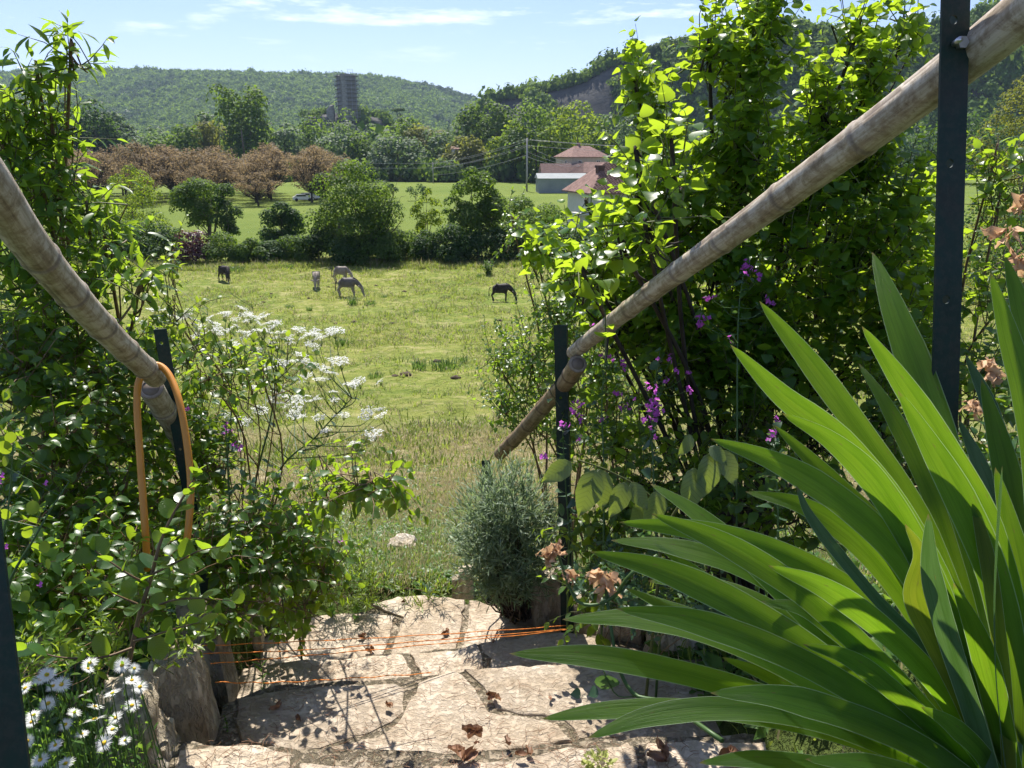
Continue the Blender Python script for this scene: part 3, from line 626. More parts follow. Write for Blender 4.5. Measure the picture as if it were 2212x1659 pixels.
# ------------------------------------------------------------------ haze: the air between here and the hills
g = Geo(); box(g, (0, 1500, 130), (11000, 10600, 284))
hm, hn, hl, ho = newmat('thin_haze'); pv = hn.new('ShaderNodeVolumePrincipled'); pv.inputs['Color'].default_value = (.62, .80, 1, 1); pv.inputs['Density'].default_value = .00010
pv.inputs['Anisotropy'].default_value = .0
hl.new(pv.outputs[0], ho.inputs['Volume']); tag(g.obj('haze', hm, smooth=False), kind='stuff')

# ------------------------------------------------------------------ trees: trunk, limbs and a crown of leaf clumps
def crown_geo(blobs, n, leaf, mat=0, proto='diamond', up=.3, hollow=.7):
    g = Geo(); B = np.array(blobs, float); vol = B[:, 3] * B[:, 4] + B[:, 3] * B[:, 5]; pr = vol / vol.sum(); k = rng.choice(len(B), n, p=pr); d = rvec(n)
    low = d[:, 2] < -.35; d[low, 2] *= -1
    pos = B[k, :3] + d * B[k, 3:6] * (hollow + (1.08 - hollow) * rng.random((n, 1)) ** .6)
    Z = nrm(d / B[k, 3:6]) + .55 * rvec(n) + np.array([0, 0, up]); scatter(g, LF[proto], pos, np.cross(Z, rvec(n)) + np.array([0, 0, .15]), Z, leaf * rng.uniform(.55, 1.25, n), mat, np.clip(np.repeat(rng.random(len(B)), 1)[k] * .5 + rng.random(n) * .5, 0, .99)); return g
def env_blobs(n, w, h, z0, shape='round', bs=(.16, .3)):
    """n clumps filling a crown envelope w wide, from z0 to h"""
    out = []
    for i in range(n):
        while True:
            x, y, z = rng.uniform(-1, 1, 3)
            zz = (z + 1) / 2
            if shape == 'round': r = math.sqrt(max(0, 1 - z * z)) ** .8
            elif shape == 'tall': r = (min(1, zz * 3.2) * (1 - zz ** 2.4) ** .6)
            elif shape == 'dome': r = math.sqrt(max(0, 1 - zz ** 2.2))
            elif shape == 'vase': r = .35 + .65 * min(1, zz * 1.5) * math.sqrt(max(0, 1 - max(0, zz - .5) ** 2 * 3.6))
            elif shape == 'cone': r = (1 - zz) ** .8
            q = math.hypot(x, y)
            if q < r and q > r * .35 - (zz > .8): break
        s = rng.uniform(*bs) * w / 2 * (1.25 if shape != 'cone' else .8)
        out.append((x * w / 2 * .85, y * w / 2 * .85, z0 + zz * (h - z0) * .95, s, s, s * rng.uniform(.7, 1.1)))
    return out
def wood_geo(blobs, w, h, z0, ntr=1, rad=.2, lean=0):
    g = Geo(); B = np.array(blobs); idx = rng.choice(len(B), min(len(B), 16), replace=False)
    for k in range(ntr):
        bx, by = (rng.normal() * .12 * w * (ntr > 1), rng.normal() * .1 * w * (ntr > 1)); hx = lean * w + bx * 2
        top = np.array([hx, by * 2, z0 + (h - z0) * .55]); p = catmull([(bx * .5, by * .5, -.3), (bx + lean * w * .3, by, z0 * .6), tuple(top)], 7)
        addtube(g, p, np.linspace(rad * 1.2, rad * .35, 7), 7)
        for i in idx[k::ntr]:
            f = rng.uniform(.35, .95); a = p[int(f * 6)]; b = B[i, :3]; mid = (a + b) / 2 + np.array([0, 0, -.05 * w]) + rng.normal(size=3) * .03 * w
            addtube(g, catmull([a, mid, b], 5), np.linspace(rad * .42, rad * .08, 5), 5)
    return g
def tree(name, label, cat, loc, w, h, z0, mat, n=2500, leaf=.5, shape='round', blobs=26, bs=(.22, .36), ntr=1, rad=.22, lean=0, group=None, bark='bark', proto='diamond', up=.3, hollow=.7, bl=None):
    r = empty(name, loc, label, cat, group, rng.random() * .001); B = bl if bl is not None else env_blobs(blobs, w, h, z0, shape, bs)
    wood_geo(B, w, h, z0, ntr, rad, lean).obj('trunk', M[bark], r)
    mats = M[mat] if isinstance(mat, str) else [M[q] for q in mat]
    cg = crown_geo(B, n, leaf, 0, proto, up, hollow)
    if not isinstance(mat, str): cg.m = [((np.repeat(rng.random(len(x) // 2 if proto == 'diamond' else len(x)) > .75, 2 if proto == 'diamond' else 1))[:len(x)]).astype(np.int32) for x in cg.m]
    cg.obj('crown', mats, r); return r
def at(px, d):      # ground point under picture column px at distance d
    x = 0.0
    for _ in range(3): x = (px - 1106) / FPX * (d * cP + (CZ - h1(x, d)) * sP)
    return (x, d, h1(x, d))
def top_h(py, d, z): return zat(py, d) - z

# tree line beyond the meadow: (label, kind, column, top row, width px, distance, material, shape)
TL = [
    ('broad dark green tree at the left end of the tree line', 'oak_tree', 170, 212, 95, 300, 'far_b', 'dome'),
    ('dark rounded tree beside the broad one at left', 'oak_tree', 222, 232, 90, 295, 'far_b', 'tall'),
    ('grey-green tree between the dark trees and the silvery willow', 'ash_tree', 262, 250, 70, 310, 'far_c', 'tall'),
    ('large silvery willow behind the left half of the orchard', 'willow_tree', 328, 262, 110, 300, 'far_c', 'dome'),
    ('low green tree right of the silvery willow', 'ash_tree', 395, 292, 90, 295, 'far_a', 'dome'),
    ('slim silvery poplar standing between willow and twin-crowned tree', 'poplar_tree', 450, 236, 55, 330, 'far_c', 'tall'),
    ('olive green tree left of the twin-crowned tree', 'ash_tree', 470, 275, 85, 305, 'far_e', 'dome'),
    ('tall dark tree with two upright crowns behind the orchard', 'poplar_tree', 536, 212, 92, 285, 'far_a', 'vase'),
    ('pale green tree just right of the twin-crowned tree', 'ash_tree', 622, 272, 90, 300, 'far_c', 'dome'),
    ('bushy green tree below the rocks left of the tower', 'ash_tree', 690, 262, 100, 320, 'far_a', 'dome'),
    ('silvery tree below the tower', 'willow_tree', 745, 285, 100, 300, 'far_c', 'dome'),
    ('green tree whose top reaches the foot of the tower', 'ash_tree', 742, 248, 84, 420, 'far_a', 'dome'),
    ('white-flowering tree beside the tower rock', 'acacia_tree', 800, 256, 66, 400, 'far_c', 'dome'),
    ('wide green tree right of the silvery one under the tower', 'ash_tree', 815, 292, 95, 295, 'far_a', 'dome'),
    ('tree with whitish blossom over its crown in the middle of the tree line', 'acacia_tree', 862, 300, 100, 285, 'far_c', 'dome'),
    ('green tree behind the white-blossomed one', 'ash_tree', 880, 262, 95, 340, 'far_a', 'dome'),
    ('mid green tree under the umbrella pine', 'ash_tree', 925, 268, 85, 330, 'far_e', 'tall'),
    ('broad pale green tree left of the tall pair', 'ash_tree', 965, 275, 95, 310, 'far_c', 'dome'),
    ('olive-yellow tree low in the tree line, right of middle', 'maple_tree', 1012, 305, 85, 285, 'far_e', 'dome'),
    ('tall loose poplar before the end of the far hill', 'poplar_tree', 1022, 232, 70, 330, 'far_a', 'tall'),
    ('tall poplar in front of the start of the cliff', 'poplar_tree', 1076, 220, 80, 320, 'far_a', 'tall'),
    ('bright green bushy tree left of the big plane tree', 'maple_tree', 1105, 285, 80, 278, 'far_d', 'dome'),
    ('big dense green plane tree left of the farmhouse', 'plane_tree', 1158, 238, 120, 272, 'far_a', 'dome'),
    ('bright yellow-green lime tree behind the farmhouse', 'lime_tree', 1245, 230, 120, 268, 'far_d', 'dome'),
    ('grey-green tree right of the yellow-green lime tree', 'ash_tree', 1335, 252, 100, 270, 'far_c', 'dome'),
    ('dark tree behind the pear leaves at right', 'ash_tree', 1430, 262, 110, 265, 'far_b', 'dome'),
    ('dark green tree low behind the bamboo rail', 'ash_tree', 1540, 275, 120, 265, 'far_b', 'dome'),
    ('dark tree at the far right of the tree line', 'ash_tree', 1700, 270, 150, 260, 'far_b', 'dome'),
    ('half-hidden dark tree right of the green post', 'ash_tree', 1880, 270, 150, 260, 'far_b', 'dome'),
    ('wide dark tree beyond the right edge field', 'ash_tree', 2060, 265, 160, 255, 'far_b', 'dome'),
    ('green tree at the left picture edge behind the elder', 'ash_tree', 60, 240, 130, 290, 'far_a', 'dome'),
]
for lab, nm, px, py, wp, d, mt, sh in TL:
    loc = at(px, d); h = top_h(py - 8, d, loc[2]); w = wp / FPX * d * 1.3
    z0 = h * .10
    if sh == 'vase':
        bl = []
        for cx in (-.17, .19):
            for k in range(16):
                f = k / 15; bl.append((cx * w + rng.normal() * .07 * w + (f - .5) * cx * .5 * w, rng.normal() * .12 * w, h * (.30 + .66 * f), w * .25 * (1.1 - f * .35), w * .24, w * .22))
        tree(nm, lab, 'tree', loc, w, h, z0, mt, 3600, 1.15, bl=bl, ntr=2, rad=.6)
    else:
        tree(nm, lab, 'tree', loc, w, h, z0, mt, 3200, 1.15, sh, 34, (.22, .36), rad=.5)
# the darker mass of lower growth along the tree line
n = 900; xx = rng.uniform(-170, 120, n); yy = 268 + rng.uniform(0, 40, n) + (xx > 5) * -8 - (xx > 20) * 4; s = rng.uniform(2.2, 4.6, n)
keep = ~((xx > 12) & (xx < 48) & (yy < 275)); xx, yy, s = xx[keep], yy[keep], s[keep]; n = len(xx)
o = instancer('thicket', np.stack([xx, yy, H(xx, yy) + s * .6], 1), np.stack([xx * 0, xx * 0, rng.random(n) * 6.28], 1), np.stack([s, s, s * 1.3], 1), rng.integers(0, 6, n), wc); tag(o, 'dense undergrowth joining the trees of the tree line', 'undergrowth', kind='stuff')
# cedar with flat shelves
loc = at(571, 470); h = top_h(190, 470, loc[2]); w = 17; bl = []
for k in range(8):
    z = h * (.42 + .075 * k); L = w * .5 * (1 - k / 9) ** .6
    for a in rng.random(6) * 6.28: bl.append((L * .62 * math.cos(a), L * .62 * math.sin(a), z + rng.normal() * .4, L * .42, L * .42, .55))
bl.append((0, 0, h * .98, 1, 1, 1.2))
tree('cedar_tree', 'dark cedar with flat shelves of branches rising behind the twin-crowned tree', 'tree', loc, w, h, h * .2, 'far_b', 2200, 1.1, bl=bl, rad=.6)
# umbrella pine
loc = at(870, 480); h = top_h(234, 480, loc[2]); bl = [(x, y, h - .9 - .10 * (x * x + y * y) ** .5, 1.7, 1.7, 1.0) for x, y in rng.normal(size=(12, 2)) * 1.5]
tree('umbrella_pine', 'thin umbrella pine with a small flat crown right of the tower', 'tree', loc, 5, h, h * .8, 'far_b', 900, .8, bl=bl, rad=.5)

# walnut orchard: bronze young leaves, bare limbs showing
def walnut(seed, w=12.2, h=10.2):
    B = env_blobs(52, w, h, 2.8, 'round', (.10, .20)); g = Geo()
    addtube(g, [(0, 0, -.2), (.05, 0, 1.0), (.1, .05, 1.9)], [.26, .2, .18], 7)
    for b in B:
        a = np.array([.1, .05, 1.8]); e = np.array(b[:3]); m = a + (e - a) * .45 + np.array([0, 0, -.25]) + rng.normal(size=3) * .25
        addtube(g, catmull([a, m, e], 5), [.10, .075, .055, .04, .02], 4)
        for _ in range(3): addtube(g, [m, e + rvec(1)[0] * b[3] * 1.1], [.04, .012], 3, cap=False)
    return g.mesh('walnut_wood', M['bark_dark']), crown_geo(B, 2600, .34, 0, up=.5, hollow=.3).mesh('walnut_crown', M['bronze'])
wm = [walnut(i) for i in range(4)]
ORD = ['first', 'second', 'third', 'fourth', 'fifth', 'sixth', 'seventh', 'eighth', 'ninth']
for r, (d, x0, x1, k) in enumerate([(148, -66, -46, 3), (158, -80, -37, 5), (167, -88, -38, 6), (176, -94, -40, 6), (186, -99, -43, 6), (197, -104, -46, 6)]):
    for j in range(k):
        x = x0 + (x1 - x0) * j / (k - 1) + rng.normal() * .7; x -= 3.5; yv = d + rng.normal() * .8; sc = (.76 if r == 0 else 1.0) * rng.uniform(.9, 1.08); q = rng.integers(0, 4)
        e = empty('walnut_tree', (x, yv, h1(x, yv)), '%s bronze-leaved walnut tree from the left in %s of the orchard' % (ORD[j], ['the front row', 'the second row', 'the third row', 'the fourth row', 'the fifth row', 'the back row'][r]), 'tree', 'bronze-leaved walnut trees of the orchard')
        e.rotation_euler = (0, 0, rng.random() * 6.28); e.scale = (sc * rng.uniform(.95, 1.2), sc * rng.uniform(.95, 1.2), sc * rng.uniform(.88, 1.08)); mobj('trunk', wm[q][0], e); mobj('crown', wm[q][1], e)

# hedge between field and meadow: its trees and bushes
def bush(name, label, px, py, wp, d, mat, leaf=.2, n=2600, shape='dome', group=None, cat='bush', z0f=.05, **kw):
    loc = at(px, d); h = top_h(py - 6, d, loc[2]); w = wp / FPX * d * 1.22
    return tree(name, label, cat, loc, w, h, h * z0f, mat, n, leaf, shape, kw.pop('blobs', 22), kw.pop('bs', (.24, .40)), rad=kw.pop('rad', .07), group=group, **kw)
bush('hazel_tree', 'large spreading yellow-green tree in the middle of the hedge', 775, 370, 185, 72, 'far_a', .21, 19000, 'dome', cat='tree', z0f=.10, blobs=64, bs=(.17, .28), ntr=3, rad=.2)
bush('apple_tree', 'dark leafy tree right of the large one in the hedge', 1030, 374, 128, 73, 'far_a', .20, 15000, 'dome', cat='tree', z0f=.2, blobs=48, bs=(.14, .26), ntr=2, rad=.16)
bush('plum_tree', 'tree with leaning trunks and twin crowns behind the purple bush', 452, 392, 92, 84, 'far_a', .22, 9000, 'round', cat='tree', z0f=.32, ntr=3, rad=.16, blobs=30, lean=.1)
bush('ivy_tree', 'dark ivy-covered tree beside the one with leaning trunks', 497, 408, 58, 82, 'far_b', .18, 5000, 'tall', cat='tree', z0f=.1, rad=.15)
bush('holly_tree', 'compact dark tree left of the large hedge tree', 612, 440, 78, 80, 'far_b', .22, 7000, 'dome', cat='tree', z0f=.12, rad=.12)
bush('pear_sapling', 'slender yellow-green tree between the two big hedge trees', 925, 402, 62, 76, 'far_d', .17, 2600, 'tall', cat='tree', z0f=.2, blobs=26, bs=(.14, .26))
bush('elm_tree', 'loose green young trees at the right end of the hedge', 1150, 424, 165, 76, 'far_a', .18, 10000, 'dome', cat='tree', z0f=.2, blobs=40, bs=(.12, .22))
bush('willow_bush', 'loose yellow-green tree at the left end of the hedge', 295, 372, 150, 88, 'far_d', .19, 7500, 'dome', cat='tree', z0f=.1, blobs=46, bs=(.12, .22))
bush('purple_bush', 'dark purple-leaved bush at the left of the hedge', 418, 496, 62, 69, 'purple', .22, 2400, 'dome')
bush('round_bush', 'rounded green bush beside the purple one', 478, 512, 72, 70, 'far_a', .2, 2600)
HB = [(345, 500, 95, 71, 'far_b', 'dark green bush at the left end of the hedge'), (290, 488, 90, 72, 'far_a', 'green bush behind the cow parsley side of the hedge'), (540, 532, 70, 70, 'far_a', 'low leafy bush right of the rounded bush'), (585, 526, 75, 71, 'far_b', 'low dark bush under the compact dark tree'),
      (640, 522, 80, 71, 'far_a', 'low green bush left of the large hedge tree'), (688, 495, 85, 72, 'far_b', 'taller dark bush against the large hedge tree'), (755, 530, 80, 69, 'far_b', 'dark bush at the foot of the large hedge tree'), (815, 522, 80, 69, 'far_a', 'bush under the right half of the large hedge tree'),
      (870, 505, 80, 72, 'far_a', 'green bush with pale blossom between the big hedge trees'), (930, 500, 70, 70, 'far_b', 'dark ivy clump under the slender tree'), (975, 503, 85, 69, 'far_b', 'dark bush left of the right hedge tree foot'), (1040, 500, 95, 70, 'far_b', 'broad dark bush beneath the right hedge tree'),
      (1110, 502, 90, 71, 'far_b', 'dark bush right of the right hedge tree'), (1175, 500, 90, 71, 'far_b', 'dark bush at the right end of the hedge'), (1240, 495, 90, 72, 'far_b', 'dark bush before the tiled house'), (1320, 500, 110, 72, 'far_b', 'dark bush half hidden by pear leaves'), (1440, 500, 120, 72, 'far_b', 'dark bush behind the pear shrub'), (1900, 540, 260, 60, 'far_e', 'olive bush behind the green post'), (200, 500, 120, 72, 'far_b', 'dark bush hidden behind the elder')]
for px, py, wp, d, mt, lab in HB: bush('hedge_bush', lab, px, py, wp, d, mt, .2, 4600, 'dome', group='bushes of the field hedge')
bush('maple_tree', 'tall olive-yellow tree between the green post and the picture edge', 2175, 150, 230, 60, 'far_e', .17, 14000, 'dome', cat='tree', z0f=.1, blobs=60, bs=(.12, .22), rad=.2)
bush('elm_bush', 'dark green bush below the olive-yellow tree at right', 2150, 420, 200, 50, 'far_b', .2, 3500)
# bare dead branches reaching out of the large hedge tree
g = Geo(); b0 = np.array(at(800, 70)) + np.array([0, 0, 1.6])
for px, py in [(858, 392), (866, 425), (850, 440), (862, 455), (838, 400), (872, 470)]:
    e = np.array(tuple(PY(px, py, 70))); p = catmull([b0, (b0 + e) / 2 + np.array([.2, 0, -.3]), e], 7); addtube(g, p, np.linspace(.09, .012, 7), 5)
    for _ in range(9):
        k = rng.integers(3, 7); addtube(g, [p[k], p[k] + np.array([rng.uniform(-.1, .6), rng.normal() * .2, rng.uniform(-.1, .7)])], [.02, .006], 3)
tag(g.obj('dead_branch', M['bark_dark'], loc=tuple(b0)), 'bare dead limbs sticking out right of the large hedge tree', 'branch')
# meadow saplings
for px, py, d, lab in [(850, 405, 175, 'small dark round sapling in the far meadow, left one'), (898, 405, 165, 'wider round sapling in the far meadow'), (921, 409, 160, 'small sapling right of the wider round one'), (560 + 420, 470, 110, 'young tree low before the dark leafy hedge tree')]:
    bush('meadow_sapling', lab, px, py, 20 if d != 165 else 32, d, 'far_b', .3, 420, 'round', z0f=.3, cat='sapling', blobs=8)

# ------------------------------------------------------------------ tower with scaffolding
TD = 545.
tb = PY(752, 250, TD); tz = 30.; sc_ = TD / FPX / cP * .956
ttop = zr_px(163, TD); tbot = zr_px(262, TD)
tw = empty('tower', (tb.x, TD, tbot), 'ruined square stone tower wrapped in scaffolding on its rock', 'tower', rz=math.radians(28))
HT = ttop - tbot; W = 10.5
g = Geo(); nz = 30; V = []
for k in range(nz + 1):
    z = HT * k / nz
    for a, b in ((-1, -1), (-.33, -1), (.33, -1), (1, -1), (1, -.33), (1, .33), (1, 1), (.33, 1), (-.33, 1), (-1, 1), (-1, .33), (-1, -.33)):
        V.append((a * W / 2 + rng.normal() * .08, b * W / 2 + rng.normal() * .08, z + (k == nz) * rng.normal() * .35))
V = np.array(V); t = []
for k in range(nz):
    for j in range(12): p, q = k * 12 + j, k * 12 + (j + 1) % 12; t += [(p, q, q + 12), (p, q + 12, p + 12)]
V = np.concatenate([V, [[0, 0, HT - .6]]]); t += [(nz * 12 + j, nz * 12 + (j + 1) % 12, len(V) - 1) for j in range(12)]
g.add(V, t); g.obj('wall', M['tower'], tw, smooth=False)
g = Geo(); box(g, (-W / 2 + 2.0, -W / 2 - .35, HT * .44), (3.4, 1.1, HT * .88)); g.obj('buttress', M['tower'], tw, smooth=False)
for k in range(11):
    z = 2 + k * 2.6
    if z > HT: break
    g = Geo()
    box(g, (W / 2 + .9, 0, z), (1.0, W + 2, .16)); box(g, (1.6, -W / 2 - .9, z), (W - 2.0, 1.0, .16)); box(g, (-W / 2 - .9, 0, z), (1.0, W + 1, .16)); g.obj('scaffold_deck', M['planks'], tw, smooth=False)
    g = Geo()
    for dz in (.55, 1.05): box(g, (W / 2 + 1.4, 0, z + dz), (.09, W + 2.6, .09)); box(g, (1.6, -W / 2 - 1.4, z + dz), (W - 1.6, .09, .09)); box(g, (-W / 2 - 1.4, 0, z + dz), (.09, W + 1, .09))
    g.obj('guard_rail', M['steel'], tw, smooth=False)
for x, y_ in [(W / 2 + q, yy_) for q in (.5, 1.4) for yy_ in (-W / 2 - 1.3, -2, 2, W / 2 + 1.2)] + [(xx_, -W / 2 - q) for q in (.5, 1.4) for xx_ in (-1.8, 1.5, 4.5)] + [(-W / 2 - q, yy_) for q in (.5, 1.4) for yy_ in (-W / 2, 0, W / 2)]:
    g = Geo(); box(g, (x, y_, (HT + 1.5) / 2), (.11, .11, HT + 1.5)); g.obj('scaffold_pole', M['steel'], tw, smooth=False)
g = Geo()
for x in (.8, 4.2): box(g, (x, -2, HT + 1.8), (.13, .13, 4))
for z in (2, 3.6): box(g, (2.5, -2, HT + z), (3.4, .1, .1))
box(g, (-3.6, -4, HT + 1.2), (.12, .12, 3)); box(g, (-2.6, -4, HT + 1.6), (2.2, .1, .1)); g.obj('hoist_frame', M['steel'], tw, smooth=False)
g = Geo(); v, t = ICO2
nz_ = np.array([mnoise.noise(Vector(p) * 1.7) for p in v]); p0 = PY(716, 252, TD)
g.add(v * np.array([3.2, 2.5, 6.5]) * (1 + .35 * nz_)[:, None] + np.array([0, 0, 1]), t); tag(g.obj('ruined_wall', M['tower'], smooth=False, loc=None), 'broken stub of old wall left of the tower', 'ruin').location = p0
bush('bare_shrub', 'sandy-coloured shrub growing beside the ruined wall', 703, 240, 22, 540, 'bronze', 1.0, 300, 'round', blobs=8)

# ------------------------------------------------------------------ houses
def hip_roof(g, w, dpt, z, hgt, over, ridge_f):
    a, b = w / 2 + over, dpt / 2 + over; r = max(0, a - b * ridge_f) if w >= dpt else 0; rb = 0 if w >= dpt else b - a * ridge_f
    v = [(-a, -b, z), (a, -b, z), (a, b, z), (-a, b, z), (-r, -rb, z + hgt), (r, rb, z + hgt), (-a, -b, z - .18), (a, -b, z - .18), (a, b, z - .18), (-a, b, z - .18)]
    if w >= dpt: t = [(0, 1, 5), (0, 5, 4), (1, 2, 5), (2, 3, 4), (2, 4, 5), (3, 0, 4)]
    else: t = [(0, 1, 4), (1, 2, 5), (1, 5, 4), (2, 3, 5), (3, 0, 4), (3, 4, 5)]
    t += [(6, 7, 1), (6, 1, 0), (7, 8, 2), (7, 2, 1), (8, 9, 3), (8, 3, 2), (9, 6, 0), (9, 0, 3), (9, 8, 7), (9, 7, 6)]; g.add(v, t)
def window(par, x, y, z, w, h, rz=0):
    f = Geo(); t = .09
    for cx, cz_, sx_, sz_ in ((0, h / 2, w + t, t), (0, -h / 2, w + t, t), (-w / 2, 0, t, h - t), (w / 2, 0, t, h - t), (0, 0, t * .6, h - t)): box(f, (cx, 0, cz_), (sx_, .16, sz_))
    o = f.obj('window', M['frame'], par, smooth=False); o.location = (x, y, z); o.rotation_euler = (0, 0, rz)
    p = Geo(); box(p, (0, .05, 0), (w - t, .03, h - t)); p.obj('pane', M['pane'], o, smooth=False)
d = 222.; k_ = d / FPX / cP * .96
p = at(1255, d); z0 = p[2]; ft = empty('farmhouse', p, 'farmhouse with hipped brown tile roof among the trees', 'house', rz=math.radians(24)); eave = 0
wh = 5.9
g = Geo(); box(g, (0, 0, wh / 2 - .3), (11.5, 9.5, wh + .6)); g.obj('wall', M['render'], ft, smooth=False)
hz = zat(339, d) - z0
for o in (ft.children[0],): o.scale = (1, 1, (hz) / wh)
g = Geo(); hip_roof(g, 11.5, 9.5, hz + .05, 2.9, .5, .75); g.obj('roof', M['roof'], ft, smooth=False)
g = Geo(); box(g, (-.8, .4, hz + 3.1), (.7, .7, 1.6)); g.obj('chimney', M['roof'], ft, smooth=False)
for x in (-3.2, 2.6): window(ft, x, -4.80, hz - 1.5, 1.1, 1.2)
window(ft, -5.80, -1.5, hz - 1.6, .9, 1.1, math.radians(90))
def barn(name, label, px0, px1, d, ztop, zeave, dpt, wallm, roofm, rz=0, gable=False):
    p = at((px0 + px1) / 2, d); w = (px1 - px0) * d / FPX * .97; e = empty(name, p, label, 'building', rz=math.radians(rz))
    zt = zat(ztop, d) - p[2]; ze = zat(zeave, d) - p[2]
    g = Geo(); box(g, (0, 0, ze / 2 - .2), (w, dpt, ze + .4)); g.obj('wall', M[wallm], e, smooth=False)
    g = Geo(); a, b = w / 2 + .3, dpt / 2 + .3
    v = [(-a, -b, ze), (a, -b, ze), (a, b, ze), (-a, b, ze), (-a, 0, zt), (a, 0, zt), (-a, -b, ze - .12), (a, -b, ze - .12), (a, b, ze - .12), (-a, b, ze - .12)]
    t = [(0, 1, 5), (0, 5, 4), (2, 3, 4), (2, 4, 5), (1, 2, 5), (3, 0, 4), (6, 7, 1), (6, 1, 0), (7, 8, 2), (7, 2, 1), (8, 9, 3), (8, 3, 2), (9, 6, 0), (9, 0, 3), (9, 8, 7), (9, 7, 6)]; g.add(v, t); g.obj('roof', M[roofm], e, smooth=False); return e
barn('long_outbuilding', 'long low outbuilding with dark tile roof before the farmhouse', 1168, 1260, 214, 353, 374, 8, 'render', 'roof_dark', 4)
barn('tiled_outbuilding', 'low outbuilding with pinkish tile roof right of the farmhouse', 1262, 1352, 208, 350, 372, 8, 'render', 'roof', -6)
barn('grey_barn', 'grey clad barn at the edge of the meadow', 1160, 1262, 200, 374, 384, 9, 'sheet', 'sheet', 3)
# near house with close tiles
d = 98.; p = at(1345, d); nh = empty('tiled_house', p, 'pale house with steep tile roof and balcony behind the pear leaves', 'house', rz=math.radians(18)); kk = d / FPX * .99
he = zat(412, d) - p[2]; ht = zat(350, d) - p[2]
g = Geo(); box(g, (0, 0, he / 2 - .3), (12.0, 8, he + .6)); g.obj('wall', M['render2'], nh, smooth=False)
g = Geo(); hip_roof(g, 12.0, 8, he, ht - he, .6, .8); g.obj('roof', M['roof'], nh, smooth=False)
# rows of tiles on the two slopes in view, one mesh
g = Geo(); a_, b_ = 6.6, 4.6; r_ = a_ - b_ * .8; hh = ht - he
for i in range(22):
    f = i / 22; yb = -b_ * (1 - f); zb = he + hh * f + .02; xh = a_ - (a_ - r_) * f
    for j in range(int(xh * 2 / .42)):
        xx_ = -xh + .2 + j * .42 + (i % 2) * .2
        g.add([(xx_ - .17, yb, zb + .03), (xx_ + .17, yb, zb + .03), (xx_ + .15, yb + .3, zb + .10), (xx_ - .15, yb + .3, zb + .10), (xx_, yb - .02, zb + .13)], [(0, 1, 4), (1, 2, 4), (2, 3, 4), (3, 0, 4)], 0, rng.random())
tag(g.obj('roof_tiles', M['roof'], nh, smooth=False), kind='stuff')
g = Geo(); box(g, (-3.9, -1.0, he + 1.5), (.8, .7, 2.6)); box(g, (-3.9, -1.0, he + 2.95), (1.0, .9, .3)); g.obj('chimney', M['roof_dark'], nh, smooth=False)
g = Geo(); box(g, (-6.8, -2.2, he * .52), (1.5, 3.2, .18)); g.obj('balcony', M['render2'], nh, smooth=False)
for y_ in (-3.6, -.8): g = Geo(); box(g, (-7.4, y_, he * .25), (.22, .22, he * .5)); g.obj('balcony_post', M['render'], nh, smooth=False)
window(nh, -6.06, -2.4, he * .72, 1.3, 1.9, math.radians(90)); window(nh, -3.4, -4.06, he * .66, 1.1, 1.4); window(nh, 1.5, -4.06, he * .66, 1.1, 1.4)
p = at(1212, 90); g = Geo(); v, t = ICO2; g.add(v * np.array([1.2, .8, .5]) * (1 + .15 * nz_)[:, None], t); tag(g.obj('pool_cover', M['tarp']), 'light blue cover glimpsed beside the pale house', 'cover').location = (p[0], p[1], p[2] + 1.0)
# little far white house in the trees
barn('far_house', 'tiny white house showing through the tree line', 978, 992, 285, 316, 322, 5, 'render2', 'roof', 0)
# parked cars in the orchard
def car(px, d, lab, rz):
    p = at(px, d); e = empty('parked_car', p, lab, 'car', 'white cars parked under the walnut trees', rz=rz)
    prof_ = [(-2.1, .35), (-2.1, .85), (-1.75, .98), (-1.2, 1.42), (.4, 1.45), (1.05, 1.0), (1.95, .85), (2.1, .6), (2.1, .35)]
    g = Geo(); V = []; n_ = len(prof_)
    for y_, s_ in ((-.85, 1), (.85, 1)):
        V += [(x, y_ * (.86 if z > 1.1 else 1), z) for x, z in prof_]
    t = []
    for i in range(n_): j = (i + 1) % n_; t += [(i, j, n_ + j), (i, n_ + j, n_ + i)]
    for i in range(1, n_ - 1): t += [(0, i + 1, i), (n_, n_ + i, n_ + i + 1)]
    g.add(V, t); g.obj('body', M['carw'], e, smooth=False)
    g = Geo(); box(g, (-.35, -.80, 1.17), (1.9, .06, .34)); box(g, (-.35, .80, 1.17), (1.9, .06, .34)); g.obj('side_glass', M['pane'], e, smooth=False)
    for x in (-1.35, 1.3):
        for y_ in (-.8, .8): g = Geo(); addtube(g, [(x, y_ - .1, .33), (x, y_ + .1, .33)], .33, 12); g.obj('wheel', M['rubber'], e)
car(655, 163, 'white car parked under the walnut trees, left of two', .3); car(668, 168, 'white car parked right of the other under the walnut trees', -.2)
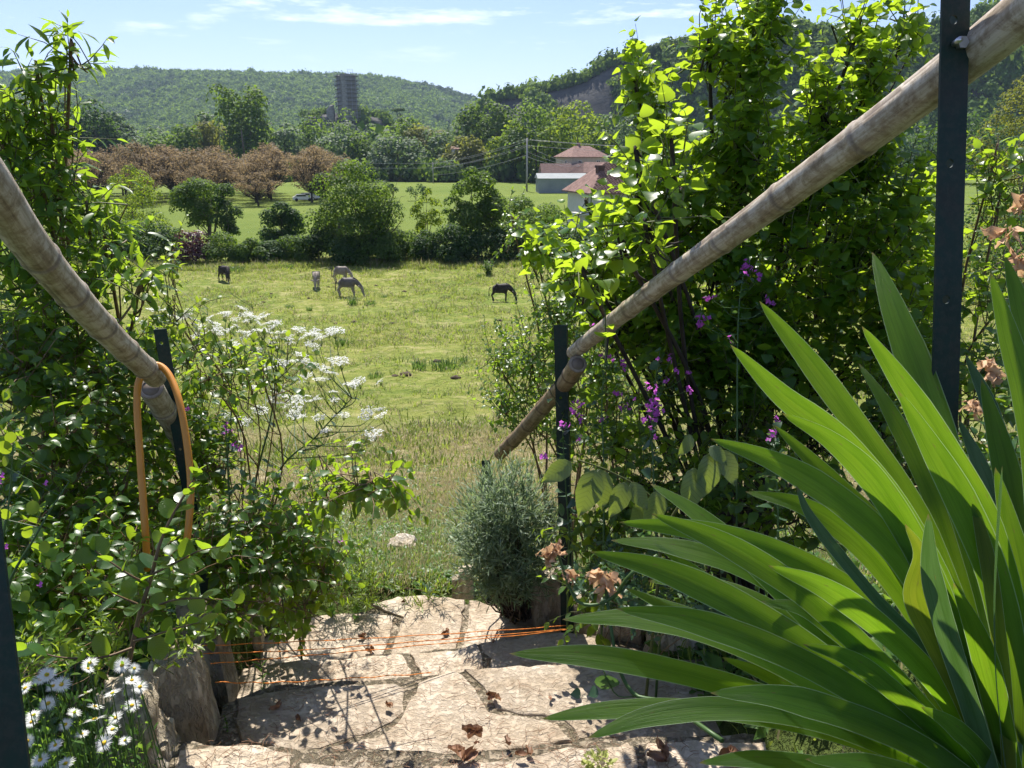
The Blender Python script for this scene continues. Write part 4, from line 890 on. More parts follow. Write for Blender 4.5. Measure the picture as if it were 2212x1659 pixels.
# utility poles and wires
def pole(px, py, d, lab, th=.16):
    p = at(px, d); h = top_h(py, d, p[2]); e = empty('utility_pole', p, lab, 'pole', 'utility poles')
    g = Geo(); addtube(g, [(0, 0, -.2), (0, 0, h)], [th * 1.3, th], 8); g.obj('shaft', M['pole'], e)
    g = Geo(); box(g, (0, 0, h - .5), (1.9, .1, .1)); box(g, (0, 0, h - 2.0), (1.5, .1, .1)); g.obj('crossarm', M['pole'], e)
    return np.array(p) + np.array([0, 0, h])
pA = pole(1138, 298, 205, 'tall utility pole left of the grey barn', .2); pB = pole(936, 350, 262, 'smaller utility pole before the tree line'); pC = pole(350, 330, 235, 'utility pole behind the orchard at left'); 
pD = np.array(at(1262, 214)) + np.array([0, 0, 6.2]); pE = np.array(at(1700, 215)) + np.array([0, 0, 11.])
for a, b, offs, lab in ((pA, pB, ((.8, -.4), (-.8, -.4), (.6, -1.9), (-.6, -1.9), (0, -4.2)), 'wires between the tall pole and the smaller pole'), (pB, pC, ((.8, -.4), (-.8, -.4), (.6, -1.9), (-.6, -1.9)), 'wires running left above the orchard'), (pA, pD, ((.2, -1.8), (-.2, -3.2), (.1, -4.6)), 'wires dropping from the tall pole to the outbuilding'), (pA, pE, ((.8, -.4), (-.8, -.4), (.6, -1.9)), 'wires from the tall pole towards the right')):
    e = empty('overhead_wires', tuple(a), lab, 'wires')
    for ox, oz in offs:
        q = np.linspace(0, 1, 14)[:, None]; A = a + np.array([ox, 0, oz]); Bq = b + np.array([ox, 0, oz if b is not pD else 0]); pts_ = A + (Bq - A) * q; pts_[:, 2] -= 4 * (q * (1 - q))[:, 0] * .9
        g = Geo(); addtube(g, pts_ - a, .035, 3); g.obj('wire', M['wire'], e)

# ------------------------------------------------------------------ donkeys
def skin_mesh(name, verts, edges, radii, mats, sub=2, root=0):
    me = bpy.data.meshes.new(name + '_cage'); me.from_pydata([tuple(v) for v in verts], edges, []); me.update()
    o = bpy.data.objects.new(name + '_cage', me); C.objects.link(o); o.modifiers.new('skin', 'SKIN'); s = o.modifiers.new('sub', 'SUBSURF'); s.levels = sub; s.render_levels = sub
    if not me.skin_vertices: me.skin_vertices.new() if hasattr(me.skin_vertices, 'new') else None
    for i, r in enumerate(radii):
        me.skin_vertices[0].data[i].radius = (r, r) if np.isscalar(r) else r; me.skin_vertices[0].data[i].use_root = i == root
    dg = bpy.context.evaluated_depsgraph_get(); dg.update(); ev = o.evaluated_get(dg); out = bpy.data.meshes.new_from_object(ev, depsgraph=dg); out.name = name
    C.objects.unlink(o); bpy.data.objects.remove(o)
    out.materials.clear()
    for m in mats: out.materials.append(m)
    out.polygons.foreach_set('use_smooth', np.ones(len(out.polygons), bool)); return out
def coat(name, body, belly, leg):
    m, n, l, out = newmat(name); tcn = n.new('ShaderNodeTexCoord'); sp = n.new('ShaderNodeSeparateXYZ'); l.new(tcn.outputs['Object'], sp.inputs[0])
    no = n.new('ShaderNodeTexNoise'); no.inputs['Scale'].default_value = 5; no.inputs['Detail'].default_value = 6; l.new(tcn.outputs['Object'], no.inputs['Vector'])
    ad = n.new('ShaderNodeMath'); ad.operation = 'MULTIPLY_ADD'; ad.inputs[1].default_value = .25; l.new(no.outputs[0], ad.inputs[0]); l.new(sp.outputs[2], ad.inputs[2])
    r = ramp(n, [(0.0, leg), (.55, leg), (.72, belly), (.86, body), (1, body)]); l.new(ad.outputs[0], r.inputs[0])
    q = n.new('ShaderNodeMixRGB'); q.blend_type = 'MULTIPLY'; q.inputs[0].default_value = .5; r2 = ramp(n, [(.35, (.5,) * 3), (.6, (1,) * 3)]); l.new(no.outputs[0], r2.inputs[0]); l.new(r.outputs[0], q.inputs[1]); l.new(r2.outputs[0], q.inputs[2])
    pr = n.new('ShaderNodeBsdfPrincipled'); pr.inputs['Roughness'].default_value = .75; l.new(q.outputs[0], pr.inputs['Base Color']); l.new(pr.outputs[0], out.inputs[0]); return m
M['coat_black'] = coat('black_brown_coat', (.022, .014, .010), (.03, .02, .015), (.02, .014, .01))
M['coat_grey'] = coat('grey_coat', (.13, .11, .095), (.30, .27, .23), (.26, .23, .19))
M['coat_pale'] = coat('pale_dun_coat', (.26, .21, .165), (.38, .33, .27), (.33, .28, .22))
M['coat_hair'] = flat_mat('dark_mane', (.05, .035, .03), .8); M['muzzle'] = flat_mat('pale_muzzle', (.45, .4, .35), .8)
def donkey(name, label, loc, heading, mat, turn=0.0, scale=1.0, down=1.0):
    e = empty(name, loc, label, 'donkey', 'donkeys grazing in the field', rz=heading); e.scale = (scale,) * 3
    c, s = math.cos(turn), math.sin(turn)
    def nk(x, z, y=0): return (.46 + x * c, x * s + y, z)
    poll, nose = (nk(.46, .58), nk(.60, .07)) if down > .5 else (nk(.55, 1.05), nk(.85, .85))
    neck = [(.46, 0, 1.02), nk(.18, .90), nk(.34, .74)]
    V = [(-.05, 0, .86), (-.38, 0, .90), (-.60, 0, .88), (.25, 0, .88)] + neck + [poll, nk(.52, .36), nose]; E = [(0, 1), (1, 2), (0, 3), (3, 4), (4, 5), (5, 6), (6, 7), (7, 8), (8, 9)]
    R = [(.28, .31), (.27, .28), (.15, .17), (.25, .28), (.19, .24), (.14, .19), (.11, .15), (.10, .12), (.075, .09), (.055, .06)]
    for sx, root, fx in ((-.14, 2, -.50), (.14, 2, -.50), (-.12, 3, .34), (.12, 3, .34)):
        b = len(V); hind = root == 2; st = rng.uniform(-.09, .09)
        if hind: V += [(fx + .06, sx, .66), (fx - .12, sx, .44), (fx - .06 + st, sx, .22), (fx - .05 + st, sx, .03)]; R += [.115, .058, .042, .05]
        else: V += [(fx, sx, .62), (fx + .01, sx, .40), (fx + st, sx, .2), (fx + .01 + st, sx, .03)]; R += [.085, .058, .04, .05]
        E += [(1 if hind else 3, b), (b, b + 1), (b + 1, b + 2), (b + 2, b + 3)]
    mobj('body', skin_mesh('donkey_body', V, E, R, [mat], 1), e)
    for q in (-1, 1):     # long ears held out sideways
        g = Geo(); p0 = np.array(poll); p1 = p0 + np.array([-.02 * c, q * .06, .06]); p2 = p1 + np.array([-.10, q * .17, .07]); p3 = p1 + np.array([-.10, q * .30, .05])
        addtube(g, [p1, p2, p3], [.035, .06, .01], 6); g.obj('ear', mat, e)
    g = Geo(); pts_ = [(-.70, 0, .98), (-.79, 0, .80), (-.80, .02, .5), (-.78, .02, .32)]; addtube(g, catmull(pts_, 7), [.035, .03, .025, .025, .035, .045, .01], 6); g.obj('tail', M['coat_hair'], e)
    g = Geo(); q = catmull([(.36, 0, 1.26), (.46 + .16 * c, .16 * s, 1.10), (.46 + .36 * c, .36 * s, .86), (poll[0] + .02, poll[1], poll[2] + .09)] if down > .5 else [(.36, 0, 1.26), (.7, .1 * s, 1.2), (poll[0], poll[1], poll[2] + .1)], 8); addtube(g, q, [.02, .035, .04, .04, .04, .035, .03, .02], 5); g.obj('mane', M['coat_hair'], e)
    g = Geo(); v, t = ICO2; ax = np.array(nose); g.add(v * np.array([.06, .05, .07]) + ax, t); g.obj('muzzle', M['muzzle'], e); return e
def feet(px, py): p = G(px, py); return (p.x, p.y, h1(p.x, p.y) - .01)
donkey('donkey', 'dark brown donkey grazing head down at the far left of the field', feet(487, 605), math.radians(-35), M['coat_black'], math.radians(-40), 1.0)
donkey('donkey', 'small pale donkey seen end-on, grazing left of the grey pair', feet(684, 619), math.radians(-80), M['coat_pale'], 0, .98)
donkey('donkey', 'pale dun donkey grazing behind the grey one', feet(738, 607), math.radians(-14), M['coat_pale'], math.radians(-14), 1.0)
donkey('donkey', 'grey donkey with pale belly and legs grazing in front of the other three', feet(752, 638), math.radians(-6), M['coat_grey'], 0, 1.06)
donkey('donkey', 'solitary black donkey grazing at right near the leaves', feet(1082, 648), math.radians(-2), M['coat_black'], math.radians(4), .96)

# weeds, thistles and clods standing in the field
def weed_mesh(n, h, spread, leaf):
    g = Geo()
    for _ in range(n):
        a = rng.random() * 6.28; r = spread * rng.random(); tip = np.array([r * math.cos(a), r * math.sin(a), h * rng.uniform(.5, 1)]); b = tip * np.array([.3, .3, 0])
        addtube(g, [b, (b + tip) / 2 + rvec(1)[0] * .03, tip], [.008, .006, .003], 3, cap=False); k = 9; f = rng.random(k)[:, None]; pos = b + (tip - b) * f; d = rvec(k); d[:, 2] = np.abs(d[:, 2]); scatter(g, LF['small'], pos, d, rvec(k) + np.array([0, 0, 1.]), leaf * rng.uniform(.6, 1.2, k))
    return g.mesh('weed', M['tuft'])
wmesh = [tuft(90, .62, .30, .02, [M['tuft'], M['tuft']], .2), tuft(120, .42, .55, .02, [M['tuft'], M['tuft']], .2), weed_mesh(46, 1.1, .5, .13)]
WD = [(762, 655, 1, 0, 'upright weed in front of the grey donkey\'s forelegs'), (800, 655, .8, 1, 'low weed tuft right of the grey donkey'), (828, 640, .5, 1, 'small weed right of the donkeys'), (668, 668, .55, 0, 'small dark weed below the end-on donkey'), (742, 742, .8, 1, 'dark clump just above the cow parsley'), (968, 795, 1.0, 1, 'large dark clump in the middle of the field'),
      (905, 795, .75, 0, 'taller thin weed left of the large clump'), (812, 812, .5, 1, 'flat weed tuft below the middle of the field'), (1055, 592, 1.15, 2, 'tall dock plant with yellow seed stem near the hedge'), (1034, 597, .7, 0, 'short dark plant left of the tall dock'), (625, 662, .6, 1, 'low weed left of the small dark weed'), (415, 672, .8, 1, 'weed tuft at the left of the field'),
      (620, 576, 1.2, 1, 'green weed patch near the hedge at left'), (745, 570, 1.0, 1, 'green weeds in the fringe before the hedge'), (510, 583, 1.5, 1, 'bushy weeds behind the dark left donkey'), (962, 640, .5, 1, 'small tuft left of the black donkey'), (900, 672, .45, 1, 'tiny tuft in the middle of the field'), (1000, 780, .5, 0, 'weed right of the large clump')]
for px, py, s, k, lab in WD:
    p = feet(px, py); o = mobj('field_weed', wmesh[k], None, p, (0, 0, rng.random() * 6.28), s); tag(o, lab, 'weed', 'weeds standing in the grazed field')
cm = []
for k in range(3):
    v, t = ICO2; nz2 = np.array([mnoise.noise(Vector(p) * 2.3 + Vector((k * 7, 0, 0))) for p in v]); g = Geo(); g.add(v * np.array([.24, .2, .13]) * (1 + .6 * nz2)[:, None], t); cm.append(g.mesh('clod', M['soil']))
for k in range(34):
    px, py = (rng.uniform(560, 1100), rng.uniform(600, 700)) if k < 26 else (rng.uniform(500, 1040), rng.uniform(690, 830)); p = feet(px, py)
    o = mobj('earth_clod', cm[k % 3], None, p, (0, 0, rng.random() * 6.28), rng.uniform(.35, .85)); tag(o, 'small dark clod of earth lying in the grazed grass of the field', 'clod', 'dark clods scattered over the field')

# ------------------------------------------------------------------ the steps: paving slabs on mortar
TZ = [0.0, -.17, -.33, -.50]
steps = empty('stone_steps', (0, 0, 0), None, None); steps['kind'] = 'structure'; del_ = [steps.pop(k) for k in ('label', 'category') if k in steps]
def roughen(pts, seg=.035, amp=.008, seed=0):
    out = []
    for i in range(len(pts)):
        a, b = np.array(pts[i]), np.array(pts[(i + 1) % len(pts)]); L_ = np.linalg.norm(b - a); k = max(1, int(L_ / seg)); nv = np.array([-(b - a)[1], (b - a)[0]]) / max(L_, 1e-6)
        for j in range(k):
            f = j / k; q = a + (b - a) * f; out.append(q + nv * (amp * 2 * (vn([q[0] * 22 + seed], [q[1] * 22])[0] - .5) + .5 * amp * rng.normal()))
    return out
def slab(pix, z, th=.11, tilt=(0, 0), mat='slab'):
    pts = [PZ(px, py, z) for px, py in pix]; pts = roughen([(p.x, p.y) for p in pts]); A = sum(pts[i][0] * pts[(i + 1) % len(pts)][1] - pts[(i + 1) % len(pts)][0] * pts[i][1] for i in range(len(pts)))
    if A < 0: pts = pts[::-1]
    c = np.mean(pts, axis=0); bm = bmesh.new(); seed = rng.random() * 50
    def zz(p): return z + tilt[0] * (p[0] - c[0]) + tilt[1] * (p[1] - c[1]) + .022 * (fbm(p[0] * 4 + seed, p[1] * 5, 9, 4) - .48)
    rings = []; 
    for inset, dz, jit in ((0, -th, .0), (0, -.022, .0), (.006, -.004, .0), (.016, .0, .0), (.05, 0, .0)):
        ring = []
        for i, p in enumerate(pts):
            d_ = c - p; L_ = np.linalg.norm(d_); q = p + d_ / L_ * min(inset, L_ * .5); ring.append(bm.verts.new((q[0], q[1], (zz(q) if dz > -.05 else z) + dz)))
        rings.append(ring)
    n = len(pts)
    for a, b in zip(rings[:-1], rings[1:]):
        for i in range(n): bm.faces.new((a[i], a[(i + 1) % n], b[(i + 1) % n], b[i]))
    # interior fan in rings
    last = rings[-1]; base = [np.array(v.co[:2]) for v in last]
    for f in (.3, .55, .78):
        ring = []
        for p in base: q = p + (c - p) * f; ring.append(bm.verts.new((q[0], q[1], zz(q))))
        for i in range(n): bm.faces.new((last[i], last[(i + 1) % n], ring[(i + 1) % n], ring[i]))
        last = ring
    cv = bm.verts.new((c[0], c[1], zz(c)))
    for i in range(n): bm.faces.new((last[i], last[(i + 1) % n], cv))
    me = bpy.data.meshes.new('paving_slab'); bm.normal_update(); bm.to_mesh(me); bm.free(); me.materials.append(M[mat]); me.polygons.foreach_set('use_smooth', np.ones(len(me.polygons), bool))
    try: me.set_sharp_from_angle(angle=math.radians(38))
    except Exception: pass
    mobj('paving_slab', me, steps)
S3 = [[(560, 1392), (600, 1345), (693, 1328), (780, 1322), (858, 1330), (838, 1393), (822, 1424), (690, 1440), (560, 1446)],
      [(800, 1306), (858, 1286), (915, 1282), (970, 1290), (1005, 1294), (1000, 1350), (985, 1400), (930, 1424), (836, 1424), (846, 1393), (868, 1332)],
      [(1012, 1293), (1075, 1300), (1150, 1312), (1240, 1334), (1250, 1395), (1100, 1400), (995, 1400), (1008, 1350)]]
S2 = [[(520, 1445), (640, 1424), (760, 1418), (876, 1411), (900, 1470), (850, 1540), (500, 1560)],
      [(884, 1410), (985, 1403), (1026, 1386), (1040, 1402), (1050, 1436), (1050, 1480), (905, 1480), (908, 1460)],
      [(1034, 1384), (1120, 1372), (1226, 1359), (1300, 1380), (1400, 1402), (1440, 1470), (1060, 1490), (1058, 1430)]]
S1 = [[(512, 1514), (575, 1496), (680, 1484), (768, 1476), (862, 1470), (882, 1482), (866, 1530), (850, 1556), (796, 1580), (690, 1612), (640, 1622), (520, 1600), (505, 1560)],
      [(904, 1470), (945, 1454), (979, 1443), (1014, 1466), (1040, 1500), (1058, 1536), (1120, 1544), (1210, 1560), (1240, 1600), (1110, 1622), (970, 1632), (800, 1640), (690, 1640), (700, 1616), (800, 1590), (862, 1558), (884, 1510)],
      [(1000, 1446), (1050, 1444), (1180, 1432), (1330, 1424), (1400, 1412), (1520, 1470), (1640, 1560), (1500, 1592), (1250, 1594), (1216, 1554), (1120, 1536), (1068, 1530), (1050, 1498), (1030, 1464)]]
S0 = [[(385, 1616), (440, 1606), (560, 1606), (628, 1622), (634, 1650), (560, 1720), (340, 1720)], [(642, 1650), (720, 1658), (840, 1664), (970, 1645), (1110, 1634), (1240, 1616), (1300, 1610), (1290, 1720), (640, 1760)],
      [(1308, 1608), (1362, 1594), (1378, 1640), (1390, 1740), (1300, 1740)], [(1396, 1600), (1500, 1592), (1700, 1600), (1760, 1760), (1404, 1760), (1392, 1640)]]
for k, S in ((0, S0), (1, S1), (2, S2), (3, S3)):
    for q in S: slab(q, TZ[k], .10, (rng.normal() * .008, rng.normal() * .008))
mort = [[(300, 1600), (640, 1612), (1000, 1626), (1300, 1594), (1800, 1580), (1900, 2200), (100, 2200)], [(480, 1520), (560, 1486), (860, 1462), (979, 1450), (1050, 1448), (1330, 1428), (1560, 1420), (1760, 1600), (1700, 1760), (400, 1760)],
        [(500, 1450), (640, 1430), (1024, 1394), (1230, 1368), (1480, 1400), (1560, 1560), (440, 1600)], [(520, 1400), (600, 1350), (790, 1318), (915, 1290), (1240, 1338), (1300, 1470), (500, 1480)]]
for z, q in zip(TZ, mort):
    pts = [PZ(px, py, z - .006) for px, py in q]; pts = [(p.x, p.y) for p in pts]; pts = roughen(pts, .05, .01)
    A = sum(pts[i][0] * pts[(i + 1) % len(pts)][1] - pts[(i + 1) % len(pts)][0] * pts[i][1] for i in range(len(pts)))
    if A < 0: pts = pts[::-1]
    g = Geo(); poly_prism(g, [tuple(p) for p in pts], z - .30, z - .010); g.obj('mortar', M['mortar'], steps, smooth=False)

# rocks and edging stones
def rock(name, label, base, size, mat='edge', rz=0, taper=.85, rough=.12, lean=(0, 0), top=.0, group=None, cat='stone', cuts=9, parent=None):
    bm = bmesh.new(); bmesh.ops.create_cube(bm, size=1.0); bmesh.ops.subdivide_edges(bm, edges=bm.edges[:], cuts=cuts, use_grid_fill=True); sd = Vector((rng.random() * 40, rng.random() * 40, 0)); S = Vector(size)
    for v in bm.verts:
        p = v.co.copy(); L_ = max(abs(p.x), abs(p.y), abs(p.z)); q = p.normalized() * .62; p = p.lerp(q, .28); zf = p.z + .5; k = 1 - (1 - taper) * zf; w = Vector((p.x * k * S.x, p.y * k * S.y, zf * S.z))
        a = mnoise.fractal(w * 6 / max(.3, S.z) * .5 + sd, 1, 2, 4); b = mnoise.noise(w * 40 + sd)
        w += p.normalized() * (a * rough * min(S.x, S.y) + b * .025 * min(S.x, S.y)); w.z += top * p.x * zf * S.z; w.x += lean[0] * zf * S.z; w.y += lean[1] * zf * S.z; v.co = w
    me = bpy.data.meshes.new(name); bm.to_mesh(me); bm.free(); me.materials.append(M[mat]); me.polygons.foreach_set('use_smooth', np.ones(len(me.polygons), bool))
    try: me.set_sharp_from_angle(angle=math.radians(32))
    except Exception: pass
    o = mobj(name, me, parent, base, (0, 0, rz)); 
    if label: tag(o, label, cat, group)
    return o
def onz(px, py, z): p = PZ(px, py, z); return (p.x, p.y, z)
EG = 'stones edging the steps'
rock('edging_stone', 'pale squared edging stone with white top, nearest tall one at left of the steps', onz(420, 1600, -.20), (.155, .13, .33), rz=.1, lean=(-.06, 0), group=EG, taper=.82)
rock('stone_chunk', 'rust-brown stone face set against the left of the nearest tall edging stone', onz(372, 1560, -.12), (.10, .10, .17), 'rusty', rz=.5, group=EG)
rock('edging_stone', 'taller flat-faced edging stone just behind the white-topped one', onz(470, 1512, -.32), (.15, .10, .42), rz=-.1, lean=(-.05, 0), group=EG, taper=.9)
rock('edging_stone', 'jagged pale boulder at the bottom left beside the daisies', onz(305, 1700, -.10), (.17, .22, .35), rz=.3, taper=.62, rough=.24, group=EG)
rock('edging_stone', 'low rough stone right of the jagged boulder', onz(345, 1668, -.10), (.10, .16, .13), rz=.2, rough=.2, group=EG)
rock('edging_stone', 'brown upright stone half hidden in leaves left of the steps', onz(546, 1395, -.5), (.10, .10, .32), rz=.2, group=EG)
rock('edging_stone', 'pale stone peeping out under the dogwood beside the far step', onz(592, 1352, -.55), (.10, .10, .36), rz=.4, group=EG)
rock('edging_stone', 'small upright stone glimpsed high in the dogwood leaves', onz(552, 1290, -.6), (.12, .10, .42), rz=.0, group=EG)
rock('edging_stone', 'upright stone behind the lavender, left of two', onz(1168, 1345, -.5), (.085, .09, .26), rz=.1, group=EG, taper=.9)
rock('edging_stone', 'upright stone behind the lavender, right of two', onz(1205, 1350, -.5), (.085, .09, .29), rz=-.2, group=EG, taper=.9)
rock('edging_stone', 'pale edging stone below the withered iris blooms', onz(1262, 1372, -.5), (.12, .12, .20), rz=.2, group=EG)
rock('edging_stone', 'low broad edging stone under the iris leaves, right of the steps', onz(1345, 1412, -.45), (.22, .12, .19), rz=-.5, group=EG)
rock('edging_stone', 'edging stone farther under the iris leaves', onz(1450, 1440, -.35), (.22, .12, .18), rz=-.6, group=EG)
rock('edging_stone', 'narrow pale stone at the far left foot of the lavender', onz(1006, 1288, -.62), (.09, .08, .17), rz=0, group=EG)
rock('edging_stone', 'small stone left of the narrow pale one by the lavender', onz(988, 1290, -.62), (.06, .06, .12), 'edge', rz=0, group=EG)
p = G(870, 1180); rock('flat_stone', 'flat pinkish stone lying in the clover below the steps', (p.x, p.y, p.z - .01), (.21, .14, .05), rz=.1, taper=.8, rough=.3)

# ------------------------------------------------------------------ fallen leaves, petals and needles on the paving
def curled(n=7, L=.05, w=.02, curl=1.4):
    g = Geo()
    for k in range(n):
        m = 6; a = rng.random() * 6.28; T_ = np.linspace(-.5, .5, m); V = []; 
        for i, t_ in enumerate(T_):
            ww = w * math.cos(t_ * 2.6) * rng.uniform(.8, 1.1)
            for s_ in (-1, -.35, .35, 1): V.append((t_ * L, s_ * ww * .7, .004 + abs(s_) ** 2 * w * .55 * curl + .25 * L * t_ * t_ + .003 * rng.normal()))
        V = np.array(V); R_ = np.array(Matrix.Rotation(a, 3, 'Z') @ Matrix.Rotation(rng.normal() * .5, 3, 'X')); V = V @ R_.T + np.array([rng.normal() * L * .25, rng.normal() * L * .2, abs(rng.normal()) * .004]); V[:, 2] -= min(0, V[:, 2].min()) 
        t = [];
        for i in range(m - 1):
            for j in range(3): q = i * 4 + j; t += [(q, q + 1, q + 5), (q, q + 5, q + 4)]
        g.add(V, t)
    return g
DL = [(1020, 1590, 0, 5, .045, 'largest curled rust-brown withered petal clump on the near paving'), (1002, 1632, 0, 4, .05, 'flattened brown petal clump just below the largest one'), (1090, 1612, 0, 1, .035, 'dark rolled leaf right of the petal clumps'), (1030, 1612, 0, 1, .018, 'tiny brown scrap between the two petal clumps'), (592, 1535, 1, 2, .035, 'curled tan leaf on the left slab of the near tread'), (640, 1558, 1, 1, .03, 'small reddish scrap right of the curled tan leaf'),
      (840, 1530, 1, 2, .03, 'brown scrap by the joint left of the pointed slab'), (1065, 1510, 1, 4, .035, 'tangle of dry leaves in the joint right of the pointed slab'), (797, 1411, 3, 3, .035, 'round cupped brown leaf on the far left slab'), (785, 1378, 3, 2, .03, 'small dark red leaf left on the far tread'), (958, 1368, 3, 3, .035, 'dark red curled leaf in the middle of the far tread'), (1065, 1390, 2, 1, .02, 'dark pellet at the back of the second tread'), (1132, 1632, 0, 2, .035, 'dark leaf by the bottom joint'), (1422, 1640, 0, 4, .055, 'big dark brown curled leaves at the bottom near the iris'), (1575, 1634, 0, 3, .06, 'rust-coloured rolled iris petal at the bottom right'), (870, 1299, 3, 1, .03, 'thin dry scrap on the farthest slab'), (1190, 1512, 1, 1, .025, 'thin dark scrap right of the middle of the near tread'), (1478, 1455, 1, 3, .03, 'tuft of dry needles by the right stones')]
for px, py, k, n_, L_, lab in DL:
    c = PZ(px, py, TZ[k] + .006); o = curled(n_, L_, L_ * .35).obj('fallen_leaf', M['dead_leaf']); o.location = c; tag(o, lab, 'leaf', 'withered leaves and petals fallen on the steps')
g = Geo()
for _ in range(900):
    k = rng.integers(0, 4); y0 = (1600, 1470, 1420, 1310)[k]; y1 = (1659, 1600, 1450, 1390)[k]; px, py = rng.uniform(430, 1500), rng.uniform(y0, y1)
    if k == 3 and px > 1240 or k == 2 and px > 1400: continue
    c = np.array(tuple(PZ(px, py, TZ[k] + .009))); a = rng.random() * 6.28; L_ = rng.uniform(.012, .05); d_ = np.array([math.cos(a), math.sin(a), 0]) * L_ / 2; b = np.array([-math.sin(a), math.cos(a), 0]) * L_ * .12
    addtube(g, [c - d_, c + b, c + d_], .0008, 3, cap=False)
tag(g.obj('dry_needles', M['dead_leaf']), 'dry needles and straw bits strewn on the paving', 'needles', kind='stuff')
# wilted yellow-green flower head
g = Geo(); c = np.array(tuple(PZ(1292, 1645, .03))); k = 130; d_ = rvec(k); pos = c + d_ * np.array([.035, .03, .018]) * rng.random((k, 1)) ** .3; pos[:, 2] = np.maximum(pos[:, 2], .008); scatter(g, LF['ovate'], pos, d_, rvec(k), .014 * rng.uniform(.6, 1.5, k), 0)
tag(g.obj('wilted_flower_head', M['cream']), 'wilted yellow-green flower head lying at the bottom of the paving', 'flower')

# ------------------------------------------------------------------ railings: bamboo canes on green metal posts
def bamboo(name, label, pts, r0, r1, nodes, open_end=None, curve_n=440, crack=None, mat='bamboo'):
    path = catmull(pts, curve_n); L_ = np.concatenate([[0], np.cumsum(np.linalg.norm(np.diff(path, axis=0), axis=1))]); f = L_ / L_[-1]
    rr = r0 + (r1 - r0) * f; dark = np.ones(curve_n)
    for nd in nodes:
        rr *= 1 + .06 * np.exp(-((f - nd) * L_[-1] / .007) ** 2) + .03 * np.exp(-((f - nd) * L_[-1] / .03) ** 2) - .035 * np.exp(-((f - nd) * L_[-1] + .013) ** 2 / .005 ** 2)
        dark = np.minimum(dark, 1 - .75 * np.exp(-((f - nd) * L_[-1] + .009) ** 2 / .005 ** 2))
    v, t, uv = tube(path, rr, 28, False); ns = 28; rn = np.repeat(dark, ns)
    if crack:          # long open splits: pulled in and dark
        fr_ = v.reshape(curve_n, ns, 3); tan = nrm(np.gradient(path, axis=0))
        for a0, f0, f1 in crack:
            m = (f > f0) & (f < f1); j0 = a0 * ns + .8 * np.sin(f * 23); j = (j0.astype(int)) % ns; ii = np.where(m)[0]; rn.reshape(curve_n, ns)[ii, j[ii]] = .0; fr_[ii, j[ii]] = path[ii] + (fr_[ii, j[ii]] - path[ii]) * .9
        v = fr_.reshape(-1, 3)
    g = Geo(); g.add(v, t, 0, rn, uv); e = g.obj(name, M[mat]); tag(e, label, 'bamboo rail', 'bamboo handrails beside the steps')
    for end, k in ((0, 0), (1, -1)):      # hollow cut ends
        d_ = nrm((path[0] - path[1]) if end == 0 else (path[-1] - path[-2])); c = path[k]; R = rr[k]; q = tube([c - d_ * .03, c + d_ * .0005], [R * .72, R * .72], 20, True); g = Geo(); g.add(q[0], q[1], 0, .12)
        ring, tt, u2 = tube([c - d_ * .002, c + d_ * .001, c + d_ * .0015], [R * .99, R * .99, R * .7], 20, False); g.add(ring, tt, 0, .45); g.obj('cut_end', M['bamboo'], e)
    return e
R1 = [P(2420, -150, .92), P(2212, 28, 1.04), P(2040, 165, 1.18), P(1850, 308, 1.38), P(1690, 425, 1.62), P(1560, 520, 1.85), P(1440, 606, 2.15), P(1330, 690, 2.52), P(1238, 762, 2.95)]
bamboo('bamboo_rail', 'long thick grey bamboo handrail crossing the right half of the picture', R1, .034, .027, [.04, .22, .345, .46, .57, .655, .735, .81, .88, .945], crack=[(.62, .38, .5), (.62, .1, .2), (.6, .56, .68)])
R2 = [P(1248, 786, 2.86), P(1222, 826, 3.08), P(1180, 872, 3.34), P(1130, 930, 3.62), P(1080, 980, 3.9)]
bamboo('bamboo_rail', 'shorter dark weathered bamboo rail running on down to the lavender at right', R2, .035, .033, [.12, .3, .48, .66, .84], crack=[(.6, .2, .5)], mat='bamboo_dark')
L1 = [P(-260, 120, .92), P(-60, 345, 1.12), P(60, 520, 1.38), P(160, 640, 1.68), P(250, 735, 2.02), P(336, 815, 2.42)]
bamboo('bamboo_rail', 'thick cream-brown bamboo handrail descending from the left picture edge', L1, .034, .033, [.10, .36, .50, .66, .80, .92], crack=[(.35, .3, .5)])
L2 = [P(326, 838, 2.52), P(348, 874, 2.66), P(378, 925, 2.85), P(400, 970, 3.1)]
bamboo('bamboo_rail', 'short lower bamboo rail disappearing into the dark leaves at left', L2, .040, .036, [.3, .62])

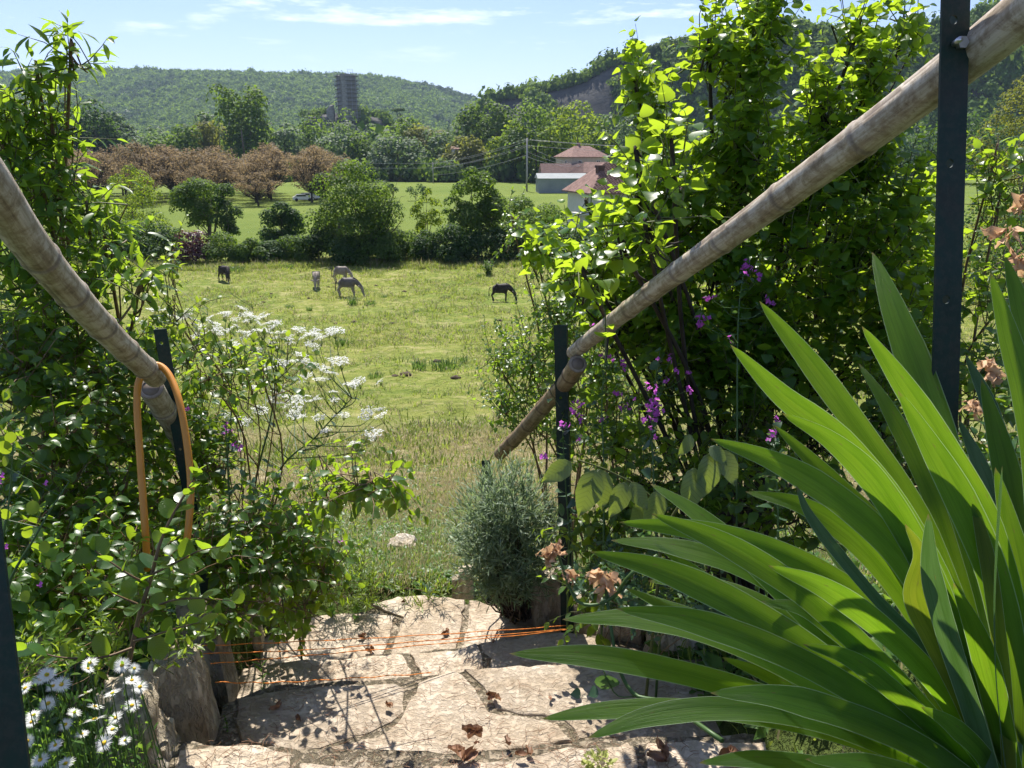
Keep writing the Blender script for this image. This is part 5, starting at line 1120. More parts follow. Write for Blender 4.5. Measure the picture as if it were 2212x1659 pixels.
def angle_post(name, label, top, foot, w=.05, th=.005, face=0.0, holes=(), hole_r=.0065, bolt=None, flip=1, cut=True):
    """steel angle post: a flange in view with round holes, and a second flange turned away"""
    top, foot = Vector(top), Vector(foot)
    while foot.z > h1(foot.x, foot.y) - .05 and (foot - top).length < 4: foot = foot + (foot - top).normalized() * .02
    ax = (foot - top); L_ = ax.length; zax = -ax.normalized()
    xax = Vector((math.cos(face), math.sin(face), 0)); xax = (xax - zax * xax.dot(zax)).normalized(); yax = zax.cross(xax)
    def W(x, y_, s): return top - zax * s + xax * x + yax * y_
    bm = bmesh.new(); marks = sorted(holes); N_ = 16
    # front flange made of cells, each with its hole
    def q(*ps): bm.faces.new([bm.verts.new(p) for p in ps])
    cuts = [0.0]
    for h_ in marks: cuts += [h_ - w / 2, h_ + w / 2]
    cuts.append(L_); cuts = [max(0, min(L_, c_)) for c_ in cuts]
    for i in range(0, len(cuts) - 1):
        a, b = cuts[i], cuts[i + 1]
        if b - a < 1e-5: continue
        if i % 2 == 0:
            for y_ in (0, th): q(W(0, y_, a), W(w, y_, a), W(w, y_, b), W(0, y_, b))
        else:
            cx, cs = w * .42, (a + b) / 2
            ang = [2 * math.pi * k / N_ for k in range(N_)]
            def outer(t_):
                dx, dy = math.cos(t_), math.sin(t_); kx = ((w - cx) if dx > 0 else cx) / max(abs(dx), 1e-9); ky = ((b - cs) if dy > 0 else (cs - a)) / max(abs(dy), 1e-9); k = min(kx, ky); return cx + dx * k, cs + dy * k
            corners = [(w, b), (0, b), (0, a), (w, a)]
            ca = [math.atan2(y_ - cs, x - cx) % (2 * math.pi) for x, y_ in corners]; al = sorted(ang + ca)
            for k in range(len(al)):
                t0, t1 = al[k], al[(k + 1) % len(al)]
                if k == len(al) - 1: t1 += 2 * math.pi
                if t1 - t0 < 1e-6: continue
                o0, o1 = outer(t0), outer(t1 - 1e-9 if t1 > 6.2831 else t1); i0, i1 = (cx + hole_r * math.cos(t0), cs + hole_r * math.sin(t0)), (cx + hole_r * math.cos(t1), cs + hole_r * math.sin(t1))
                for y_ in (0, th): q(W(i0[0], y_, i0[1]), W(o0[0], y_, o0[1]), W(o1[0], y_, o1[1]), W(i1[0], y_, i1[1]))
                q(W(i0[0], 0, i0[1]), W(i1[0], 0, i1[1]), W(i1[0], th, i1[1]), W(i0[0], th, i0[1]))
    q(W(0, 0, 0), W(w, 0, 0), W(w, th, 0), W(0, th, 0)); q(W(0, 0, 0), W(0, th, 0), W(0, th, L_), W(0, 0, L_)); q(W(w, 0, 0), W(w, th, 0), W(w, th, L_), W(w, 0, L_))
    bmesh.ops.remove_doubles(bm, verts=bm.verts[:], dist=1e-5); bmesh.ops.recalc_face_normals(bm, faces=bm.faces[:])
    me = bpy.data.meshes.new(name); bm.to_mesh(me); bm.free(); me.materials.append(M['post'])
    e = empty(name, (foot.x, foot.y, foot.z), label, 'post', 'green metal posts carrying the rails'); inv = Matrix.Translation(-foot); me.transform(inv); mobj('flange', me, e)
    g = Geo(); x0 = w - th if flip > 0 else 0.0
    V = [tuple(W(x, y_, s) - foot) for s in (0.002, L_) for x, y_ in ((x0, th + .0005), (x0 + th, th + .0005), (x0 + th, w), (x0, w))]; t = []
    for j in range(4): k = (j + 1) % 4; t += [(j, k, 4 + k), (j, 4 + k, 4 + j)]
    t += [(0, 2, 1), (0, 3, 2), (4, 5, 6), (4, 6, 7)]; g.add(V, t); g.obj('side_flange', M['post'], e, smooth=False)
    if bolt is not None:
        c = W(w * .55, 0, bolt) - foot; g = Geo(); addtube(g, [c + yax * .012, c - yax * .022 - xax * .012], .0042, 10); g.obj('bolt', M['bolt'], e); g = Geo(); c2 = c - yax * .005 + xax * .004; addtube(g, [c2 + yax * .004, c2 - yax * .004], .009, 6); g.obj('nut', M['bolt'], e, smooth=False)
    return e
angle_post('metal_post', 'tall dark green steel post with bolt, carrying the thick bamboo at right', P(2042, -260, 1.06), P(2003, 1340, 1.22), .044, .004, math.radians(8), [.185, .385, .585, .785], bolt=.218)
angle_post('metal_post', 'narrow green steel post where the two right bamboo rails meet', P(1196, 702, 3.04), P(1210, 1275, 3.28), .052, .004, math.radians(-10), [.30, .62], .006, flip=1)
g = Geo()
angle_post('metal_post', 'leaning dark green steel post holding the end of the left bamboo', P(331, 712, 2.62), P(408, 1140, 2.86), .043, .004, math.radians(10), [.05, .45], .006, flip=-1)
angle_post('metal_post', 'dark green steel post cut by the bottom left corner of the picture', P(-84, 1040, .80), P(6, 1800, .80), .034, .004, math.radians(3), [.17], .006, flip=-1)
angle_post('metal_post', 'short dark post stub behind the lavender with one hole', P(1040, 995, 3.95), P(1045, 1130, 3.95), .045, .004, math.radians(5), [.05], .006)

# rusty-brown inner face plate above the notch on the narrow post
# orange hose looped over the left bamboo
def hose(name, label, pts, r, n=80): 
    g = Geo(); addtube(g, catmull(pts, n), r, 12); return tag(g.obj(name, M['hose']), label, 'hose')
hose('orange_hose', 'orange garden hose looped over the end of the left bamboo rail', [P(318, 1230, 2.32), P(314, 1150, 2.25), P(302, 980, 2.28), P(296, 870, 2.30), P(302, 818, 2.30), P(322, 794, 2.32), P(345, 790, 2.34), P(368, 815, 2.33), P(388, 870, 2.30), P(404, 960, 2.28), P(412, 1050, 2.26), P(408, 1130, 2.24), P(402, 1180, 2.25), P(399, 1210, 2.3)], .0105)
# orange twine stretched across the steps
TW = [('topmost strand of orange twine stretched across the steps', [(415, 1396, 2.40), (640, 1386, 2.55), (900, 1373, 2.72), (1222, 1352, 2.95)]), ('second strand of orange twine from the top', [(440, 1412, 2.38), (660, 1404, 2.52), (900, 1386, 2.70), (1226, 1359, 2.92)]), ('third strand of orange twine, darkest orange', [(455, 1434, 2.36), (640, 1418, 2.50), (900, 1395, 2.68), (1224, 1361, 2.90)]), ('lowest strand of orange twine ending at the pointed slab', [(465, 1474, 2.30), (600, 1474, 2.36), (760, 1465, 2.40), (932, 1454, 2.46)])]
for lab, q in TW:
    path = catmull([P(*a) for a in q], 60); path[:, 2] += .0025 * np.sin(np.linspace(0, 40, 60)) * rng.random(); e = empty('orange_twine', tuple(path[0]), lab, 'twine', 'strands of orange twine across the steps')
    s = np.linspace(0, 1, 60); ph = s * 260
    for k in range(2):
        off = np.stack([0 * s, np.cos(ph + k * math.pi), np.sin(ph + k * math.pi)], 1) * .0009; g = Geo(); addtube(g, path + off - path[0], .0012, 5); g.obj('strand', M['twine'], e)

# ------------------------------------------------------------------ near shrubs
LEAFME = {}
def leaf_mesh(kind, mat):
    k = (kind, mat)
    if k not in LEAFME:
        V, T, U = LF[kind]; g = Geo(); g.add(V, T, 0, 0.0, U); LEAFME[k] = g.mesh('leaf_' + kind, M[mat])
    return LEAFME[k]
def put_leaves(root, kind, mat, F, n_ind, origin):
    """F = list of (pos, Y, Z, scale) arrays; the n_ind that show largest become parts, the rest one mesh"""
    pos = np.concatenate([f[0] for f in F]); Y = nrm(np.concatenate([f[1] for f in F])); Z = np.concatenate([f[2] for f in F]); S = np.concatenate([f[3] for f in F])
    X = nrm(np.cross(Y, Z)); Z = np.cross(X, Y)
    rel = pos - np.array([0, 0, CZ]); d = rel[:, 1] * cP - rel[:, 2] * sP; up = rel[:, 1] * sP + rel[:, 2] * cP
    px = 1106 + rel[:, 0] / d * FPX; py = 829.5 - up / d * FPX; vis = (px > -10) & (px < 2220) & (py > -10) & (py < 1670)
    score = S / d * vis; order = np.argsort(-score); ind = order[:n_ind]; ind = ind[score[ind] > 0]; rest = np.setdiff1d(np.arange(len(pos)), ind)
    me = leaf_mesh(kind, mat)
    for i in ind:
        m = Matrix([[X[i][0] * S[i], Y[i][0] * S[i], Z[i][0] * S[i], pos[i][0] - origin[0]], [X[i][1] * S[i], Y[i][1] * S[i], Z[i][1] * S[i], pos[i][1] - origin[1]], [X[i][2] * S[i], Y[i][2] * S[i], Z[i][2] * S[i], pos[i][2] - origin[2]], [0, 0, 0, 1]])
        o = bpy.data.objects.new('leaf', me); C.objects.link(o); o.parent = root; o.matrix_local = m
    if len(rest):
        g = Geo(); scatter(g, LF[kind], pos[rest] - np.array(origin), Y[rest], Z[rest], S[rest], 0); o = g.obj('foliage', M[mat], root); o['kind'] = 'stuff'
def shoot_leaves(path, n, size, droop=.25, spread=1.0, start=.15, end_small=.55, phi0=None):
    """alternate leaves along a twig path"""
    path = np.asarray(path); f = np.linspace(start, 1, n); idx = f * (len(path) - 1); i0 = np.minimum(idx.astype(int), len(path) - 2); fr = (idx - i0)[:, None]
    pos = path[i0] * (1 - fr) + path[i0 + 1] * fr; tan = nrm(path[i0 + 1] - path[i0]); phi = (rng.random() * 6.28 if phi0 is None else phi0) + np.arange(n) * 2.4
    ref = nrm(np.cross(tan, np.array([.3, .2, .9]) + .01)); bi = np.cross(tan, ref); rad = np.cos(phi)[:, None] * ref + np.sin(phi)[:, None] * bi
    k = (1 - f * .55)[:, None] * spread; Y = nrm(rad * k + tan * (.35 + f[:, None] * .6) + np.array([0, 0, -droop]) + .18 * rng.normal(size=(n, 3)))
    Z = nrm(tan * .7 + np.array([0, 0, .8]) + .45 * rng.normal(size=(n, 3))); s = size * rng.uniform(.65, 1.15, n) * (1 - f ** 3 * (1 - end_small))
    return pos, Y, Z, s
def near_shrub(name, label, base, blobs, kind, mat, size, nleaf=8, tw=.26, n_ind=0, droop=.25, up=.8, limb_r=.018, tw_r=.0022, bark='twig_red', cat='shrub', twbark='twig', group=None, stray=0.0, thin=1.0):
    e = empty(name, tuple(base), label, cat, group); B0 = np.array(tuple(base)); limb_r *= .6; g = Geo(); tg = Geo(); F = []
    for bi, (px, py, d, rx, ry, rd, nt) in enumerate(blobs):
        c = np.array(tuple(P(px, py, d))); R = np.array([rx * d / FPX, rd * thin, ry * d / FPX]); nt = int(nt)
        bb = B0 + np.array([rng.normal() * .07, rng.normal() * .07, -.05]); mid = bb * .45 + c * .55; mid[2] = bb[2] * .4 + c[2] * .6; mid[1] += .22; mid += rng.normal(size=3) * .05
        low = c - np.array([0, 0, R[2] * .5]); lp = catmull([bb, mid, low, c], 12); addtube(g, lp - B0, np.linspace(limb_r, limb_r * .35, 12), 6)
        d_ = rvec(nt); tips = c + d_ * R * (rng.random((nt, 1)) ** .45)
        for q, dd in zip(tips, d_):
            L_ = tw * rng.uniform(.55, 1.25) * (1 + stray * (rng.random() > .85)); dr = dd * .7 + np.array([0, 0, up]) + rng.normal(size=3) * .35; dr /= np.linalg.norm(dr); s0 = q - dr * L_ * .5; side = rvec(1)[0] * L_ * .12
            p = np.array([s0, s0 + dr * L_ * .35 + side, s0 + dr * L_ * .7 + side * 1.2, s0 + dr * L_ + side * .6 + np.array([0, 0, -.02])]); addtube(tg, p - B0, [tw_r, tw_r * .8, tw_r * .6, tw_r * .3], 4, cap=False)
            if rng.random() < .38:
                k = rng.integers(5, 12); a = lp[k]; addtube(g, catmull([a, (a + s0) / 2 + np.array([0, 0, -.03]), s0], 5) - B0, np.linspace(limb_r * .35, tw_r, 5), 4, cap=False)
            F.append(shoot_leaves(p, max(3, int(nleaf * rng.uniform(.7, 1.3))), size, droop))
    g.obj('limbs', M[bark], e); o = tg.obj('twigs', M[twbark], e); o['kind'] = 'stuff'
    put_leaves(e, kind, mat, F, n_ind, B0); return e
def gb(px, py, d):
    p = P(px, py, d); return (p.x, p.y, h1(p.x, p.y))
# (column, row, distance, half width px, half height px, half depth m, twigs)
near_shrub('pear_shrub', 'tall glossy-leaved pear shrub filling the right half behind the bamboo rail', gb(1600, 1250, 3.5), [
    (1400, 290, 3.0, 28, 120, .20, 26), (1375, 170, 3.0, 22, 50, .15, 10), (1440, 450, 3.0, 95, 110, .30, 50), (1385, 430, 2.7, 35, 55, .2, 14), (1275, 560, 3.0, 75, 65, .25, 26), (1420, 590, 3.1, 110, 110, .30, 52),
    (1620, 110, 3.0, 75, 120, .22, 44), (1650, 20, 3.0, 45, 60, .2, 20), (1535, 90, 2.9, 35, 60, .15, 13), (1600, 300, 3.0, 90, 110, .28, 56), (1560, 480, 3.1, 110, 120, .3, 60), (1700, 420, 3.1, 110, 130, .3, 62), (1880, 130, 3.1, 50, 110, .2, 24), (1850, 60, 3.1, 30, 50, .15, 9), (1950, 70, 3.1, 30, 55, .15, 8), (1770, 230, 3.1, 70, 80, .25, 30), (1850, 330, 3.1, 100, 110, .3, 56),
    (1660, 640, 3.2, 130, 110, .3, 64), (1830, 560, 3.1, 120, 130, .3, 62), (1950, 430, 3.1, 70, 120, .25, 34), (1540, 730, 3.2, 130, 90, .3, 48), (1760, 780, 3.2, 140, 110, .3, 60), (1920, 720, 3.1, 90, 130, .3, 44), (1455, 335, 2.15, 60, 45, .1, 5), (1352, 525, 2.3, 45, 45, .1, 4), (1270, 590, 2.4, 50, 40, .1, 4), (1400, 490, 2.2, 60, 50, .1, 6), (1385, 340, 2.5, 35, 50, .1, 4), (1180, 530, 3.3, 50, 40, .15, 9), (1275, 450, 3.1, 14, 20, .1, 3), (1960, 600, 3.4, 90, 120, .3, 50), (1750, 580, 3.6, 150, 160, .3, 60), (1600, 600, 3.6, 120, 120, .3, 46), (1980, 780, 3.3, 70, 110, .25, 34), (1840, 470, 3.5, 120, 110, .3, 40), (1370, 690, 3.2, 90, 60, .2, 34), (1480, 740, 3.1, 90, 60, .2, 34), (1620, 800, 3.1, 110, 80, .2, 36), (1300, 660, 3.3, 50, 50, .2, 16)],
    'cordate', 'pear', .074, 10, .27, 300, .35, .85, .020, .003, cat='shrub', stray=.4, bark='bark_dark', thin=.62)
near_shrub('hawthorn_shrub', 'small-leaved airy shrub between the field and the short bamboo rail', gb(1230, 1000, 4.4), [
    (1215, 655, 4.3, 80, 60, .4, 56), (1165, 560, 4.2, 30, 30, .3, 8), (1150, 760, 4.3, 80, 70, .4, 60), (1260, 720, 4.4, 90, 90, .4, 60), (1090, 860, 4.4, 45, 60, .3, 22), (1150, 880, 4.4, 70, 80, .4, 46), (1075, 770, 4.3, 28, 34, .2, 9), (1330, 830, 4.4, 90, 100, .4, 50), (1300, 630, 4.2, 80, 60, .3, 40), (1110, 480, 4.2, 30, 30, .2, 8), (1240, 930, 4.2, 90, 60, .4, 46)],
    'ovate', 'hawthorn', .042, 13, .30, 110, .2, .8, .014, .0025, stray=.6)
near_shrub('wild_pear_branch', 'loose shrub with bronze-brown twigs in front of the pear\'s left side', gb(1400, 1150, 3.6), [
    (1330, 560, 3.5, 60, 70, .25, 24), (1390, 660, 3.5, 90, 60, .25, 34), (1290, 790, 3.5, 70, 60, .25, 24), (1210, 820, 3.2, 40, 60, .15, 12)], 'cordate', 'hawthorn', .05, 9, .26, 60, .4, .6, .012)
near_shrub('dogwood_undergrowth', 'dark leafy undergrowth below the bamboo rail among the purple flowers', gb(1550, 1250, 3.2), [
    (1340, 920, 3.4, 90, 100, .2, 46), (1460, 820, 3.2, 120, 100, .3, 54), (1600, 900, 3.1, 130, 110, .3, 56), (1760, 920, 3.0, 130, 110, .3, 54), (1900, 900, 2.8, 120, 130, .3, 50), (1380, 1040, 2.9, 120, 90, .3, 46), (1540, 1050, 2.8, 130, 100, .3, 50), (1720, 1080, 2.6, 130, 110, .3, 46), (1300, 1150, 2.9, 90, 90, .25, 34), (1460, 1180, 2.7, 140, 100, .3, 44), (1290, 1270, 2.7, 80, 70, .2, 22)],
    'ovate', 'dogwood', .058, 8, .24, 150, .35, .6, .012, thin=.75, bark='bark_dark')
near_shrub('sage_plant', 'low grey-green leafy plant at the foot of the narrow post', gb(1330, 1300, 2.6), [(1290, 1230, 2.5, 60, 50, .15, 22), (1370, 1280, 2.4, 80, 50, .15, 24), (1440, 1330, 2.2, 80, 40, .15, 18), (1560, 1330, 2.0, 90, 50, .15, 18)], 'ovate', 'honesty', .036, 9, .14, 60, .1, .8, .004, .0015, cat='plant')
near_shrub('ivy_shrub', 'dark shrub at the right edge behind the withered iris blooms', gb(2150, 1000, 3.0), [(2160, 420, 3.0, 60, 55, .2, 18), (2150, 330, 3.0, 60, 30, .2, 8), (2160, 640, 2.9, 80, 60, .25, 22), (2130, 800, 2.7, 80, 90, .25, 30), (2180, 950, 2.4, 90, 100, .25, 30), (2000, 1000, 2.4, 90, 110, .25, 30)], 'ovate', 'dogwood', .058, 8, .24, 60, .3, .6, .012)
# left side
near_shrub('elder_shrub', 'elder with long pointed leaves against the sky at the top left', gb(60, 1150, 3.4), [
    (150, 115, 2.9, 40, 26, .12, 7), (80, 160, 2.9, 50, 30, .12, 7), (30, 220, 2.9, 80, 50, .22, 16), (10, 310, 2.9, 85, 75, .28, 26), (110, 260, 3.0, 60, 55, .22, 14), (90, 390, 3.0, 95, 75, .3, 34), (185, 440, 3.0, 50, 55, .2, 11), (40, 520, 3.0, 110, 80, .3, 36), (225, 520, 3.0, 60, 45, .2, 12), (150, 600, 3.0, 110, 70, .3, 34), (300, 600, 2.9, 55, 35, .18, 9), (60, 700, 3.1, 120, 100, .3, 44)],
    'lance', 'elder', .095, 9, .26, 260, .45, .6, .018, .003, cat='shrub', stray=.3)
near_shrub('dogwood_shrub', 'dense dark dogwood with its top lit by the sun, left of the steps', gb(200, 1300, 2.9), [
    (60, 760, 2.8, 130, 90, .42, 84), (200, 790, 2.95, 130, 80, .42, 84), (330, 770, 3.2, 70, 50, .2, 26), (110, 930, 2.6, 120, 110, .3, 56), (290, 930, 3.05, 120, 100, .2, 62), (80, 1090, 2.5, 130, 110, .3, 56), (240, 1090, 2.75, 130, 120, .2, 60), (400, 1030, 3.25, 80, 100, .2, 40), (110, 850, 3.4, 170, 120, .2, 50), (140, 1060, 3.3, 170, 120, .2, 50), (330, 1090, 3.4, 110, 120, .2, 40), (330, 1230, 2.4, 140, 100, .3, 56), (150, 1250, 2.3, 150, 90, .3, 54), (20, 1230, 2.2, 100, 110, .25, 40)],
    'ovate', 'dogwood', .066, 8, .24, 220, .35, .6, .016, twbark='twig_red')
near_shrub('dogwood_shrub', 'dogwood hanging over the left edge of the steps, with a spray of drooping leaves', gb(520, 1280, 3.3), [(600, 1335, 3.05, 70, 32, .15, 24), 
    (455, 815, 2.8, 70, 28, .2, 12), (570, 820, 2.8, 80, 25, .15, 9), (450, 900, 3.15, 55, 60, .15, 18), (460, 1000, 3.1, 70, 80, .2, 28), (540, 1110, 2.8, 100, 55, .25, 32), (480, 1190, 2.6, 90, 90, .25, 36), (650, 1120, 2.8, 90, 60, .22, 30), (600, 1220, 2.7, 110, 70, .25, 40), (720, 1050, 2.5, 60, 30, .15, 14), (790, 1040, 2.45, 70, 28, .12, 16), (850, 1050, 2.4, 36, 26, .1, 8), (700, 1220, 2.8, 60, 70, .2, 22), (500, 1300, 2.5, 60, 60, .2, 20), (660, 1290, 2.8, 60, 40, .15, 14)],
    'ovate', 'dogwood', .056, 8, .22, 220, .45, .5, .008, twbark='twig_red')
near_shrub('young_shrub', 'bright yellow-green sprouts along the left of the cow parsley', gb(450, 1100, 3.3), [(380, 640, 3.1, 60, 50, .2, 10), (430, 740, 3.0, 60, 40, .2, 12), (520, 770, 2.9, 80, 30, .15, 12), (600, 790, 2.9, 50, 30, .15, 8), (360, 560, 3.2, 50, 40, .15, 8), (680, 1160, 3.2, 60, 60, .2, 10)], 'ovate', 'young', .05, 6, .22, 50, .1, 1.0, .006, .0025)
# tangle of soft herbs at the foot of the left shrubs
near_shrub('herb_patch', 'low feathery herbs between the dogwood and the far step', gb(740, 1290, 3.6), [(740, 1250, 3.6, 70, 50, .25, 40), (800, 1260, 3.6, 50, 30, .2, 26), (690, 1180, 3.7, 60, 60, .25, 30), (640, 1050, 3.9, 80, 60, .3, 24), (930, 1270, 3.7, 60, 20, .1, 14)], 'needle', 'young', .045, 16, .18, 0, -.1, 1.2, .003, .0012, cat='plant')
near_shrub('herb_patch', 'low mixed green herbs in the shade behind the daisies', gb(150, 1400, 2.1), [(120, 1370, 2.0, 110, 35, .2, 14), (240, 1370, 2.0, 90, 35, .2, 14), (380, 1380, 2.0, 50, 40, .15, 8), (60, 1440, 1.7, 70, 50, .15, 12)], 'lance', 'young', .036, 14, .15, 60, -.1, 1.2, .003, .0012, cat='plant')

# quince sapling in front, each leaf its own part
q0 = np.array(tuple(P(276, 1440, 1.75))); e = empty('quince_sapling', tuple(q0), 'young quince sapling with round leaves in front of the orange hose', 'sapling'); g = Geo(); F = []
main = catmull([P(276, 1440, 1.75), P(302, 1326, 1.75), P(326, 1249, 1.76), P(347, 1170, 1.77), P(378, 1104, 1.78), P(416, 1040, 1.80), P(424, 1018, 1.80)], 24); addtube(g, main - q0, np.linspace(.006, .0015, 24), 7); F.append(shoot_leaves(main, 20, .050, .05, 1.2, .2, .8))
for pl, n_ in (([(322, 1262, 1.76), (285, 1245, 1.72), (240, 1215, 1.7), (205, 1190, 1.68)], 9), ([(330, 1240, 1.76), (380, 1215, 1.74), (430, 1190, 1.72), (480, 1180, 1.70)], 10), ([(308, 1310, 1.75), (262, 1290, 1.72), (230, 1275, 1.7)], 6), ([(300, 1335, 1.75), (360, 1300, 1.72), (430, 1292, 1.70), (500, 1298, 1.68)], 9), ([(290, 1385, 1.74), (340, 1370, 1.7), (400, 1352, 1.68), (430, 1345, 1.66)], 8), ([(285, 1400, 1.74), (220, 1420, 1.7), (130, 1420, 1.66), (60, 1400, 1.64)], 9)):
    b = catmull([P(*a) for a in pl], 12); addtube(g, b - q0, np.linspace(.0035, .001, 12), 5, cap=False); F.append(shoot_leaves(b, n_, .052, .0, 1.1, .15, .9))
g.obj('stem', M['twig_red'], e); put_leaves(e, 'round', 'quince', F, 400, q0)

# walnut seedling: large veined leaves, hanging
w0 = np.array(gb(1400, 1250, 2.4)); e = empty('walnut_seedling', tuple(w0), 'walnut seedling with big veined drooping leaves beside the narrow post', 'seedling'); g = Geo()
addtube(g, catmull([w0, P(1430, 1150, 2.3), P(1400, 1070, 2.2), P(1320, 1020, 2.1), P(1250, 994, 2.08)], 16) - w0, np.linspace(.006, .0018, 16), 6); addtube(g, catmull([P(1430, 1150, 2.3), P(1500, 1040, 2.2), P(1540, 968, 2.15)], 10) - w0, np.linspace(.005, .0018, 10), 6); g.obj('stem', M['twig'], e)
for a, b, d_, w_ in (((1287, 1004), (1259, 1116), 2.08, .05), ((1292, 1004), (1310, 1100), 2.1, .042), ((1240, 994), (1176, 1040), 2.05, .045), ((1353, 1034), (1326, 1118), 2.1, .045), ((1360, 1036), (1395, 1100), 2.12, .040), ((1535, 968), (1527, 1080), 2.15, .052), ((1500, 1000), (1494, 1110), 2.14, .05), ((1530, 960), (1570, 1000), 2.15, .03), ((1495, 935), (1475, 985), 2.2, .026), ((1425, 1050), (1405, 1150), 2.15, .045), ((1545, 965), (1600, 1045), 2.2, .042), ((1400, 1065), (1372, 1140), 2.2, .045)):
    A, B_ = np.array(tuple(P(*a, d_))), np.array(tuple(P(*b, d_ - .04))); Yv = B_ - A; L_ = np.linalg.norm(Yv); Yv /= L_; Zv = np.array([rng.normal() * .35, -.75, .55 + rng.normal() * .25]); Xv = np.cross(Yv, Zv); Xv /= np.linalg.norm(Xv); Zv = np.cross(Xv, Yv)
    m = Matrix([[Xv[k] * L_ * .95, Yv[k] * L_, Zv[k] * L_, A[k] - w0[k]] for k in range(3)] + [[0, 0, 0, 1]]); o = bpy.data.objects.new('leaf', leaf_mesh('ovate', 'walnut')); C.objects.link(o); o.parent = e; o.matrix_local = m

# flowers
def flower_cluster(n, petal, spread, mat, npet=4, kind='round'):
    g = Geo()
    for _ in range(n):
        c = rvec(1)[0] * spread * rng.random() ** .5; ax = nrm((c / spread + rvec(1)[0] * .7 + np.array([0, -.3, .4]))[None])[0]; u = nrm(np.cross(ax, [.2, .3, .9])[None])[0]; v_ = np.cross(ax, u); a = np.arange(npet) * 2 * np.pi / npet + rng.random()
        Y = np.cos(a)[:, None] * u + np.sin(a)[:, None] * v_ + ax * .25; scatter(g, LF[kind], np.repeat(c[None], npet, 0), Y, np.repeat(ax[None], npet, 0), petal * rng.uniform(.85, 1.1, npet), 0)
    return g.mesh('flower', M[mat])
VIO = [flower_cluster(n_, .0085, sp_ * .75, 'violet') for n_, sp_ in ((6, .022), (8, .028), (4, .014), (2, .008))]
def honesty(label, stem, flowers, d, leaves=True):
    s = catmull([P(x, y_, d_) for x, y_, d_ in stem], 20); b0 = s[0].copy(); b0[2] = min(b0[2], h1(b0[0], b0[1]) + .0); e = empty('honesty_plant', tuple(b0), label, 'flower', 'honesty plants with purple flowers'); g = Geo(); addtube(g, np.concatenate([[b0], s]) - b0, np.concatenate([[.005], np.linspace(.0045, .0015, 20)]), 6); F = [shoot_leaves(s, 16, .06, .4, 1.2)]
    for x, y_ in flowers:
        dd = d + rng.uniform(-.12, .1); c = np.array(tuple(P(x, y_, dd))); i = int(np.argmin(np.linalg.norm(s - c, axis=1) + (s[:, 2] > c[2] - .04) * 5)); addtube(g, catmull([s[i], (s[i] + c) / 2 + np.array([0, 0, -.02]), c], 5) - b0, np.linspace(.002, .001, 5), 4, cap=False)
        o = mobj('flower', VIO[rng.integers(0, 4)], e, tuple(c - b0), (rng.random() * 6, rng.random(), rng.random() * 6), rng.uniform(.8, 1.25)); F.append(shoot_leaves(catmull([s[i], (s[i] + c) / 2, c], 4), 3, .022, .1))
    o = g.obj('stem', M['stem'], e); put_leaves(e, 'cordate' if leaves else 'lance', 'honesty', F, 10, b0); return e
honesty('honesty plant with purple flowers, its tall stem rising just right of the rail crossing', [(1590, 1400, 2.6), (1592, 1000, 2.6), (1594, 700, 2.65), (1608, 580, 2.7)], [(1605, 578), (1620, 583), (1638, 592), (1612, 568), (1655, 645), (1667, 655), (1640, 600), (1575, 730), (1582, 738), (1530, 640), (1550, 638), (1523, 684), (1510, 692)], 2.65)
honesty('honesty plant with the densest purple flower clusters, under the bamboo rail', [(1425, 1380, 2.5), (1415, 1100, 2.5), (1408, 900, 2.55), (1425, 760, 2.6)], [(1405, 880), (1412, 865), (1395, 905), (1412, 900), (1424, 888), (1400, 890), (1405, 925), (1415, 942), (1440, 822), (1425, 778), (1450, 775), (1405, 835), (1370, 862), (1488, 805), (1490, 842), (1462, 800)], 2.55)
honesty('honesty plant with purple flowers close right of the narrow green post', [(1300, 1350, 2.75), (1305, 1050, 2.75), (1300, 880, 2.8), (1308, 760, 2.8)], [(1283, 705), (1312, 770), (1325, 776), (1335, 850), (1345, 790), (1300, 765), (1270, 720), (1345, 692), (1350, 878), (1240, 890), (1256, 906), (1246, 870), (1300, 902)], 2.8)
honesty('small honesty plant with single purple flowers in front of the lavender top', [(1230, 1150, 2.85), (1222, 1050, 2.85), (1215, 930, 2.85)], [(1216, 922), (1176, 986), (1210, 1003), (1250, 946), (1221, 914), (1278, 1078)], 2.85)
honesty('honesty plant with purple flowers behind the upper iris leaves', [(1680, 1300, 2.3), (1680, 1100, 2.3), (1672, 930, 2.3)], [(1667, 936), (1678, 906), (1672, 942), (1660, 950)], 2.3)
honesty('honesty plant with purple flowers between left post and cow parsley', [(500, 1150, 2.9), (492, 1010, 2.9), (488, 900, 2.9)], [(402, 883), (495, 930), (488, 918), (485, 940), (512, 962)], 2.9)
honesty('honesty plant with purple flowers low among the dogwood spray', [(640, 1300, 3.1), (650, 1180, 3.1), (672, 1090, 3.1)], [(680, 1085), (664, 1100), (617, 1090), (700, 1128), (740, 1170)], 3.1)
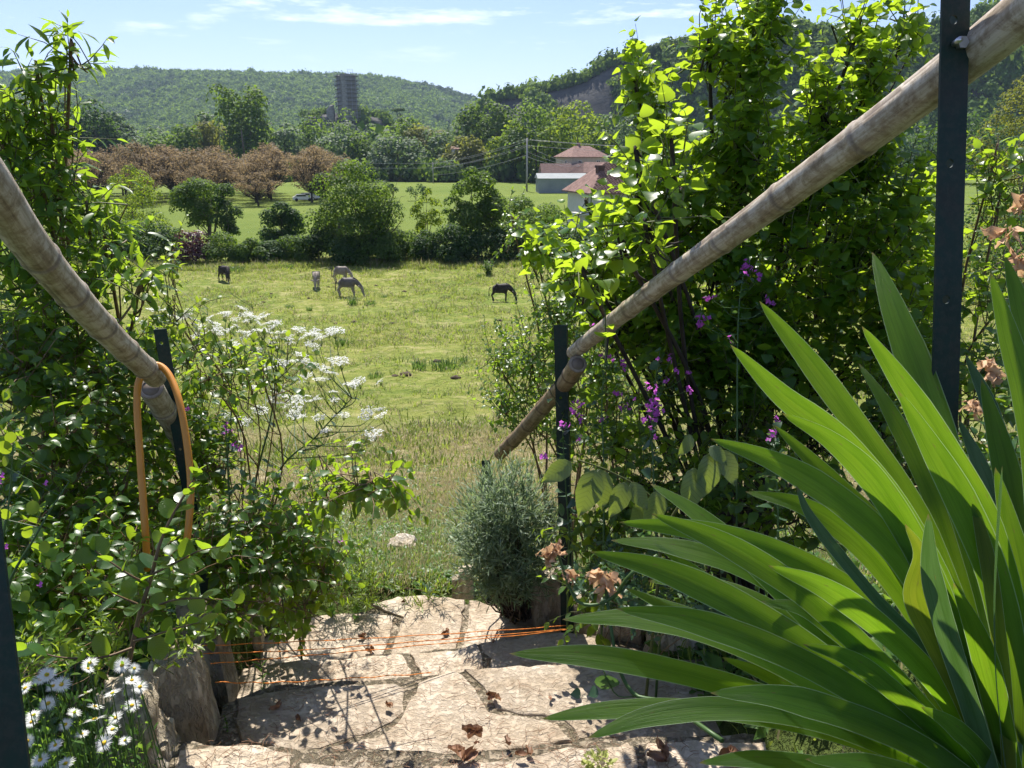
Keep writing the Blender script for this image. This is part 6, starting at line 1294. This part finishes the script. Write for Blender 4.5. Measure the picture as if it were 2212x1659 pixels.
# honesty with translucent seed discs at the left edge
s0 = np.array(tuple(P(-20, 1420, 1.5))); e = empty('honesty_plant', tuple(s0), 'honesty plant with round green seed discs at the left picture edge', 'plant', 'honesty plants with purple flowers'); g = Geo()
st = catmull([s0, P(20, 1260, 1.5), P(70, 1170, 1.5), P(110, 1100, 1.52), P(150, 1040, 1.55)], 16); addtube(g, st - s0, np.linspace(.0035, .001, 16), 6); st2 = catmull([s0, P(0, 1200, 1.5), P(20, 1080, 1.5), P(30, 930, 1.5)], 14); addtube(g, st2 - s0, np.linspace(.0035, .001, 14), 6)
dk = Geo(); a = np.linspace(0, 2 * np.pi, 18, endpoint=False); dv = [(.5 * math.sin(x) * .85, .5 - .5 * math.cos(x), .03 * math.sin(2 * x)) for x in a] + [(0, .5, .05)]; dk.add(dv, [(k, (k + 1) % 18, 18) for k in range(18)]); dk = dk.mesh('seed_disc', M['silicle'])
for x, y_, s_ in ((16, 944, .03), (16, 969, .036), (33, 1055, .038), (69, 1100, .036), (97, 1183, .03), (102, 1217, .026), (8, 995, .028), (60, 1150, .028), (85, 1240, .024), (12, 1110, .03), (55, 1290, .03)):
    c = P(x, y_ + 12, 1.49); i = int(np.argmin(np.linalg.norm(st - np.array(tuple(c)), axis=1))); addtube(g, np.array([st[i], tuple(c)]) - s0, [.0012, .0008], 4, cap=False); mobj('seed_disc', dk, e, tuple(np.array(tuple(c)) - s0), (math.radians(80) + rng.normal() * .3, rng.normal() * .4, rng.normal() * .5), s_ * .8)
for x, y_ in ((100, 1043), (6, 1026), (0, 1040), (14, 1180), (88, 1262)): c = np.array(tuple(P(x, y_, 1.5))); mobj('flower', VIO[3], e, tuple(c - s0), (0, 0, 0), .8)
g.obj('stem', M['stem'], e)
# cow parsley
def umbel_mesh(nu, R_, seed):
    g = Geo()
    for k in range(nu):
        a = k * 2.4; r = R_ * math.sqrt((k + .5) / nu); c = np.array([r * math.cos(a), r * math.sin(a), .012 - r * r * 4 + rng.normal() * .002]); addtube(g, [(0, 0, -.03), tuple(c)], [.0006, .0005], 3, 1, cap=False)
        m = 11; pos = c + rng.normal(size=(m, 3)) * np.array([.005, .005, .0015]); scatter(g, LF['diamond'], pos, rvec(m) * np.array([1, 1, .2]), np.array([0, 0, 1.]) + .3 * rvec(m), .0062 * rng.uniform(.7, 1.3, m), 0)
    return g.mesh('umbel', [M['white'], M['stem']])
UM = [umbel_mesh(12, .030, 0), umbel_mesh(15, .036, 1), umbel_mesh(9, .022, 2)]
CP = [(335, 674), (351, 694), (420, 694), (441, 726), (458, 701), (486, 680), (500, 715), (521, 670), (532, 682), (500, 748), (545, 687), (573, 687), (587, 701), (608, 722), (628, 729), (646, 715), (660, 729), (677, 726), (712, 722), (680, 750), (608, 788), (642, 785), (674, 792), (715, 781), (736, 785), (715, 809), (660, 819), (694, 823), (753, 833), (597, 854), (660, 858), (680, 868), (601, 875), (635, 899), (653, 903), (743, 899), (705, 934), (528, 913), (724, 718), (762, 833), (794, 895), (814, 888), (825, 902), (703, 933), (811, 940), (794, 947), (773, 829), (515, 905), (410, 680), (470, 720), (555, 700), (600, 705), (570, 720), (630, 745), (690, 735), (540, 725), (510, 695), (590, 745), (650, 770), (455, 690), (475, 745), (560, 760), (430, 712), (380, 690), (620, 860), (720, 850), (690, 905), (560, 890), (640, 870), (770, 960), (580, 800), (480, 790), (545, 840)]
stems = [('cow parsley plant with white umbels, left of three', (470, 1150, 3.4), (500, 720)), ('cow parsley plant with white umbels, middle and tallest of three', (548, 1080, 3.5), (600, 700)), ('cow parsley plant with white umbels leaning right over the dry grass', (590, 1060, 3.6), (760, 800))]
for k, (lab, b, tp) in enumerate(stems):
    d = b[2]; b0 = np.array(gb(b[0], b[1], d)); e = empty('cow_parsley', tuple(b0), lab, 'flower', 'cow parsley plants'); g = Geo()
    low = np.array(tuple(P(b[0], b[1], d))); tpv = np.array(tuple(P(tp[0], tp[1] + 60, d))); s = catmull([b0, low, (low + tpv) / 2 + np.array([.03, 0, .05]), tpv], 20); addtube(g, s - b0, np.linspace(.007, .0022, 20), 6)
    mine = [u for u in CP if (0 if u[0] < 505 else (1 if u[0] < 655 and u[1] < 860 else 2)) == k]
    for x, y_ in mine:
        dd = d + rng.uniform(-.35, .35); c = np.array(tuple(P(x, y_, dd))); i = int(np.argmin(np.linalg.norm(s - c, axis=1) + 6 * (s[:, 2] > c[2] - .12) + .4 * np.abs(s[:, 2] - c[2] + .3))); addtube(g, catmull([s[i], (s[i] + c) / 2 + np.array([(c - s[i])[0] * .2, 0, -.03]), c - np.array([0, 0, .028])], 6) - b0, np.linspace(.003, .0012, 6), 4, cap=False)
        mobj('umbel', UM[rng.integers(0, 3)], e, tuple(c - b0), (rng.normal() * .25 + .12, rng.normal() * .25, rng.random() * 6), rng.uniform(.8, 1.25))
        if rng.random() < .6: c2 = c + np.array([rng.normal() * .06, rng.normal() * .05, rng.uniform(-.03, .02)]); addtube(g, [s[i], c2 - np.array([0, 0, .02])], [.0018, .001], 4, cap=False); mobj('umbel', UM[2], e, tuple(c2 - b0), (rng.normal() * .3, rng.normal() * .3, 0), rng.uniform(.6, 1))
    g.obj('stem', M['stem'], e); F = [shoot_leaves(s, 14, .07, .5, 1.3, .05)]; put_leaves(e, 'lance', 'honesty', F, 0, b0)
# fleabane daisies
g = Geo(); m = 34; a = np.arange(m) * 2 * np.pi / m; V = []; T = []
Yv = np.stack([np.cos(a), np.sin(a), .18 + .08 * rng.normal(size=m)], 1); scatter(g, LF['needle'], Yv * .16, Yv, np.repeat([[0, 0, 1.]], m, 0), .84 * rng.uniform(.85, 1.08, m), 0); g.v[0] = g.v[0] * np.array([1, 1, .9]); DP = g.mesh('daisy_petals', M['white'])
v, t = ICO1; g = Geo(); g.add(v * np.array([.26, .26, .13]) + np.array([0, 0, .07]), t); DD = g.mesh('daisy_disc', M['yellow'])
DA = [(205, 1555, 1.2), (226, 1605, 1.1), (132, 1479, 1.1), (243, 1498, 1), (187, 1498, 1.05), (101, 1458, 1), (87, 1468, .9), (194, 1433, .9), (264, 1437, .9), (285, 1470, .9), (302, 1484, .9), (250, 1551, .9), (243, 1576, .9), (104, 1520, 1), (73, 1545, .9), (142, 1565, .8), (205, 1527, 1), (55, 1487, .9), (87, 1642, 1), (142, 1650, 1), (177, 1586, .8), (285, 1524, .9), (115, 1482, .8), (160, 1540, .8), (68, 1560, .8), (190, 1445, .7), (60, 1600, .9), (120, 1610, .8), (290, 1444, .7), (270, 1600, .7)]
d0 = np.array(gb(150, 1640, 1.8)); e = empty('daisy_clump', tuple(d0), 'clump of white daisies with yellow centres at the bottom left', 'flower'); g = Geo(); F = []
for x, y_, s_ in DA:
    d = 1.46 + rng.uniform(-.06, .08); c = np.array(tuple(P(x, y_, d))); f = c + np.array([rng.normal() * .03, rng.normal() * .03 + .04, 0]); f[2] = h1(f[0], f[1]) - .01; p = catmull([f, (f + c) / 2 + rng.normal(size=3) * .015, c - np.array([0, 0, .003])], 8); addtube(g, p - d0, np.linspace(.0018, .0011, 8), 4, cap=False); F.append(shoot_leaves(p, 12, .034, -.1, 1.0, .02, .6))
    o = mobj('flower', DP, e, tuple(c - d0), (math.radians(10) + rng.normal() * .3, rng.normal() * .3, 0), .0185 * s_); mobj('disc', DD, o)
for _ in range(190):
    x, y_ = rng.uniform(30, 310), rng.uniform(1450, 1700); c = np.array(tuple(P(x, y_ + 30, rng.uniform(1.62, 1.9)))); f = c.copy(); f[2] = h1(f[0], f[1]) - .01; f += rng.normal(size=3) * np.array([.03, .03, 0])
    if c[2] < f[2] + .03: c[2] = f[2] + rng.uniform(.05, .2)
    p = catmull([f, (f + c) / 2 + rng.normal(size=3) * .01, c], 6); addtube(g, p - d0, np.linspace(.0015, .0008, 6), 3, cap=False); F.append(shoot_leaves(p, 11, .036, -.2, .9, .05, .6))
o = g.obj('stems', M['stem'], e); o['kind'] = 'stuff'; put_leaves(e, 'lance', 'clover', F, 0, d0)
# seedlings on the steps
def seedling(label, px, py, z, n, size, h, kind='ovate', mat='clover', cat='seedling'):
    b = np.array(tuple(PZ(px, py, z))); e = empty('seedling', tuple(b), label, cat); p = catmull([b, b + np.array([.003, 0, h * .5]), b + np.array([-.002, .002, h])], 6); g = Geo(); addtube(g, p - b, np.linspace(.0018, .001, 6), 4); g.obj('stem', M['stem'], e); put_leaves(e, kind, mat, [shoot_leaves(p, n, size, -.1 if h > .06 else -.6, 1.3, .05, .7)], 40, b)
seedling('upright seedling with narrow leaves growing in the gap at the left of the steps', 570, 1500, -.32, 16, .045, .17, 'lance')
seedling('small broad-leaved seedling on the far left slab, left of two', 718, 1333, -.5, 6, .05, .03)
seedling('small broad-leaved seedling on the far slab, right of two', 772, 1331, -.5, 7, .05, .04)
seedling('tiny weed sprouting beside the nearest edging stone', 490, 1580, -.18, 12, .014, .06)
seedling('leafy weed at the grass edge left of the lavender', 928, 1296, -.6, 12, .06, .08, 'lance', 'honesty')
# lavender
l0 = np.array(tuple(PZ(1120, 1325, -.5))); e = empty('lavender_bush', tuple(l0), 'grey-green lavender bush with woody lower stems at the right of the far step', 'bush'); g = Geo(); g2 = Geo(); F = []
cc = np.array(tuple(P(1095, 1172, 3.3))); Rr = np.array([118 * 3.35 / FPX, .22, 175 * 3.35 / FPX])
for k in range(640):
    d_ = rvec(1)[0]; d_[2] = d_[2] * .9 + .1; q = cc + d_ * Rr * rng.random() ** .38; L_ = rng.uniform(.09, .19); dr = nrm((d_ * np.array([1.1, 1.1, .7]) + np.array([0, 0, .45]) + rng.normal(size=3) * .35)[None])[0]
    if q[2] < l0[2] + .03: continue
    p = np.array([q - dr * L_ * .6, q - dr * L_ * .2 + rvec(1)[0] * .006, q + dr * L_ * .4]); addtube(g2, p - l0, [.0013, .0011, .0007], 3, cap=False); F.append(shoot_leaves(p, 14, .050, -.2, .95, 0, .7))
    if k % 4 == 0: addtube(g, catmull([l0 + rng.normal(size=3) * np.array([.03, .03, 0]), (l0 + p[0]) / 2 + rng.normal(size=3) * .03 + np.array([0, 0, -.03]), p[0]], 6) - l0, np.linspace(.006, .0015, 6), 4, cap=False)
g.obj('woody_stems', M['bark'], e); o = g2.obj('shoots', M['stem'], e); o['kind'] = 'stuff'; put_leaves(e, 'needle', 'lavender', F, 0, l0)
# low cover on the garden beds
n = 9000; yy = rng.uniform(.8, 4.2, n); xx = rng.uniform(-3.2, 3.2, n); keep = ((xx < xl(yy) - .05) | (xx > xr(yy) + .06)); xx, yy = xx[keep], yy[keep]; n = len(xx); s = rng.uniform(1.0, 2.4, n)
o = instancer('bed_herbs', np.stack([xx, yy, H(xx, yy)], 1), np.stack([rng.normal(size=n) * .2, rng.normal(size=n) * .2, rng.random(n) * 6.28], 1), np.stack([s, s, s], 1), np.where(rng.random(n) < .75, rng.integers(5, 8, n), rng.integers(0, 3, n)), pc); tag(o, 'low leafy herbs covering the beds on both sides of the steps', 'ground cover', kind='stuff')

# ------------------------------------------------------------------ iris: every sword leaf its own part
I0 = P(2190, 1770, .97); ie = empty('iris_clump', tuple(I0), 'big clump of sword-shaped iris leaves filling the bottom right corner', 'iris')
def iris_leaf(pts, w, dt, db=.96, tw=0.0, mat='iris', end=None):
    pix = [tuple(p) for p in pts]; n = len(pix); V = [P(x, y_, dt + (db - dt) * k / (n - 1)) for k, (x, y_) in enumerate(pix)]
    path = catmull(V, 30); tan = nrm(np.gradient(path, axis=0)); cam_p = np.array([0, 0, CZ]); view = nrm(path - cam_p); side = nrm(np.cross(tan, view)); nn_ = np.cross(side, tan)
    L_ = np.concatenate([[0], np.cumsum(np.linalg.norm(np.diff(path, axis=0), axis=1))]); t_ = L_ / L_[-1]; wm_ = w * .80 * dt / FPX * .5
    prof_ = np.minimum(1, (L_ / (wm_ * 7.5))) ** .62 * (1 - .22 * t_ ** 2); prof_[0] = 0.012
    ang = tw + .25 * np.sin(t_ * 2.2 + rng.random() * 3); s2 = np.cos(ang)[:, None] * side + np.sin(ang)[:, None] * nn_; n2 = np.cross(s2, tan); k_ = np.array([-1, -.55, -.12, .12, .55, 1]); z_ = np.array([0, .035, .06, .06, .03, 0]) * 1.3
    rip = 1 + .015 * np.sin(L_ * 60 + rng.random() * 6)
    v = path[:, None] + s2[:, None] * (k_[None, :, None] * (wm_ * prof_ * rip)[:, None, None]) + n2[:, None] * (z_[None, :, None] * (wm_ * prof_)[:, None, None]); uv = np.stack([np.tile((k_ + 1) / 2, 30), np.repeat(L_ * 3, 6)], 1)
    i, j = np.meshgrid(np.arange(29), np.arange(5), indexing='ij'); a = (i * 6 + j).ravel(); t = np.concatenate([np.stack([a, a + 1, a + 7], 1), np.stack([a, a + 7, a + 6], 1)])
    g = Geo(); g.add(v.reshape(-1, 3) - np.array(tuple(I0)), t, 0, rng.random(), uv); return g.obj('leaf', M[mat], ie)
BX = (2185, 1760)
IL = [([(1885, 545), (1935, 680), (2010, 880), (2080, 1120), (2150, 1450), BX], 78, 1.28, 0), ([(1640, 650), (1755, 790), (1880, 960), (1990, 1130), (2090, 1390), (2160, 1680)], 66, 1.06, 0), ([(1578, 745), (1690, 855), (1830, 965), (1965, 1140), (2080, 1380), (2170, 1700)], 72, 1.02, 0),
      ([(1862, 705), (1930, 800), (2030, 950), (2130, 1120), (2190, 1330), (2215, 1600)], 70, 1.0, 0), ([(1855, 785), (1915, 875), (1985, 1010), (2040, 1150), (2110, 1400), BX], 48, 1.08, .3), ([(1535, 948), (1680, 1000), (1820, 1085), (1950, 1210), (2060, 1400), (2150, 1650)], 78, .99, 0), ([(1690, 893), (1800, 955), (1900, 1055), (2000, 1225), (2090, 1450), (2160, 1700)], 76, .97, 0),
      ([(1672, 918), (1790, 1030), (1920, 1160), (2040, 1380), (2140, 1640)], 50, 1.05, .2), ([(1408, 1110), (1560, 1172), (1720, 1270), (1850, 1385), (1990, 1530), (2130, 1700)], 74, .92, 0), ([(1338, 1128), (1500, 1145), (1680, 1190), (1850, 1280), (1990, 1410), (2120, 1620)], 62, .98, 0), ([(1320, 1167), (1450, 1180), (1600, 1225), (1760, 1320), (1950, 1480), (2100, 1660)], 54, 1.04, .1),
      ([(1275, 1192), (1440, 1235), (1620, 1320), (1790, 1430), (1960, 1570), (2120, 1700)], 84, .89, 0), ([(1332, 1315), (1500, 1342), (1680, 1405), (1850, 1495), (2000, 1600), (2150, 1740)], 80, .86, 0), ([(1215, 1338), (1380, 1336), (1540, 1372), (1720, 1455), (1900, 1560), (2100, 1700)], 62, .95, .1), ([(1100, 1412), (1280, 1418), (1460, 1450), (1640, 1500), (1850, 1580), (2080, 1710)], 66, .92, 0),
      ([(1170, 1553), (1300, 1535), (1450, 1528), (1620, 1545), (1850, 1600), (2100, 1720)], 50, .95, 0), ([(1270, 1594), (1400, 1548), (1560, 1530), (1740, 1550), (1930, 1620), (2130, 1740)], 66, .86, 0), ([(1535, 1497), (1680, 1505), (1830, 1545), (1980, 1610), (2110, 1700), BX], 82, .84, 0), ([(1660, 1222), (1790, 1275), (1920, 1370), (2040, 1500), (2140, 1680)], 72, .88, 0),
      ([(1940, 845), (2005, 955), (2080, 1090), (2150, 1260), (2190, 1480), BX], 88, .94, 0), ([(2140, 590), (2178, 720), (2215, 860), (2240, 1060), (2250, 1400)], 66, 1.02, .1), ([(2172, 555), (2210, 680), (2250, 850), (2300, 1100)], 60, 1.1, 0), ([(1510, 1648), (1620, 1640), (1760, 1652), (1900, 1700), (2060, 1790)], 50, .86, 0), ([(1740, 1640), (1900, 1655), (2020, 1700), (2120, 1780)], 60, .84, 0),
      ([(1610, 1062), (1740, 1095), (1860, 1180), (1980, 1330), (2090, 1540)], 62, 1.05, .15), ([(1405, 1045), (1500, 1105), (1600, 1190), (1720, 1310), (1900, 1500)], 60, 1.08, .2), ([(1990, 1527), (2060, 1570), (2130, 1640), (2190, 1760)], 56, .86, 0), ([(1640, 1300), (1740, 1318), (1840, 1390), (1950, 1500), (2080, 1660)], 56, .93, .1), ([(1735, 1392), (1840, 1425), (1950, 1510), (2060, 1620), (2140, 1730)], 58, .90, 0),
      ([(1412, 1172), (1480, 1220), (1600, 1300), (1750, 1400), (1900, 1530)], 30, 1.03, .2), ([(1350, 1270), (1440, 1310), (1560, 1360), (1700, 1450), (1900, 1600)], 44, 1.02, .2), ([(1400, 1255), (1520, 1262), (1640, 1300), (1780, 1390), (1950, 1530)], 46, 1.06, .1), ([(1900, 1000), (1980, 1120), (2060, 1290), (2130, 1480), (2170, 1700)], 70, 1.1, 0), ([(2030, 960), (2100, 1130), (2160, 1330), (2200, 1600)], 64, 1.06, .1), ([(2120, 820), (2170, 1000), (2210, 1220), (2230, 1500)], 70, 1.12, 0), ([(2150, 1010), (2190, 1180), (2230, 1400), (2240, 1650)], 70, .98, 0),
      ([(1560, 1420), (1680, 1470), (1820, 1550), (1980, 1660)], 50, .98, .1), ([(1780, 1180), (1880, 1290), (1990, 1440), (2100, 1640)], 60, 1.1, .1), ([(2060, 1260), (2120, 1400), (2160, 1560), (2200, 1740)], 74, .9, 0)]
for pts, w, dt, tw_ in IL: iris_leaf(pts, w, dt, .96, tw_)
for pts, w, dt, tw_, mt, lab in [([(2005, 1110), (2012, 1240), (2055, 1400), (2110, 1570), (2160, 1740)], 60, .86, .1, 'iris_blue', 'bluish shaded leaf standing upright'), ([(2165, 1005), (2152, 1200), (2148, 1350), (2156, 1520), BX], 26, .84, 1.2, 'iris_blue', 'pale leaf seen edge-on'), ([(2085, 765), (2135, 870), (2175, 1000), (2205, 1200), (2215, 1500), BX], 42, 1.2, .2, 'iris_blue', 'grey-green leaf behind the post'), ([(2070, 905), (2115, 1000), (2155, 1120), (2190, 1330), BX], 44, 1.15, .2, 'iris_blue', 'grey-green leaf right of the post foot'), ([(1720, 1048), (1760, 1130), (1890, 1290), (2000, 1400), (2080, 1520), BX], 38, .97, .4, 'iris_blue', None), ([(1955, 1132), (1988, 1200), (1975, 1290), (2020, 1390), (2090, 1530), (2150, 1690)], 62, .89, .1, 'iris_dry', 'yellowed short leaf with chewed edge'), ([(2095, 1068), (2112, 1120), (2140, 1250), (2170, 1500), BX], 40, .95, 0, 'iris_dry', None)]:
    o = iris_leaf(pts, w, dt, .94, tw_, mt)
    if lab: o['label'] = lab
for _ in range(26):      # leaves rising out of the picture on the right and older ones behind
    a = rng.uniform(-.3, 1.2); x0, y0 = 2200 + rng.uniform(-30, 160), 1760; L_ = rng.uniform(600, 1100); x1, y1 = x0 + L_ * math.sin(a) * .5 + 100, y0 - L_ * math.cos(a * .6)
    if x1 < 2260: x1 = 2260 + rng.random() * 100
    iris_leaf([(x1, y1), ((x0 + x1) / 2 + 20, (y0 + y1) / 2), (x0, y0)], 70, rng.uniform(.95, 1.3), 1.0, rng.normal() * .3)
g = Geo(); v, t = ICO3; nz3 = np.array([mnoise.noise(Vector(p) * 3) for p in v]); g.add(v * np.array([.16, .16, .30]) * (1 + .2 * nz3)[:, None] + np.array([.03, .02, -.27]), t); g.obj('rhizome', M['soil'], ie)
# withered iris blooms on their bent stalks
def bloom(e, c, s=1.0, n=6):
    g = Geo(); Y = rvec(n) * np.array([.6, .6, 1]); Y[:, 2] = -np.abs(Y[:, 2]) * .9 - .1; pos = c + rvec(n) * .006; scatter(g, LF['ovate'], pos, Y, rvec(n), .036 * s * rng.uniform(.7, 1.15, n)); v = g.v[0]; v += .004 * s * np.sin(v[:, [1, 2, 0]] * 330) + .0025 * s * rng.normal(size=v.shape); g.obj('withered_bloom', M['dead_bloom'], e)
def stalk(label, pts, blooms, r=.0045):
    V = [P(*p) for p in pts]; b = np.array(tuple(V[0])); e = empty('iris_stalk', tuple(b), label, 'flower stalk', 'withered iris stalks'); g = Geo(); addtube(g, catmull(V, 24) - b, np.linspace(r, r * .7, 24), 8); g.obj('stem', M['stem'], e)
    for x, y_, d_, s_ in blooms: bloom(e, np.array(tuple(P(x, y_, d_))) - b, s_)
stalk('bent iris stalk with three withered orange blooms over the edge of the steps', [(1560, 1600, 1.3), (1440, 1520, 1.45), (1370, 1500, 1.5), (1336, 1440, 1.52), (1322, 1370, 1.53), (1312, 1300, 1.55), (1308, 1270, 1.55)], [(1300, 1236, 1.55, 1.0), (1322, 1240, 1.53, .9), (1306, 1262, 1.55, .9)])
stalk('curved iris stalk with two hanging withered blooms left of the other stalk', [(1420, 1200, 1.5), (1360, 1243, 1.52), (1330, 1285, 1.54), (1290, 1306, 1.55), (1252, 1302, 1.56), (1233, 1275, 1.57), (1222, 1245, 1.57), (1205, 1195, 1.57)], [(1222, 1232, 1.57, .9), (1190, 1180, 1.57, 1.0), (1200, 1176, 1.57, 1.0), (1186, 1200, 1.57, .8)], .004)
stalk('iris stalk with withered blooms just right of the tall post', [(2190, 1300, 1.3), (2170, 1000, 1.35), (2140, 880, 1.4), (2135, 820, 1.4)], [(2132, 775, 1.4, .9), (2152, 800, 1.4, .9), (2118, 865, 1.4, .8), (2104, 880, 1.4, .7)])
stalk('iris stalk with withered blooms cut by the right picture edge', [(2240, 1100, 1.1), (2215, 800, 1.15), (2195, 600, 1.2)], [(2184, 500, 1.2, .95), (2206, 555, 1.2, .95), (2210, 425, 1.2, .9)])
# bindweed leaf on the steps
b = np.array(tuple(P(1370, 1505, 1.5))); e = empty('bindweed', tuple(b), 'bindweed with a grey-green heart leaf against the iris stalk', 'plant'); g = Geo(); addtube(g, catmull([b, P(1330, 1500, 1.5), P(1300, 1440, 1.48)], 8) - b, .0015, 4); g.obj('stem', M['stem'], e)
put_leaves(e, 'cordate', 'honesty', [(np.array([tuple(P(1318, 1445, 1.48)), tuple(P(1300, 1490, 1.48)), tuple(P(1262, 1500, 1.5))]), np.array([[-.2, 0, -1], [-.5, 0, -.2], [-1, 0, .1.__float__()]]), np.array([[.1, -1, .3], [0, -.4, 1], [0, -.4, 1]]), np.array([.06, .03, .028]))], 5, b)
